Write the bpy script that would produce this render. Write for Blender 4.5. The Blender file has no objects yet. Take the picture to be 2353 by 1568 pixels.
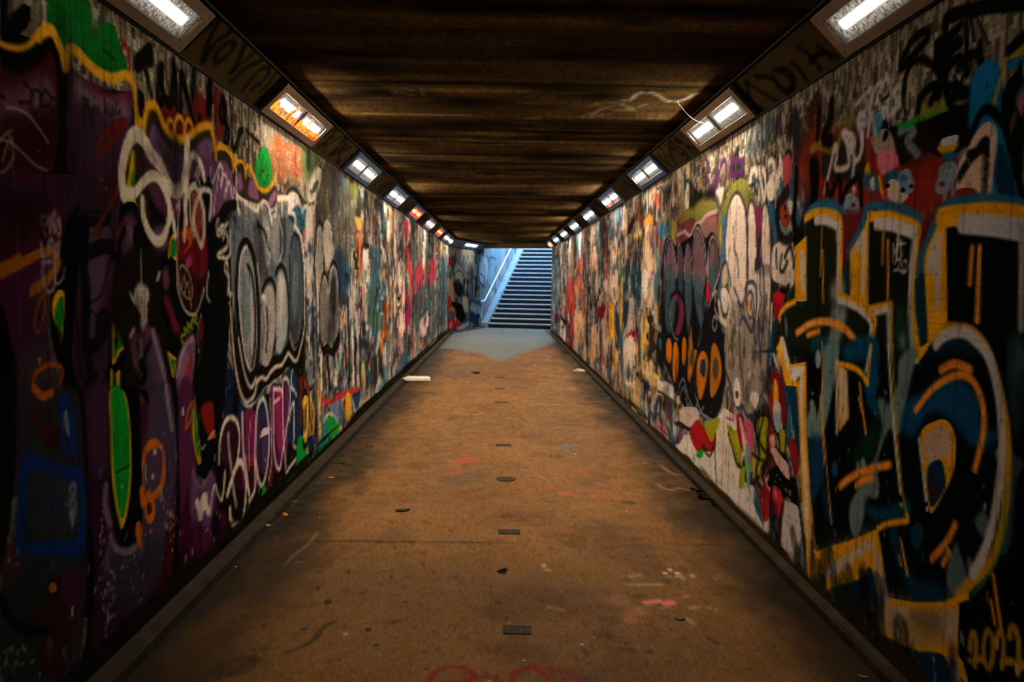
import bpy, bmesh, math, random
import numpy as np
from mathutils import Vector, Matrix

# ---------------------------------------------------------------- camera, world, exposure
SC = bpy.context.scene
COL = SC.collection
FPX, IW, IH, EYE = 2000.0, 2353, 1568, 1.5
YAW, PITCH, ROLL = math.radians(0.84015), math.radians(3.8788), math.radians(0.8)
_a, _b = math.pi/2-PITCH, -YAW
_Rx = np.array([[1,0,0],[0,math.cos(_a),-math.sin(_a)],[0,math.sin(_a),math.cos(_a)]])
_Rz = np.array([[math.cos(_b),-math.sin(_b),0],[math.sin(_b),math.cos(_b),0],[0,0,1]])
_Rr = np.array([[math.cos(ROLL),-math.sin(ROLL),0],[math.sin(ROLL),math.cos(ROLL),0],[0,0,1]])
CAMR = _Rz@_Rx@_Rr
cam_d = bpy.data.cameras.new('camera'); cam = bpy.data.objects.new('camera', cam_d); COL.objects.link(cam)
cam_d.sensor_width = 36.0; cam_d.lens = FPX/IW*36.0
cam_d.clip_start = 0.05; cam_d.clip_end = 200
M4 = Matrix.Identity(4)
for i in range(3):
    for j in range(3): M4[i][j] = CAMR[i][j]
M4.translation = (0, 0, EYE)
cam.matrix_world = M4
cam_d.dof.use_dof = True; cam_d.dof.focus_distance = 3.3; cam_d.dof.aperture_fstop = 5.6
SC.camera = cam
SC.view_settings.view_transform = 'Standard'; SC.view_settings.look = 'None'
SC.view_settings.gamma = 1.0; SC.view_settings.exposure = 0.0
SC.view_settings.use_curve_mapping = False
SC.cycles.use_denoising = True
SC.cycles.max_bounces = 6; SC.cycles.diffuse_bounces = 4; SC.cycles.glossy_bounces = 3
SC.cycles.sample_clamp_indirect = 4.0
SC.cycles.caustics_reflective = False; SC.cycles.caustics_refractive = False

LAMP = 400.0           # base strength of the lamp windows
SKY = 13.0           # daylight over the open stairs
world = bpy.data.worlds.new('world'); SC.world = world; world.use_nodes = True
wn = world.node_tree.nodes; wl = world.node_tree.links; wn.clear()
wo = wn.new('ShaderNodeOutputWorld'); wb = wn.new('ShaderNodeBackground')
sky = wn.new('ShaderNodeTexSky')
sky.sky_type = 'NISHITA'; sky.sun_disc = False; sky.sun_elevation = math.radians(28); sky.sun_rotation = math.radians(120)
mix = wn.new('ShaderNodeMix'); mix.data_type = 'RGBA'; mix.inputs[0].default_value = 0.75
wl.new(sky.outputs[0], mix.inputs[6]); mix.inputs[7].default_value = (0.36, 0.66, 1.0, 1)
wl.new(mix.outputs[2], wb.inputs[0]); wb.inputs[1].default_value = SKY
wl.new(wb.outputs[0], wo.inputs[0])

# ---------------------------------------------------------------- dimensions of the underpass
XL, XR = -1.48, 1.538          # wall faces
ZT = 2.515                     # top of the tiled walls
ZC = 2.73                      # ceiling
CW = 0.18                      # the slanted lighting trough goes in and up by this much
Y0, Y1 = -3.0, 24.9            # straight run
BA = math.radians(14.5)        # the run bends to the right
BD = np.array([math.sin(BA), math.cos(BA)]); BN = np.array([math.cos(BA), -math.sin(BA)])

def ray(px, py):
    v = np.array([px-IW/2, -(py-IH/2), -FPX])
    return CAMR@v

def hit(px, py, O, N):
    v = ray(px, py); c = np.array([0, 0, EYE])
    k = np.dot(np.array(O)-c, N)/np.dot(v, N)
    return c+v*k

# ---------------------------------------------------------------- object helpers
def link(name, mesh, mats=None, parent=None):
    o = bpy.data.objects.new(name, mesh); COL.objects.link(o)
    if parent: o.parent = parent
    for m in (mats if isinstance(mats, (list, tuple)) else [mats]):
        if m: mesh.materials.append(m)
    return o

def tag(o, label=None, cat=None, group=None, kind=None):
    if label: o['label'] = label
    if cat: o['category'] = cat
    if group: o['group'] = group
    if kind: o['kind'] = kind
    return o

def empty(name, loc, label, cat, group=None, rot=(0,0,0)):
    o = bpy.data.objects.new(name, None); COL.objects.link(o)
    o.location = loc; o.rotation_euler = rot; o.empty_display_size = .1
    return tag(o, label, cat, group)

def from_bm(name, bm, mat, parent=None, smooth=False):
    me = bpy.data.meshes.new(name)
    bmesh.ops.recalc_face_normals(bm, faces=bm.faces)
    bm.to_mesh(me); bm.free()
    if smooth:
        for p in me.polygons: p.use_smooth = True
    return link(name, me, mat, parent)

def box(bm, x0, x1, y0, y1, z0, z1):
    v = [bm.verts.new(p) for p in [(x0,y0,z0),(x1,y0,z0),(x1,y1,z0),(x0,y1,z0),(x0,y0,z1),(x1,y0,z1),(x1,y1,z1),(x0,y1,z1)]]
    for f in [(0,1,2,3),(4,5,6,7),(0,1,5,4),(1,2,6,5),(2,3,7,6),(3,0,4,7)]:
        bm.faces.new([v[i] for i in f])

def bevel(bm, w, seg=2):
    bmesh.ops.bevel(bm, geom=bm.edges[:], offset=w, segments=seg, affect='EDGES', profile=.6)

def prism(bm, poly, axis_pts):
    """poly: list of (a,b) section points; axis_pts: list of functions (a,b)->xyz for each station"""
    rings = [[bm.verts.new(fn(a, b)) for a, b in poly] for fn in axis_pts]
    n = len(poly)
    for r0, r1 in zip(rings[:-1], rings[1:]):
        for i in range(n): bm.faces.new([r0[i], r0[(i+1)%n], r1[(i+1)%n], r1[i]])
    bm.faces.new(rings[0]); bm.faces.new(rings[-1][::-1])

def tube(bm, pts, r, seg=10):
    pts = [Vector(p) for p in pts]; rings = []
    for i, p in enumerate(pts):
        d = (pts[min(i+1, len(pts)-1)]-pts[max(i-1, 0)]).normalized()
        u = d.cross(Vector((0,0,1)));
        if u.length < .01: u = d.cross(Vector((1,0,0)))
        u.normalize(); w = u.cross(d)
        rings.append([bm.verts.new(p+u*r*math.cos(2*math.pi*k/seg)+w*r*math.sin(2*math.pi*k/seg)) for k in range(seg)])
    for a, b in zip(rings[:-1], rings[1:]):
        for k in range(seg): bm.faces.new([a[k], a[(k+1)%seg], b[(k+1)%seg], b[k]])
    bm.faces.new(rings[0]); bm.faces.new(rings[-1][::-1])

# ---------------------------------------------------------------- materials
def s2l(c):
    c = np.asarray(c, float)/255.0
    return np.where(c <= .04045, c/12.92, ((c+.055)/1.055)**2.4)

def mat(name, col, rough=.7, metal=0.0, var=.25, scale=8.0, bump=.2, stretch=(1,1,1), spec=.08, dist=.004):
    m = bpy.data.materials.new(name); m.use_nodes = True
    n = m.node_tree.nodes; l = m.node_tree.links; b = n['Principled BSDF']
    b.inputs['Roughness'].default_value = rough; b.inputs['Metallic'].default_value = metal
    b.inputs['Specular IOR Level'].default_value = spec
    g = n.new('ShaderNodeNewGeometry'); mp = n.new('ShaderNodeMapping'); mp.inputs['Scale'].default_value = stretch
    no = n.new('ShaderNodeTexNoise'); no.inputs['Scale'].default_value = scale; no.inputs['Detail'].default_value = 6
    l.new(g.outputs['Position'], mp.inputs[0]); l.new(mp.outputs[0], no.inputs['Vector'])
    r = n.new('ShaderNodeMapRange'); r.inputs[1].default_value = .25; r.inputs[2].default_value = .75
    r.inputs[3].default_value = 1-var; r.inputs[4].default_value = 1+var
    mx = n.new('ShaderNodeMix'); mx.data_type = 'RGBA'; mx.blend_type = 'MULTIPLY'; mx.inputs[0].default_value = 1
    c = s2l(col); mx.inputs[6].default_value = (*c, 1)
    l.new(no.outputs[0], r.inputs[0]); l.new(r.outputs[0], mx.inputs[7]); l.new(mx.outputs[2], b.inputs['Base Color'])
    if bump:
        bp = n.new('ShaderNodeBump'); bp.inputs['Strength'].default_value = bump; bp.inputs['Distance'].default_value = dist
        l.new(no.outputs[0], bp.inputs['Height']); l.new(bp.outputs[0], b.inputs['Normal'])
    return m
# ---------------------------------------------------------------- painter: draws the paint on a surface in metres
RNG = np.random.default_rng(7)

def vnoise(w, h, cw, ch, rng=RNG):
    """smooth value noise, cell sizes in texels"""
    gw, gh = int(w/cw)+3, int(h/ch)+3
    g = rng.random((gh, gw), dtype=np.float32)
    x = np.arange(w, dtype=np.float32)/cw; y = np.arange(h, dtype=np.float32)/ch
    xi = x.astype(int); yi = y.astype(int); fx = x-xi; fy = y-yi
    fx = fx*fx*(3-2*fx); fy = (fy*fy*(3-2*fy))[:, None]
    a = g[yi][:, xi]*(1-fx)+g[yi][:, xi+1]*fx
    b = g[yi+1][:, xi]*(1-fx)+g[yi+1][:, xi+1]*fx
    return a*(1-fy)+b*fy

def catmull(P, closed=False, n=8):
    P = [np.array(p, float) for p in P]
    if len(P) < 3 and not closed: return np.array(P)
    out = []
    m = len(P)
    rng_ = range(m) if closed else range(m-1)
    for i in rng_:
        if closed: p0, p1, p2, p3 = P[(i-1)%m], P[i], P[(i+1)%m], P[(i+2)%m]
        else: p0, p1, p2, p3 = P[max(i-1,0)], P[i], P[i+1], P[min(i+2,m-1)]
        for k in range(n):
            t = k/n
            out.append(.5*((2*p1)+(-p0+p2)*t+(2*p0-5*p1+4*p2-p3)*t*t+(-p0+3*p1-3*p2+p3)*t**3))
    if not closed: out.append(P[-1])
    return np.array(out)

class Surf:
    def __init__(self, O, sd, td, s0, s1, t0, t1, W, H, k=1.3, base=(128,128,128)):
        self.O = np.array(O, float); self.sd = np.array(sd, float); self.td = np.array(td, float)
        self.N = np.cross(self.sd, self.td)
        self.s0, self.s1, self.t0, self.t1, self.W, self.H, self.k = s0, s1, t0, t1, W, H, k
        self.off = 0.0
        if k == 0: self.fs = lambda s: (s-s0)/(s1-s0); inv = lambda u: s0+u*(s1-s0)
        else:
            # finer texels close to the entrance end of the run, coarser far down it
            q = lambda s: -(np.maximum(s, -2.9)+4.0)**(-k)
            q0, q1 = q(s0), q(s1)
            self.fs = lambda s: (q(s)-q0)/(q1-q0)
            inv = lambda u: (-(q0+u*(q1-q0)))**(-1/k)-4.0
        self.S = inv((np.arange(W)+.5)/W); self.T = t0+(np.arange(H)+.5)/H*(t1-t0)
        self.img = np.empty((H, W, 3), np.float32); self.img[:] = np.array(base, np.float32)
    def at(self, px, py):
        p = hit(px, py, self.O, self.N)-self.O
        return float(p@self.sd), float(p@self.td)
    def scale(self, px, py):
        """photo pixels per metre up the surface at this photo point"""
        s, t = self.at(px, py); s2, t2 = self.at(px, py+2)
        return 2/max(abs(t2-t), 1e-6)
    def _rng(self, A, lo, hi):
        return int(np.searchsorted(A, lo)), int(np.searchsorted(A, hi))
    def blend(self, r0, r1, c0, c1, a, col):
        sub = self.img[r0:r1, c0:c1]
        sub += (np.array(col, np.float32)-sub)*a[..., None]
    def worn(self, shape, c0, c1, rough):
        ds = max((self.S[c1-1]-self.S[c0])/max(c1-c0, 1), 1e-4); dt = (self.t1-self.t0)/self.H
        n = vnoise(shape[1], shape[0], max(.007/ds, 1.2), .010/dt)+vnoise(shape[1], shape[0], max(.022/ds, 1.5), .06/dt)
        return 1-rough*np.clip((n-1.0)*4, 0, 1)
    def stroke(self, P, w, col, soft=0.0, alpha=1.0, rough=0.0, taper=False):
        """P in metres (s,t); w width in metres"""
        P = np.array(P, float)
        r = w/2+soft+.004
        c0, c1 = self._rng(self.S, P[:,0].min()-r, P[:,0].max()+r); r0, r1 = self._rng(self.T, P[:,1].min()-r, P[:,1].max()+r)
        if c1 <= c0 or r1 <= r0: return
        D = np.full((r1-r0, c1-c0), 1e3, np.float32)
        S = self.S; T = self.T; n = len(P)-1
        for i in range(max(n, 1)):
            a = P[i]; b = P[min(i+1, n)]
            ca, cb = self._rng(S, min(a[0],b[0])-r, max(a[0],b[0])+r); ra, rb = self._rng(T, min(a[1],b[1])-r, max(a[1],b[1])+r)
            if cb <= ca or rb <= ra: continue
            X = (S[ca:cb]-a[0])[None, :]; Y = (T[ra:rb]-a[1])[:, None]
            d = b-a; L2 = d@d+1e-12
            t = np.clip((X*d[0]+Y*d[1])/L2, 0, 1)
            dd = np.sqrt((X-t*d[0])**2+(Y-t*d[1])**2)
            if taper: dd = dd+(w/2)*np.abs(2*(i+t)/max(n,1)-1)**3*.8
            sub = D[ra-r0:rb-r0, ca-c0:cb-c0]; np.minimum(sub, dd.astype(np.float32), out=sub)
        cm = (c0+c1)//2
        tx = max((self.t1-self.t0)/self.H, self.S[min(cm+1, self.W-1)]-self.S[cm] if cm < self.W-1 else .001)
        aa = max(tx, soft)
        A = np.clip((w/2-D)/aa+.5, 0, 1)
        if soft: A = A*A*(3-2*A)
        if rough and A.size > 400:
            A = A*self.worn(A.shape, c0, c1, rough)
        self.blend(r0, r1, c0, c1, A*alpha, col)
    def fill(self, P, col, soft=0.0, alpha=1.0, rough=0.0):
        P = np.array(P, float)
        u = self.fs(P[:,0])*self.W; v = (P[:,1]-self.t0)/(self.t1-self.t0)*self.H
        tm = (self.t1-self.t0)/self.H
        pad = int(soft/tm)+2
        c0 = max(int(u.min())-pad, 0); c1 = min(int(u.max())+pad+1, self.W)
        r0 = max(int(v.min())-pad, 0); r1 = min(int(v.max())+pad+1, self.H)
        if c1 <= c0 or r1 <= r0: return
        A = np.zeros((r1-r0, c1-c0+1), np.float32)
        u2, v2 = np.roll(u, -1), np.roll(v, -1)
        w = c1-c0
        for row in range(r0, r1):
            y = row+.5
            m = ((v <= y) & (v2 > y)) | ((v2 <= y) & (v > y))
            if not m.any(): continue
            xs = np.sort(u[m]+(y-v[m])/(v2[m]-v[m])*(u2[m]-u[m]))-c0
            for xa, xb in zip(xs[::2], xs[1::2]):
                xa, xb = max(xa, 0.), min(xb, float(w))
                if xb <= xa: continue
                ia, ib = int(xa), int(xb)
                if ia == ib: A[row-r0, ia] += xb-xa
                else:
                    A[row-r0, ia] += ia+1-xa; A[row-r0, ia+1:ib] += 1
                    if ib < w+1: A[row-r0, ib] += xb-ib
        A = np.clip(A[:, :-1], 0, 1)
        if soft:
            kv = max(int(soft/tm), 1)
            cm = min(max((c0+c1)//2, 0), self.W-2)
            kh = max(int(soft/max(self.S[cm+1]-self.S[cm], 1e-5)), 1)
            for _ in range(2):
                for ax, kk in ((0, kv), (1, kh)):
                    if kk < 1: continue
                    pd = [(0,0),(0,0)]; pd[ax] = (kk//2+1, kk-kk//2)
                    cs = np.cumsum(np.pad(A, pd, mode='constant'), axis=ax)
                    n = A.shape[ax]
                    A = (np.take(cs, np.arange(kk, n+kk), axis=ax)-np.take(cs, np.arange(0, n), axis=ax))/kk
        if rough and A.size > 400:
            A = A*self.worn(A.shape, c0, c1, rough)
        self.blend(r0, r1, c0, c1, A*alpha, col)
    # ---- the same with traced photo points, unprojected onto the real surface
    def run(self, text):
        """one command per line:  op col [key=val ...] | x y x y ...
        s smooth line, l straight line, f smooth filled shape, p straight filled shape, e ellipse (cx cy rx ry), d speckle"""
        OX, OY, OK = 0.0, 0.0, 1.0
        for ln in text.strip().splitlines():
            ln = ln.strip()
            if not ln or ln[0] == '#': continue
            if ln[0] == '@':                      # following numbers are in an enlarged crop: origin and scale
                OX, OY, OK = [float(x) for x in ln[1:].split()]; continue
            head, body = ln.split('|'); hd = head.split(); op = hd[0]
            col = PAL[hd[1]] if hd[1] in PAL else tuple(int(hd[1][i:i+2], 16) for i in (0, 2, 4))
            kw = dict(h.split('=') for h in hd[2:]); kw = {k: float(v) for k, v in kw.items()}
            nums = [float(x) for x in body.split()]
            if op == 'e':
                for i in range(0, len(nums), 4):
                    nums[i] = OX+nums[i]/OK; nums[i+1] = OY+nums[i+1]/OK; nums[i+2] /= OK; nums[i+3] /= OK
            else: nums = [(OX if i % 2 == 0 else OY)+x/OK for i, x in enumerate(nums)]
            pts = list(zip(nums[::2], nums[1::2]))
            so = kw.get('so', 0)/100; al = kw.get('a', 1.0); ro = kw.get('r', 0.0)
            if op in 'sl':
                q = catmull(pts, n=6) if op == 's' else np.array(pts)
                if op == 'l' or len(q) < 3:
                    q = np.concatenate([np.linspace(q[i], q[i+1], 5)[:-1] for i in range(len(q)-1)]+[q[-1:]])
                if kw.get('c'): q = catmull(pts, True, 6); q = np.vstack([q, q[:1]])
                self.stroke([self.at(*p) for p in q], kw.get('w', 3)/100, col, so, al, ro, bool(kw.get('tp')))
            elif op in 'fp':
                if op == 'f': q = catmull(pts, True, 6)
                else:
                    q = np.array(pts+[pts[0]]); q = np.concatenate([np.linspace(q[i], q[i+1], 6)[:-1] for i in range(len(q)-1)])
                self.fill([self.at(*p) for p in q], col, so, al, ro)
            elif op == 'e':
                for i in range(0, len(nums), 4):
                    cx, cy, rx, ry = nums[i:i+4]
                    q = [(cx+rx*math.cos(t), cy+ry*math.sin(t)) for t in np.linspace(0, 2*math.pi, 25)[:-1]]
                    if kw.get('w'):
                        q.append(q[0]); self.stroke([self.at(*p) for p in q], kw['w']/100, col, so, al, ro)
                    else: self.fill([self.at(*p) for p in q], col, so, al, ro)
    def image(self, name):
        im = bpy.data.images.new(name, self.W, self.H, alpha=False)
        buf = np.ones((self.H, self.W, 4), np.float32)
        buf[..., :3] = np.clip(self.img/255.0, 0, 1)
        im.pixels.foreach_set(buf.ravel()); im.update(); im.pack()
        return im
    def uvmesh(self, name, material, nseg=120, double=None):
        """the flat surface itself, subdivided along its length so the texels stay in place"""
        ss = np.interp(np.linspace(0, 1, nseg+1), (np.arange(self.W)+.5)/self.W, self.S)
        ss[0], ss[-1] = self.s0, self.s1
        bm = bmesh.new(); uvl = bm.loops.layers.uv.new('UVMap')
        rows = []
        for s in ss:
            rows.append([bm.verts.new(tuple(self.O+self.sd*s+self.td*t)) for t in (self.t0, self.t1)])
        for i in range(nseg):
            f = bm.faces.new([rows[i][0], rows[i+1][0], rows[i+1][1], rows[i][1]])
            for lp, (s, v) in zip(f.loops, [(ss[i],0),(ss[i+1],0),(ss[i+1],1),(ss[i],1)]):
                lp[uvl].uv = (float(self.fs(s)), v)
        me = bpy.data.meshes.new(name); bm.to_mesh(me); bm.free()
        return link(name, me, material)

def pick(rng, seq): return seq[int(rng.integers(len(seq)))]

def clutter(sf, x0, x1, f0, f1, cols, n, size=(.25,.8), kinds='btsd', seed=1, line=None, lw=(.025,.07), al=.95):
    """years of overlapping tags and throw-ups, in metres, between two photo columns; f0..f1 of the wall height"""
    rng = np.random.default_rng(seed)
    sa, sb = sorted((sf.at(x0, 700)[0], sf.at(x1, 700)[0]))
    H = sf.t1-sf.t0; line = line or ['181818', '202428', 'b8aca0']
    cv = lambda c: PAL[c] if c in PAL else tuple(int(c[i:i+2], 16) for i in (0, 2, 4))
    for _ in range(n):
        k = kinds[int(rng.integers(len(kinds)))]; col = cv(pick(rng, cols))
        col = tuple(np.clip(np.array(col)*rng.uniform(.82, 1.12)+rng.uniform(-6, 6, 3), 4, 250))
        cs = rng.uniform(sa, sb); ct = sf.t0+H*rng.uniform(f0, f1); z = rng.uniform(*size)
        if k == 'b':                                   # bubble letter: fill with an outline
            m = int(rng.integers(5, 9)); th = np.sort(rng.uniform(0, 2*math.pi, m)); rr = z*.5*rng.uniform(.55, 1.1, m)
            q = catmull([(cs+r_*math.cos(t)*.62, ct+r_*math.sin(t)) for t, r_ in zip(th, rr)], True, 7)
            sf.fill(q, col, rng.choice([0, .012, .03]), al, .25)
            if rng.random() < .75: sf.stroke(np.vstack([q, q[:1]]), rng.uniform(*lw)*.7, cv(pick(rng, line)), .006, .92, .2)
            if rng.random() < .5: sf.fill(q*.45+np.array([cs, ct])*.55+rng.uniform(-.03, .03, 2), tuple(np.array(col)*rng.uniform(.3, .7)), .02, .8)
        elif k == 't':                                 # tag: a run of tall connected strokes
            m = int(rng.integers(4, 9)); h = z*.5; w = h*rng.uniform(.25, .5); pts = []
            for i in range(m*2):
                pts.append((cs+i*w*.5+rng.normal(0, w*.25), ct+(h*.5 if i % 2 else -h*.5)*rng.uniform(.5, 1.1)))
            sf.stroke(catmull(pts, False, 6), rng.uniform(*lw)*.6, cv(pick(rng, line)) if rng.random() < .5 else col, .005, .92)
        elif k == 's':                                 # big soft swipe
            a = rng.uniform(-.5, .5); pts = [(cs, ct)]
            for i in range(3): pts.append((pts[-1][0]+z*.3*math.sin(a)+rng.normal(0, z*.12), pts[-1][1]-z*.4*math.cos(a)+rng.normal(0, z*.08)))
            sf.stroke(catmull(pts, False, 6), rng.uniform(*lw)*1.9, col, rng.choice([.01, .04]), al, .3)
        elif k == 'p':                                 # painted-out patch
            w, h = z*rng.uniform(.4, 1.0), z*rng.uniform(.6, 1.4)
            q = [(cs+a*w*.5*rng.uniform(.8, 1.1), ct+b*h*.5*rng.uniform(.8, 1.1)) for a, b in ((-1,-1),(0,-1),(1,-1),(1,0),(1,1),(0,1),(-1,1),(-1,0))]
            sf.fill(np.array(q), col, .02, al*.9, .4)
        else:                                          # drips
            for i in range(int(rng.integers(1, 5))):
                x = cs+rng.uniform(-.15, .15); sf.stroke([(x, ct), (x+rng.normal(0, .004), ct-z*rng.uniform(.3, 1.0))], rng.uniform(.006, .016), col, .002, .85)

def mnoise(sf, cs, ct, rng, oct=1):
    """value noise in metres (cs along the run, ct across)"""
    out = 0; amp = 1; tot = 0
    for o in range(oct):
        a = (sf.S-sf.s0)/cs; b = (sf.T-sf.t0)/ct
        g = rng.random((int(b.max())+3, int(a.max())+3), dtype=np.float32)
        ai = a.astype(int); bi = b.astype(int); fa = (a-ai).astype(np.float32); fb = (b-bi).astype(np.float32)[:, None]
        fa = fa*fa*(3-2*fa); fb = fb*fb*(3-2*fb)
        lo = g[bi][:, ai]*(1-fa)+g[bi][:, ai+1]*fa; hi = g[bi+1][:, ai]*(1-fa)+g[bi+1][:, ai+1]*fa
        out = out+amp*(lo*(1-fb)+hi*fb); tot += amp; amp *= .55; cs /= 2.1; ct /= 2.1
    return out/tot
def toward(sf, a, col): sf.img += (np.array(col, np.float32)-sf.img)*np.clip(a, 0, 1)[..., None]


def grime(sf, x0, x1, y0, y1, col, amt=.8, thr=.58, cell=(.03,.05), k=6, seed=1, oct=3):
    """worn, scratched and sooty areas between two photo columns and rows (y of the middle of the patch)"""
    rng = np.random.default_rng(seed)
    ym = (y0+y1)/2; xm = (x0+x1)/2
    sa, sb = sorted((sf.at(x0, ym)[0], sf.at(x1, ym)[0])); ta, tb = sorted((sf.at(xm, y0)[1], sf.at(xm, y1)[1]))
    n = mnoise(sf, cell[0], cell[1], rng, oct)
    es = np.clip(np.minimum(sf.S-sa, sb-sf.S)/.12, 0, 1)[None, :]; et = np.clip(np.minimum(sf.T-ta, tb-sf.T)/.12, 0, 1)[:, None]
    toward(sf, np.clip((n-thr)*k, 0, 1)*amt*es*et, col)

def ragged(sf, s_from, amp=.05, seed=3):
    """old runs and scrubbing pull the distant paint into ragged upright streaks"""
    rng = np.random.default_rng(seed); H, W = sf.H, sf.W
    dt = (sf.t1-sf.t0)/H; ds = np.gradient(sf.S)
    off = np.zeros(W)
    for cell, k in ((.035, 1.0), (.11, .8), (.3, .5)):
        g = rng.normal(0, 1, int((sf.S[-1]-sf.s0)/cell)+3); a = (sf.S-sf.s0)/cell; i = a.astype(int); f = a-i
        off += k*(g[i]*(1-f)+g[i+1]*f)
    w = np.clip((sf.S-s_from)/2.0, 0, 1)
    sh = (off*amp*w/dt).astype(int)
    rows = np.arange(H)
    g = rng.normal(0, .05, (40, 1)); 
    c0 = int(np.searchsorted(sf.S, s_from))
    src = sf.img[:, c0:].copy()
    for j in range(c0, W):
        sf.img[:, j] = src[np.clip(rows+sh[j], 0, H-1), j-c0]

def grain(sf, amt=.10, joint=.86, seed=5, chips=0, chipcol=(196,186,172)):
    rng = np.random.default_rng(seed)
    n = vnoise(sf.W, sf.H, 9, 60, rng)*.5+vnoise(sf.W, sf.H, 3, 9, rng)*.3+vnoise(sf.W, sf.H, 200, 200, rng)*.5
    sf.img *= (1+amt*2*(n-.65))[..., None]
    if joint and hasattr(sf, 'joint'): sf.img[sf.joint] *= joint
    for _ in range(chips):                             # tiles knocked or scraped bare
        s = rng.uniform(*[max(sf.s0, 1.2), 14])**1.0; t = abs(rng.normal(.15, .35))*1.0+.05
        w, h = rng.uniform(.002, .009), rng.uniform(.004, .022)
        c = np.array(chipcol)*rng.uniform(.6, 1.1)
        sf.fill(np.array([(s-w, t-h), (s+w*.6, t-h*.7), (s+w, t+h), (s-w*.8, t+h*.8)]), tuple(c), 0, .9)

def footdirt(sf, top=.22, col=(48,38,26), seed=9, amt=.95):
    """grime kicked and washed up from the floor"""
    rng = np.random.default_rng(seed)
    n = vnoise(sf.W, sf.H, 40, 30, rng)*.6+vnoise(sf.W, sf.H, 7, 22, rng)*.4
    a = np.clip((top*(.35+1.1*n)-(sf.T-sf.t0)[:, None])/.05, 0, 1)*amt
    sf.img += (np.array(col, np.float32)-sf.img)*a[..., None]

def paint_mat(name, img, rough=.55, tile=None, bump=.15, spec=.0, bscale=60.0, stretch=(1,1,1), dist=.003):
    m = bpy.data.materials.new(name); m.use_nodes = True
    n = m.node_tree.nodes; l = m.node_tree.links; b = n['Principled BSDF']
    t = n.new('ShaderNodeTexImage'); t.image = img; t.interpolation = 'Linear'; t.extension = 'EXTEND'
    uv = n.new('ShaderNodeUVMap'); uv.uv_map = 'UVMap'
    l.new(uv.outputs[0], t.inputs[0]); l.new(t.outputs[0], b.inputs['Base Color'])
    b.inputs['Roughness'].default_value = rough; b.inputs['Specular IOR Level'].default_value = spec
    g = n.new('ShaderNodeNewGeometry'); mp = n.new('ShaderNodeMapping'); mp.inputs['Scale'].default_value = stretch
    no = n.new('ShaderNodeTexNoise'); no.inputs['Scale'].default_value = bscale; no.inputs['Detail'].default_value = 5
    l.new(g.outputs['Position'], mp.inputs[0]); l.new(mp.outputs[0], no.inputs['Vector'])
    h = no.outputs[0]
    rr = n.new('ShaderNodeMapRange'); rr.inputs[1].default_value = .3; rr.inputs[2].default_value = .7
    rr.inputs[3].default_value = rough-.12; rr.inputs[4].default_value = rough+.15
    n2 = n.new('ShaderNodeTexNoise'); n2.inputs['Scale'].default_value = 7; n2.inputs['Detail'].default_value = 4
    l.new(mp.outputs[0], n2.inputs['Vector']); l.new(n2.outputs[0], rr.inputs[0]); l.new(rr.outputs[0], b.inputs['Roughness'])
    if tile:
        sp = n.new('ShaderNodeSeparateXYZ'); cb = n.new('ShaderNodeCombineXYZ')
        l.new(g.outputs['Position'], sp.inputs[0]); l.new(sp.outputs['Z'], cb.inputs[0]); l.new(sp.outputs['Y'], cb.inputs[1])
        br = n.new('ShaderNodeTexBrick'); br.inputs['Scale'].default_value = 1
        br.inputs['Brick Width'].default_value = tile[1]; br.inputs['Row Height'].default_value = tile[0]
        br.inputs['Mortar Size'].default_value = .0012; br.inputs['Mortar Smooth'].default_value = .3
        br.inputs['Color1'].default_value = (1,1,1,1); br.inputs['Color2'].default_value = (.8,.8,.8,1); br.inputs['Mortar'].default_value = (0,0,0,1)
        l.new(cb.outputs[0], br.inputs['Vector'])
        ad = n.new('ShaderNodeMix'); ad.data_type = 'FLOAT'; ad.inputs[0].default_value = .75
        l.new(no.outputs[0], ad.inputs[2]); l.new(br.outputs['Color'], ad.inputs[3]); h = ad.outputs[0]
    bp = n.new('ShaderNodeBump'); bp.inputs['Strength'].default_value = bump; bp.inputs['Distance'].default_value = dist
    l.new(h, bp.inputs['Height']); l.new(bp.outputs[0], b.inputs['Normal'])
    return m

def tiles(sf, cols, tw=.022, th=.043, jitter=14):
    """mosaic of upright tiles in a running bond, tone varied tile by tile, with dark joints"""
    ci = np.floor(sf.S/tw).astype(int); fx = sf.S/tw-ci
    off = (ci % 2)*.5
    V = sf.T[:, None]/th+off[None, :]
    ri = np.floor(V).astype(int); fy = V-ri
    h = ((ci[None, :]*73856093) ^ (ri*19349663)) & 0xffff
    h = (h*2654435761 & 0xffffffff)/4294967296.0
    k = (h*len(cols)).astype(int).clip(0, len(cols)-1)
    sf.img[:] = np.array(cols, np.float32)[k]
    sf.img += ((h*37 % 1)-.5)[..., None].astype(np.float32)*jitter
    joint = (np.minimum(fx, 1-fx)[None, :] < .05) | (np.minimum(fy, 1-fy) < .03)
    sf.joint = joint
    sf.img[joint] *= .8
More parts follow.
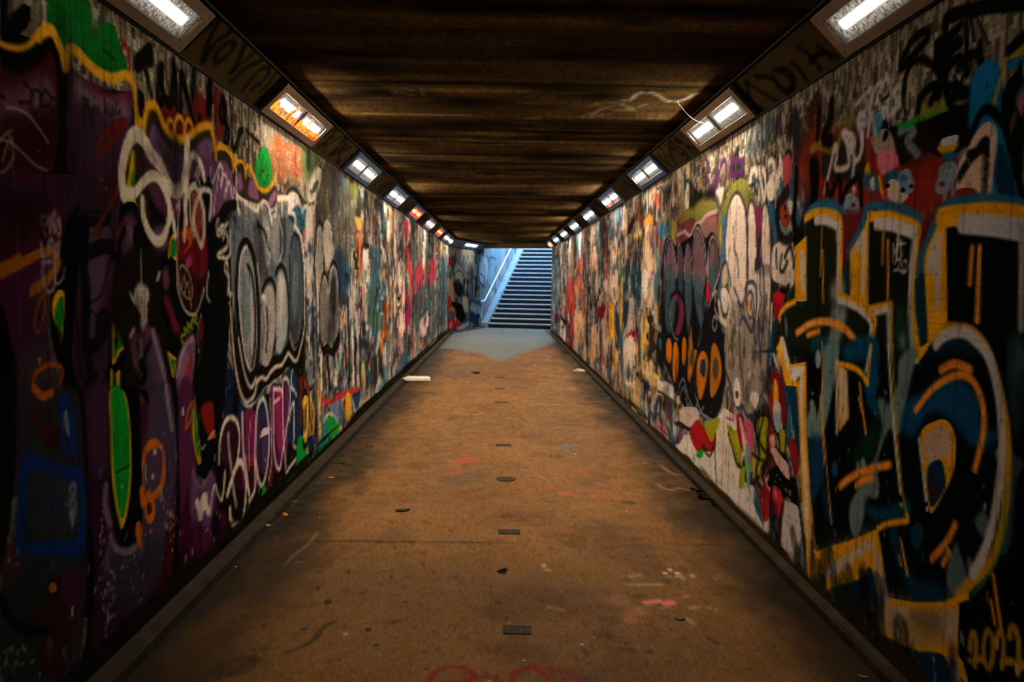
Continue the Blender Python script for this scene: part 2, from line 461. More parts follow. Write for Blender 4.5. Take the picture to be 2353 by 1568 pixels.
# ---------------------------------------------------------------- paint colours (as sprayed, not as lit)
PAL = dict(K=(18,18,18), k=(34,30,26), W=(232,226,216), w=(200,190,176), g=(120,116,112), G=(30,160,60), y=(240,168,24), o=(235,110,30),
  p=(118,66,96), P=(84,40,66), m=(96,30,44), b=(36,92,140), B=(20,58,110), t=(24,84,104), T=(120,150,156), r=(180,40,36), R=(120,26,24))
def hx(s): return tuple(int(s[i:i+2], 16) for i in (0,2,4))
r2 = math.sqrt(.5)
S_LEFT = Surf((XL,0,0), (0,1,0), (0,0,1), Y0, Y1, 0, ZT, 4096, 2048)
S_RIGHT = Surf((XR,0,0), (0,1,0), (0,0,1), Y0, 26.05, 0, ZT, 4096, 2048)
S_BEND = Surf((XL,Y1,0), (BD[0],BD[1],0), (0,0,1), 0, 12, 0, 5, 1536, 640, k=0)
S_FLOOR = Surf((0,0,0), (0,1,0), (1,0,0), Y0, 30, -1.345, 1.476, 3072, 1400)
S_CEIL = Surf((0,0,ZC), (0,1,0), (1,0,0), Y0, 30, XL+.1, XR-.1, 2048, 900)
S_COVL = Surf((XL,0,ZT), (0,1,0), (r2,0,r2), Y0, Y1+.1, 0, CW/r2, 3072, 160)
S_COVR = Surf((XR,0,ZT), (0,1,0), (-r2,0,r2), Y0, 26.05, 0, CW/r2, 3072, 160)
S_COVB = Surf((XL,Y1,ZT), (BD[0],BD[1],0), (BN[0]*r2,BN[1]*r2,r2), -.05, 3.45, 0, CW/r2, 256, 64, k=0, base=(90,100,108))
# ---------------------------------------------------------------- left wall, from the far end towards the camera
tiles(S_LEFT, [(100,90,74),(122,110,94),(74,66,54),(150,138,122)])
clutter(S_LEFT, 1040, 960, .0, .97, ['5c686c','44505a','808890','98989a','34505c','a89c90','c8b0a0'], 260, (.4,1.1), 'bpst', 41)
clutter(S_LEFT, 980, 880, .0, .95, ['5c686c','c8b8a0','3c3430','a8a098','406878','d8c0a8','985048'], 300, (.35,1.0), 'bpst', 42)
clutter(S_LEFT, 890, 760, .0, .95, ['d8c8b4','c8a888','3c3430','5c7880','285878','a8a098','e0d0c0'], 330, (.25,.8), 'bpst', 43)
clutter(S_LEFT, 900, 690, .72, .97, ['8c7c68','6c6050','a89478','3c3028','5c6430','984028','b8a890'], 140, (.2,.5), 'btsd', 44)
clutter(S_LEFT, 860, 690, .0, .30, ['d8c8b4','28587c','202020','b03028','d8a030','305860'], 120, (.15,.5), 'btsd', 45)
clutter(S_LEFT, 720, 560, .35, .80, ['b8b0a4','8c9090','5c7078','202224','d8d0c4'], 120, (.15,.5), 'bts', 46)
S_LEFT.run("""
@ 750 500 3.484
f 3c6474 so=4 a=.9 | 340 260 400 240 430 400 440 560 440 760 400 1000 340 1080 330 820 330 500
f 3c7058 so=4 a=.8 | 320 640 370 640 370 800 330 800
f 507c58 so=5 a=.7 | 380 760 430 780 420 900 380 900
f 24506c so=3 a=.9 | 50 240 150 250 170 480 150 580 90 540 60 380
f 34587c so=4 a=.8 | 90 420 160 440 150 700 100 680
f c85830 so=1 a=.95 | 240 190 280 180 290 300 290 420 260 430 250 320
e 18140e so=1 | 240 220 16 60 230 360 12 50 250 420 14 40 215 300 10 40
f e89858 so=1 a=.8 | 225 0 260 20 275 70 255 110 230 60
f dcd4cc so=1 | 290 300 305 260 330 260 335 340 325 410 295 410
s 201810 w=5 so=1 | 280 260 310 230 340 240
f d8c0b0 so=1 | 270 540 290 530 310 560 315 700 310 830 275 840 265 760 285 640
f 8c2440 so=1 | 268 570 285 560 285 700 275 820 265 700
s e8a888 w=3 | 430 230 450 280 460 400 450 480
s d8ccc0 w=5 so=1 | 420 220 470 360 480 420
s d8c8b8 w=3.5 | 400 560 410 640 440 660 455 620
s d8c8b8 w=3 | 395 620 400 740 430 785 450 760 455 660
f a04818 so=2 | 450 680 500 700 520 720 490 800 480 1000 455 980 445 860
f c87020 so=2 a=.8 | 410 940 440 950 440 1100 410 1180 400 1060
f e8ccb4 so=1 | 540 370 575 350 600 380 610 560 615 760 610 940 580 960 545 820 535 640
f 9c7c68 so=2 a=.6 | 550 420 570 440 570 600 550 600
e 181410 so=1 | 572 660 12 26 572 735 12 16
f 7c3828 so=1 | 560 780 575 770 575 880 565 860
f b8343c so=2 a=.9 | 615 30 640 20 640 120 630 190 610 160
f c83c44 so=2 a=.9 | 615 250 650 220 670 360 690 560 670 640 650 500 630 420
f e03030 so=1 | 630 300 650 280 650 340 635 350
f e02828 so=1 | 620 620 640 610 640 670 620 680
f c0384c so=2 a=.9 | 700 380 760 370 770 560 720 620 700 520
f b83448 so=2 a=.9 | 810 340 850 320 850 440 830 540 805 500
f 8c2850 so=2 | 615 700 660 720 650 860 620 920
f 44545c so=6 a=.8 | 700 600 860 560 880 900 720 960
f 2c4c68 so=3 a=.9 | 900 380 940 360 940 800 900 860
f d8b8b0 so=1 | 740 880 780 780 805 800 790 920 770 960
s 181418 w=8 so=2 | 735 980 740 1030
f e08030 so=1 | 735 1030 760 1010 760 1060 740 1060
s e0d0b8 w=4 | 700 1180 715 1100 725 1040
f e07868 so=1 | 590 1060 600 1050 600 1100 590 1100
f 2c5478 so=3 a=.9 | 600 1120 640 1100 650 1240 610 1300
f 8c8078 so=4 a=.9 | 500 1000 540 960 560 1100 540 1240 490 1230 480 1120
f 282420 so=3 a=.9 | 360 1140 420 1100 440 1200 420 1300 360 1340
f 6c9850 so=2 a=.9 | 430 1280 460 1300 500 1400 470 1440 440 1400
f 406080 so=3 a=.8 | 440 1220 470 1200 470 1300 440 1320
s e8c898 w=3.5 | 95 740 100 840 110 900
f e8b070 so=1 | 90 740 110 750 115 900 95 900
s e0dcd8 w=6 | 165 700 185 800 195 1000 200 1150 200 1320
s e4dcd4 w=9 | 240 950 240 1100 240 1340
s d8ccc0 w=4 | 150 840 165 960
s 181818 w=5 | 215 800 225 1060 220 1340
s 181818 w=5 | 265 900 275 1160 270 1360
f e8a868 so=1 | 5 1120 25 1120 35 1330 15 1330
f e0d8d0 so=1 | 55 1220 75 1230 80 1350 50 1350
s 2c70a0 w=4 | 95 980 100 1120 95 1240
f e89040 so=1 | 290 1310 310 1290 305 1350 290 1380
s 9c1c20 w=5 so=1 | 90 1400 160 1390 210 1400 265 1380
f e0a020 so=1 | 140 1420 165 1400 180 1568 150 1568
@ 550 150 3.92
# orange, olive and green patch under the trough
f 8c8070 so=4 a=.6 | 180 560 240 520 560 720 700 880 700 1100 400 1000 200 700
f a04820 so=1 r=.9 a=.7 | 300 680 340 620 400 680 460 700 540 760 560 1000 480 1060 420 1000 380 1100 330 900
f a04c20 so=1 r=.9 a=.6 | 240 760 330 640 340 960 300 1000
f 506034 so=3 a=.8 | 550 740 600 700 700 780 700 900 620 1040 560 940
f 283028 so=3 a=.8 | 600 740 630 760 620 960 590 900
f 8c3020 so=2 a=.8 | 780 920 860 920 960 1040 940 1100 860 1040
f 28587c so=2 a=.9 | 870 960 910 980 970 1080 960 1170 930 1100 880 1040
f 54602c so=3 a=.8 | 960 1080 1060 1060 1060 1180 980 1200
f 302c28 so=5 a=.7 | 760 900 860 940 860 1120 780 1080
# hollow white ring
f d8ccc0 | 610 1160 640 1020 680 940 715 922 738 960 730 1080 690 1180 640 1228 612 1220
f 4c5c3c | 645 1110 660 1070 690 1036 705 1060 690 1110 650 1150
s 1c1c18 w=2.4 | 690 1040 705 1060 690 1110
""")
S_LEFT.run("""
@ 450 350 3.92
# second silver throw-up with blue
f 203038 so=3 a=.95 | 560 520 640 470 860 470 960 560 1020 620 960 700 970 1568 600 1568 540 900
f 305c70 so=2 | 860 500 940 470 1010 520 990 640 950 700 900 660
f 345464 so=3 | 840 640 900 700 950 780 960 1200 960 1568 860 1568 850 1100
f c8bcb0 so=1 | 800 420 830 370 880 355 920 400 940 480 900 470 860 520 820 500
s 2c2820 w=3.4 so=.5 | 800 420 830 350 880 325 920 370 950 470
s d8ccc0 w=3 | 850 520 880 470 915 455 940 500 950 540 960 500 990 480 1010 520
f 8c8478 so=1 r=.5 | 720 430 830 430 830 520 800 600 790 760 770 760 740 560
s d8ccc0 w=3.4 r=.3 | 725 520 720 420 830 420 832 520 810 620 800 760
s d8ccc0 w=3 | 830 520 880 560 895 620 880 700 920 720 950 800 955 900
f 9c9890 so=2 r=.4 | 660 560 690 520 740 560 760 700 760 900 740 1010 700 1040 680 900
s d8ccc0 w=3.2 r=.3 | 665 620 665 540 695 515 725 540 740 620 755 700 770 800 750 930 725 1020
f 5c6468 so=3 | 680 700 720 700 710 880 680 900
s 1c1c20 w=4 | 860 900 870 800 900 760 930 860 960 1000
s 9c9ca0 w=3 so=1 | 850 960 850 830 880 770 920 790 950 900 970 1100
f 28343c so=3 | 870 880 900 800 930 900 940 1200 900 1400 860 1200
f 1c2830 so=1 | 710 1080 730 1020 780 1010 805 1080 800 1160 770 1080 740 1070
f 989490 so=2 | 705 1180 730 1090 775 1080 800 1160 805 1300 800 1568 720 1568
f 8ca0a8 so=3 a=.7 | 730 1200 780 1200 780 1568 740 1568
s 181414 w=3.4 | 800 1120 812 1300 808 1450 800 1580
f 201414 so=1 | 610 1260 620 1160 660 1140 710 1170 718 1240 690 1210 650 1200
f 98908a so=2 | 600 1300 640 1200 680 1200 710 1260 715 1400 705 1568 620 1568 590 1440
e e0d4cc so=3 | 600 1310 18 36
s 181410 w=3 | 715 1230 722 1380 712 1500 700 1580
s 181410 w=3 | 590 1380 620 1440 640 1580
f 7c8488 so=5 a=.8 | 640 950 760 900 800 1000 700 1080 640 1100
# vertical orange line and blobs right of it
s c85c40 w=3 | 955 900 955 740 980 700 1000 690
f d8c0b0 so=2 a=.9 | 980 560 1050 480 1060 640 1040 900 1040 1300 990 1400 985 1000
s c06838 w=2 so=1 | 1040 700 1050 900
s d8ccc0 w=3.6 | 1060 560 1060 470 1090 450 1120 540 1140 620
f d0c0b0 so=1 | 1070 900 1080 680 1105 640 1120 700 1120 1000 1110 1568 1080 1568
f 3c3830 so=1 | 1088 760 1102 700 1105 900 1098 1000
s 201c18 w=3 | 1070 800 1075 660 1100 630 1125 680 1135 800
f e0d4c4 so=1 | 1140 860 1150 680 1175 630 1200 680 1210 820 1195 1000 1160 1000
s 201814 w=3.4 | 1150 900 1140 700 1150 590
f a0988c so=3 | 1130 1180 1150 1120 1180 1130 1190 1300 1180 1568 1120 1568
s 1c1814 w=3.4 | 1120 1568 1125 1180 1155 1095 1180 1130
s 1c1814 w=3.6 | 1195 1100 1205 1000 1230 980 1262 1040 1275 1140
f d0c4b8 so=1 | 1190 1150 1210 1040 1235 1010 1265 1080 1275 1240 1270 1400 1190 1400
f 28303c so=2 | 1200 1150 1225 1060 1250 1100 1262 1280 1220 1330
f 8c8070 so=4 a=.8 | 1190 1300 1270 1300 1275 1568 1190 1568
f 2c5c88 so=5 a=.8 | 1250 880 1340 870 1360 1100 1330 1240 1280 1100
f d8c090 so=1 | 1270 1430 1290 1400 1290 1568 1275 1568
s e8dccc w=2.4 | 1310 1400 1312 1568
""")
clutter(S_LEFT, 1030, 900, .02, .95, ['5c686c','44505a','a8a098','c8b0a0','20282c','b03038','34505c'], 330, (.12,.45), 'tsdsb', 64, lw=(.015,.05), al=.85)
clutter(S_LEFT, 910, 770, .02, .92, ['d8c8b4','282420','5c7880','285878','181818','e0d0c0','a85030'], 260, (.08,.35), 'tsdt', 65, lw=(.012,.04), al=.85)
clutter(S_LEFT, 780, 690, .3, .9, ['181818','d8ccc0','5c6c78','8c8078'], 90, (.08,.3), 'tsd', 66, lw=(.01,.03), al=.8)
ragged(S_LEFT, 8.6, .028, 4)
S_LEFT.run("""
@ 0 350 2.6133
# dark ground behind the silver throw-up
f 121212 so=1 | 1170 1200 1260 900 1250 560 1300 400 1350 300 1400 280 1430 320 1480 420 1568 560 1568 1568 1180 1568
@ 450 700 2.85
f 12100f so=1 | -40 300 -40 -20 120 -60 420 -60 680 -20 680 300 640 400 560 420 480 520 420 560 330 660 250 500 200 700 160 800 100 760 40 700
f 15110f so=.5 | 100 700 300 640 690 560 690 900 640 1140 560 1200 420 1380 300 1480 60 1640 -40 1500 60 1100
f 102038 so=3 a=.9 | 110 240 200 250 230 420 240 640 200 760 150 720 110 520
f 142c44 so=2 | 280 640 330 660 390 700 420 600 480 640 620 400 690 420 690 760 640 900 300 900
f 701c44 so=2 | 320 700 380 700 380 960 330 940
f 4c1c40 so=1 | 480 560 570 540 600 500 600 900 560 1060 500 1060
f 8c2454 so=1 | 520 580 555 600 560 900 540 980 515 800
f 34101c so=2 | 330 980 400 990 410 1180 340 1220 240 1200 250 1040
f 8c1c44 so=1 | 330 990 385 985 375 1060 335 1050
f 2c1424 so=2 | 160 800 300 780 300 1040 200 1080 160 1000
l d8703c w=.8 | 200 360 205 420
l c8502c w=.8 | 165 540 170 740
l a84030 w=.8 | 180 120 182 440
l c8c0b8 w=.8 | 150 280 160 460
l a8b0b8 w=.9 | 163 540 170 640
l b8b8b8 w=.9 | 188 560 182 640
@ 0 350 2.6133
f 6c1414 so=3 | 1050 1000 1060 500 1120 400 1240 460 1260 520 1250 800 1230 1000 1180 960 1100 960
# left border of the throw-up: ragged cream outline
s d8c8b4 w=2.2 r=.3 | 1310 500 1290 470 1300 400 1340 360 1360 370 1330 430 1310 500 1360 420
s d8c8b4 w=2.6 r=.3 | 1330 520 1350 480 1360 560 1300 620 1350 640 1340 700 1370 760 1360 840 1390 880 1390 960
s d8c8b4 w=1.4 | 1350 900 1335 880 1350 860 1375 850 1380 890 1360 920
s d8c8b4 w=1.4 | 1345 950 1335 1100 1375 1170 1395 1200 1385 1000
f 5c646c so=3 | 1370 420 1420 340 1560 360 1640 520 1660 700 1640 1100 1560 1500 1440 1420 1390 1200 1380 700
@ 450 350 3.92
f b8aea0 so=1 r=.8 | 350 380 440 380 540 440 560 560 500 700 420 640 370 520
s d8ccbc w=3.6 r=.3 | 350 350 460 380 560 460 550 560
s d8ccbc w=4 r=.3 | 550 480 590 430 630 450 655 520 665 620
f a89c90 so=1 r=.8 | 565 480 600 450 635 500 660 640 665 800 620 760 590 640
f 64788a so=2 r=.6 | 310 620 340 640 400 660 420 740 380 860 340 880 310 760
f 283848 so=1 r=.6 | 290 540 340 560 400 680 380 720 330 620
f 7c7874 so=2 | 480 640 560 640 640 760 660 860 620 960 600 1140 560 1200 520 900
f 34302c so=3 a=.8 | 540 700 600 740 620 900 600 1080 560 1060
s 181818 w=4 | 560 640 600 690 630 760 650 840
s c8b8ac w=1.2 | 620 700 650 690 660 800 640 900
s d0c0b4 w=2 so=.5 | 300 700 300 900 270 960 280 1060 290 1250 330 1300
# big oval
f 16120f | 360 1000 375 860 420 780 470 770 510 840 545 1000 570 1200 585 1600 560 1900 500 1930 400 1600 360 1300
""")
S_LEFT.run("""
@ 0 350 2.6133
f 14120f | 1395 900 1400 700 1430 560 1470 520 1510 560 1550 700 1568 900 1580 1200 1560 1400 1510 1520 1460 1500 1410 1340 1385 1100
f 7c8286 so=2 r=.2 | 1425 860 1430 680 1460 580 1490 560 1520 620 1550 760 1565 960 1560 1200 1530 1310 1500 1300 1455 1180 1430 1000
f 7c8c94 so=4 a=.8 | 1450 760 1470 660 1500 640 1500 900 1500 1160 1470 1100
f d8ccc4 so=1 a=.8 | 1425 900 1430 680 1455 590 1450 700 1445 900 1470 1100 1500 1240 1480 1260 1440 1080
s 1a1614 w=3 | 1490 680 1515 720 1535 860 1540 1060 1530 1220 1510 1280
s d8c8c0 w=2.4 so=.5 | 1500 700 1505 900 1510 1200
e 343434 so=3 | 1480 900 6 60 1470 1050 8 50
f c8c0b8 so=1 | 1480 1380 1500 1400 1530 1390 1540 1340 1535 1420 1510 1420
s d8d0c8 w=2.6 | 1380 1200 1400 1320 1430 1440 1480 1510 1510 1520 1540 1440 1568 1370
s a89c90 w=2 | 1370 1180 1400 1300 1385 1200
@ 450 700 2.85
f 7c8084 so=2 r=.2 | 410 160 420 60 470 20 520 40 520 250 500 330 470 300 455 230
s 17130f w=3 | 385 0 408 130 405 260 400 330
f 84888a so=2 | 300 200 270 0 400 -40 405 200 385 380 350 420 320 340
s 17130f w=4 | 290 0 300 160 330 340 370 430 395 340 408 200 404 0
s ccc4bc w=3 so=.5 | 280 100 290 250 310 380 340 440 370 460 395 440
f 9c9894 so=1 | 345 500 365 480 400 460 395 510 370 545 345 530
f 98948e so=2 | 420 380 415 200 440 100 455 60 460 200 440 360 430 410
s 17130f w=3 | 455 40 462 200 440 400 425 420
f 8c8884 so=2 | 470 260 480 100 520 100 520 260 490 370 470 350
f 9c9c9c so=2 | 530 -20 580 -20 585 120 565 260 540 330 515 290 520 100
s 17130f w=3.6 | 515 0 522 150 505 290
s 17130f w=3 | 590 0 590 120 570 240
f 7c94a0 so=2 a=.9 | 575 220 590 60 610 60 605 240 590 250
f 38506c so=2 | 620 150 640 60 680 100 670 240 640 290
s c8c0b8 w=3 so=.5 | 615 200 640 285 665 240 672 100
f 14100e | 400 460 440 420 470 400 500 320 560 330 580 260 600 260 620 320 640 350 600 310 560 350 520 410 490 470 440 450 410 490
s dccfc2 w=3 | 400 520 410 490 445 470 460 490 490 485 500 440 505 400 530 410 555 380 570 340 590 330 600 310 615 340 635 375 655 330 680 200 690 60
s dccfc2 w=3.4 | 240 -60 232 120 240 300 255 480 290 600 330 655 370 620 395 560 405 500
s b0a090 w=2.2 | 200 320 230 400 245 450
s dccfc2 w=1.6 | 190 40 175 130 180 240
s dccfc2 w=1.6 | 190 60 210 150 215 280
s dccfc2 w=1.6 | 245 40 235 120 240 200
f 5c2450 so=2 a=.8 | 300 900 330 860 345 1100 330 1220 300 1160
f 3c2848 so=2 a=.8 | 395 760 440 700 455 900 440 1100 400 1060
f 4c3c64 so=2 a=.7 | 425 900 470 880 470 1060 440 1150
f 6c2c58 so=2 a=.7 | 580 560 610 540 600 900 585 1040
f 5c1c3c so=2 a=.8 | 475 1000 500 1040 490 1180 460 1240
s c8b8b4 w=2 so=.5 | 480 620 486 860 490 1020 470 1160
s c8b8b4 w=1.6 so=.5 | 360 740 350 900 352 1080
s dccfc2 w=3.4 so=.4 | 145 1040 150 900 180 780 220 745 260 770 280 860 270 1000 240 1110 215 1190
s c8bcb0 w=4 so=1 a=.8 | 205 860 210 960 225 1080 240 1220 258 1320
s dccfc2 w=4.4 so=.4 | 215 1350 225 1430 265 1455 300 1420 320 1300 325 1150 305 1060 280 1035 250 1090 220 1180 200 1250
s c8b8b0 w=4 so=1 | 300 720 305 900 315 1060 330 1160 350 1240
s dcc8c8 w=3.4 so=.4 | 350 1290 385 1200 385 1000 390 800 400 680 430 620 450 660 468 800 470 960 455 1100 430 1190 405 1150 385 1000
f d8c8c8 | 415 880 425 830 450 810 478 815 470 850 440 865
s dcc8c8 w=3.2 so=.4 | 500 560 500 760 505 960 520 1060 545 1080 560 980 590 820 615 640 610 520 585 485 565 520 565 700 570 840
s dcc8c8 w=3 so=.4 | 500 560 550 560 560 600
l dcc8c8 w=2.6 | 500 650 540 620
s dcc8c8 w=3 so=.4 | 565 840 580 1000 590 1120 605 1080 680 970 640 930 640 860 640 650 620 700 610 760
s e0d4cc w=2 | 620 540 640 560 655 600
s e0d4cc w=2.4 | 640 380 625 480 632 560
s dcccc0 w=2.6 | 320 1000 330 1100 350 1260
l e8dcd0 w=1.6 | 185 1100 178 1200 165 1280
s e0a060 w=1.2 | 345 1280 348 1320
f 0e8c30 | 420 1280 440 1180 465 1280 440 1320 420 1320
f 7c242c so=1 | 470 1260 490 1180 500 1250
f 10842c so=1 | 590 1180 610 1130 650 1060 660 900 690 870 720 1010 700 1110 680 1160 640 1160 610 1170
l 101410 w=1.6 | 645 1040 650 1220
l 1c5c28 w=2 | 345 1330 342 1430
f 1c6c34 so=2 | 760 1030 780 940 820 860 860 740 880 740 920 820 900 880 870 960 820 980 790 1000
f 28a034 so=1 | 890 830 925 810 920 880 895 890
f 18688c so=2 a=.8 | 830 760 850 740 850 900 810 920
# DNA in yellow
s 17130f w=8 so=.5 | 690 620 710 590 730 720 715 900 700 920
s 17130f w=5 so=.5 | 740 560 745 840 765 560 775 850 795 520 815 800
f 242018 so=1 | 660 560 680 0 715 0 700 560
f 5c2018 so=1 | 675 200 690 180 690 760 675 760
f e8b040 | 692 640 708 598 728 640 728 820 712 915 702 880 698 720
f 1c1812 | 706 700 712 650 716 720 714 820 708 840
s e8b040 w=3.8 | 740 590 745 700 745 840
s e8b040 w=3.4 | 742 590 760 700 766 840
s e8b040 w=3.6 | 770 560 768 700 766 845
s e8b040 w=3.4 | 795 530 785 680 782 815
s e8b040 w=3.4 | 795 530 805 660 812 800
l e8b040 w=2.6 | 785 720 812 715
s dccfc2 w=2 | 720 960 740 1060 760 1000 780 940
f 142438 so=1 | 725 900 740 870 775 870 760 980 740 1020
f 1c3c60 so=1 | 750 880 775 870 765 920
s dccfc2 w=2.4 | 830 780 840 740 875 720 900 750 925 800
f 8c1c1c | 885 650 900 600 930 580 940 600 920 640 880 720 868 700
f 7084a8 so=1 | 890 680 930 620 940 640 935 740 890 720
f d04c28 so=1 | 810 640 835 620 830 680 820 700
f e09c20 so=1 | 970 600 1000 590 1000 680 985 710
f c02c24 | 995 810 1000 760 1030 710 1045 730 1030 770
s dccfc2 w=1.8 | 1015 600 1030 700 1045 720
f a89888 so=2 a=.9 | 1060 700 1090 580 1130 560 1130 640 1100 700 1070 740
f 141414 | 1020 600 1050 580 1050 700
@ 450 350 3.92
""")
grime(S_LEFT, 525, 700, 450, 900, (34,40,46), .85, .55, (.05,.12), 6, 71, 4)
grime(S_LEFT, 540, 700, 450, 640, (30,24,20), .9, .6, (.015,.02), 9, 72, 2)
clutter(S_LEFT, 830, 702, .1, .72, ['284c74','1c3454','202020','98908a','d0c8c0','305878'], 120, (.1,.5), 'sdtd', 91, lw=(.01,.035), al=.9)
S_LEFT.run("""
@ 680 380 1.445
f 4c4a44 so=6 a=.8 r=.4 | 80 20 140 30 190 120 200 240 150 330 110 250 60 200
s c8bcb0 w=3 r=.1 | 66 90 40 110 38 80 52 30 70 8 80 24 74 60 60 90
f 4c5c3c | 50 84 58 56 70 48 68 68 58 88
f 8c867c so=2 a=.85 r=.3 | 62 220 70 190 84 200 94 260 100 360 96 480 84 560 72 460 64 340
s 1c1814 w=3.2 so=.4 | 64 470 58 340 60 230 72 188 86 210 94 290 92 360
s cfc4b8 w=2 so=.4 | 70 440 66 330 68 240 75 206 84 240 88 330
f b0a69a so=1 r=.2 | 94 300 92 220 100 188 112 200 118 260 116 330 104 350
s cfc4b8 w=2.4 so=.3 | 92 290 90 220 100 186 114 204 120 270 124 330
s 1c1814 w=2.6 so=.4 | 88 180 84 240 92 350
f 2c3c54 so=3 a=.8 | 122 300 150 280 160 380 150 460 130 420
f 6c665e so=1 r=.2 | 78 480 82 400 92 366 104 400 108 480 106 560 96 598 84 580
s 16120f w=3.4 so=.4 | 76 560 76 440 84 376 94 356 106 390 112 470
s b0a69c w=2 so=.4 | 80 480 84 410 94 372 102 400 106 480 102 580 94 600
f 5c5a58 so=1 r=.2 | 106 480 110 390 120 346 132 370 138 450 136 540 124 600 112 596
f 202428 so=2 a=.85 | 112 440 118 380 126 370 130 430 128 490 118 500
s 16120f w=3.6 so=.4 | 106 380 114 336 124 322 136 350 142 440 142 540
s b8aea4 w=2.2 so=.4 | 110 420 114 360 122 338 132 366 136 440 134 540 122 604 112 590
p 14100e | 76 560 88 606 104 590 116 610 136 560 146 540 140 600 122 640 104 620 92 640 80 610
l 1c2c4c w=6 so=1 | 52 480 56 700
l d8d0c4 w=3 so=.5 | 42 500 40 620
l 244c80 w=4 so=1 | 66 520 64 680
l 16181c w=8 so=1 | 104 620 112 740
l e0a868 w=4 so=.5 | 130 630 134 710
l d8d0c8 w=6 so=.4 | 80 640 84 740
l 285c90 w=5 so=1 | 148 560 152 690
l d8c8b4 w=3 so=.4 | 142 540 146 700
l e09858 w=2.4 so=.4 | 156 620 158 690
l 181818 w=7 so=.6 | 168 470 174 740
l dcd4c8 w=6 so=.4 | 184 540 188 724
l 181818 w=7 so=.6 | 194 560 198 750
l dcd4c8 w=8 so=.4 | 204 560 206 736
l 181818 w=5 so=.6 | 214 500 216 740
l d8c8b8 w=3 so=.4 | 164 480 166 640
s c02c24 w=5 so=.5 | 84 770 110 790 140 770 170 760 210 745
f d89c20 so=.5 | 160 770 176 764 178 830 166 850
f 9c2020 so=.5 | 176 860 190 824 192 850 182 880
s d8d0c4 w=2 | 184 780 192 820 208 790 214 740
f 1c3c5c so=1 | 192 770 214 750 206 800 196 810
f 6c80a4 so=.5 | 112 800 136 790 140 850 118 830
s dcd4c8 w=2.2 | 96 850 108 824 124 836 136 866
f 1c8c34 so=1 | 100 850 120 836 138 870 134 896 104 896
f d8783c so=1 a=.9 r=.4 | 196 240 210 230 214 340 204 400 198 320
s 2a1c14 w=2 | 196 280 206 300 196 330 208 350 198 380
f e09c30 so=2 a=.8 | 192 170 212 176 214 200 200 200
""")
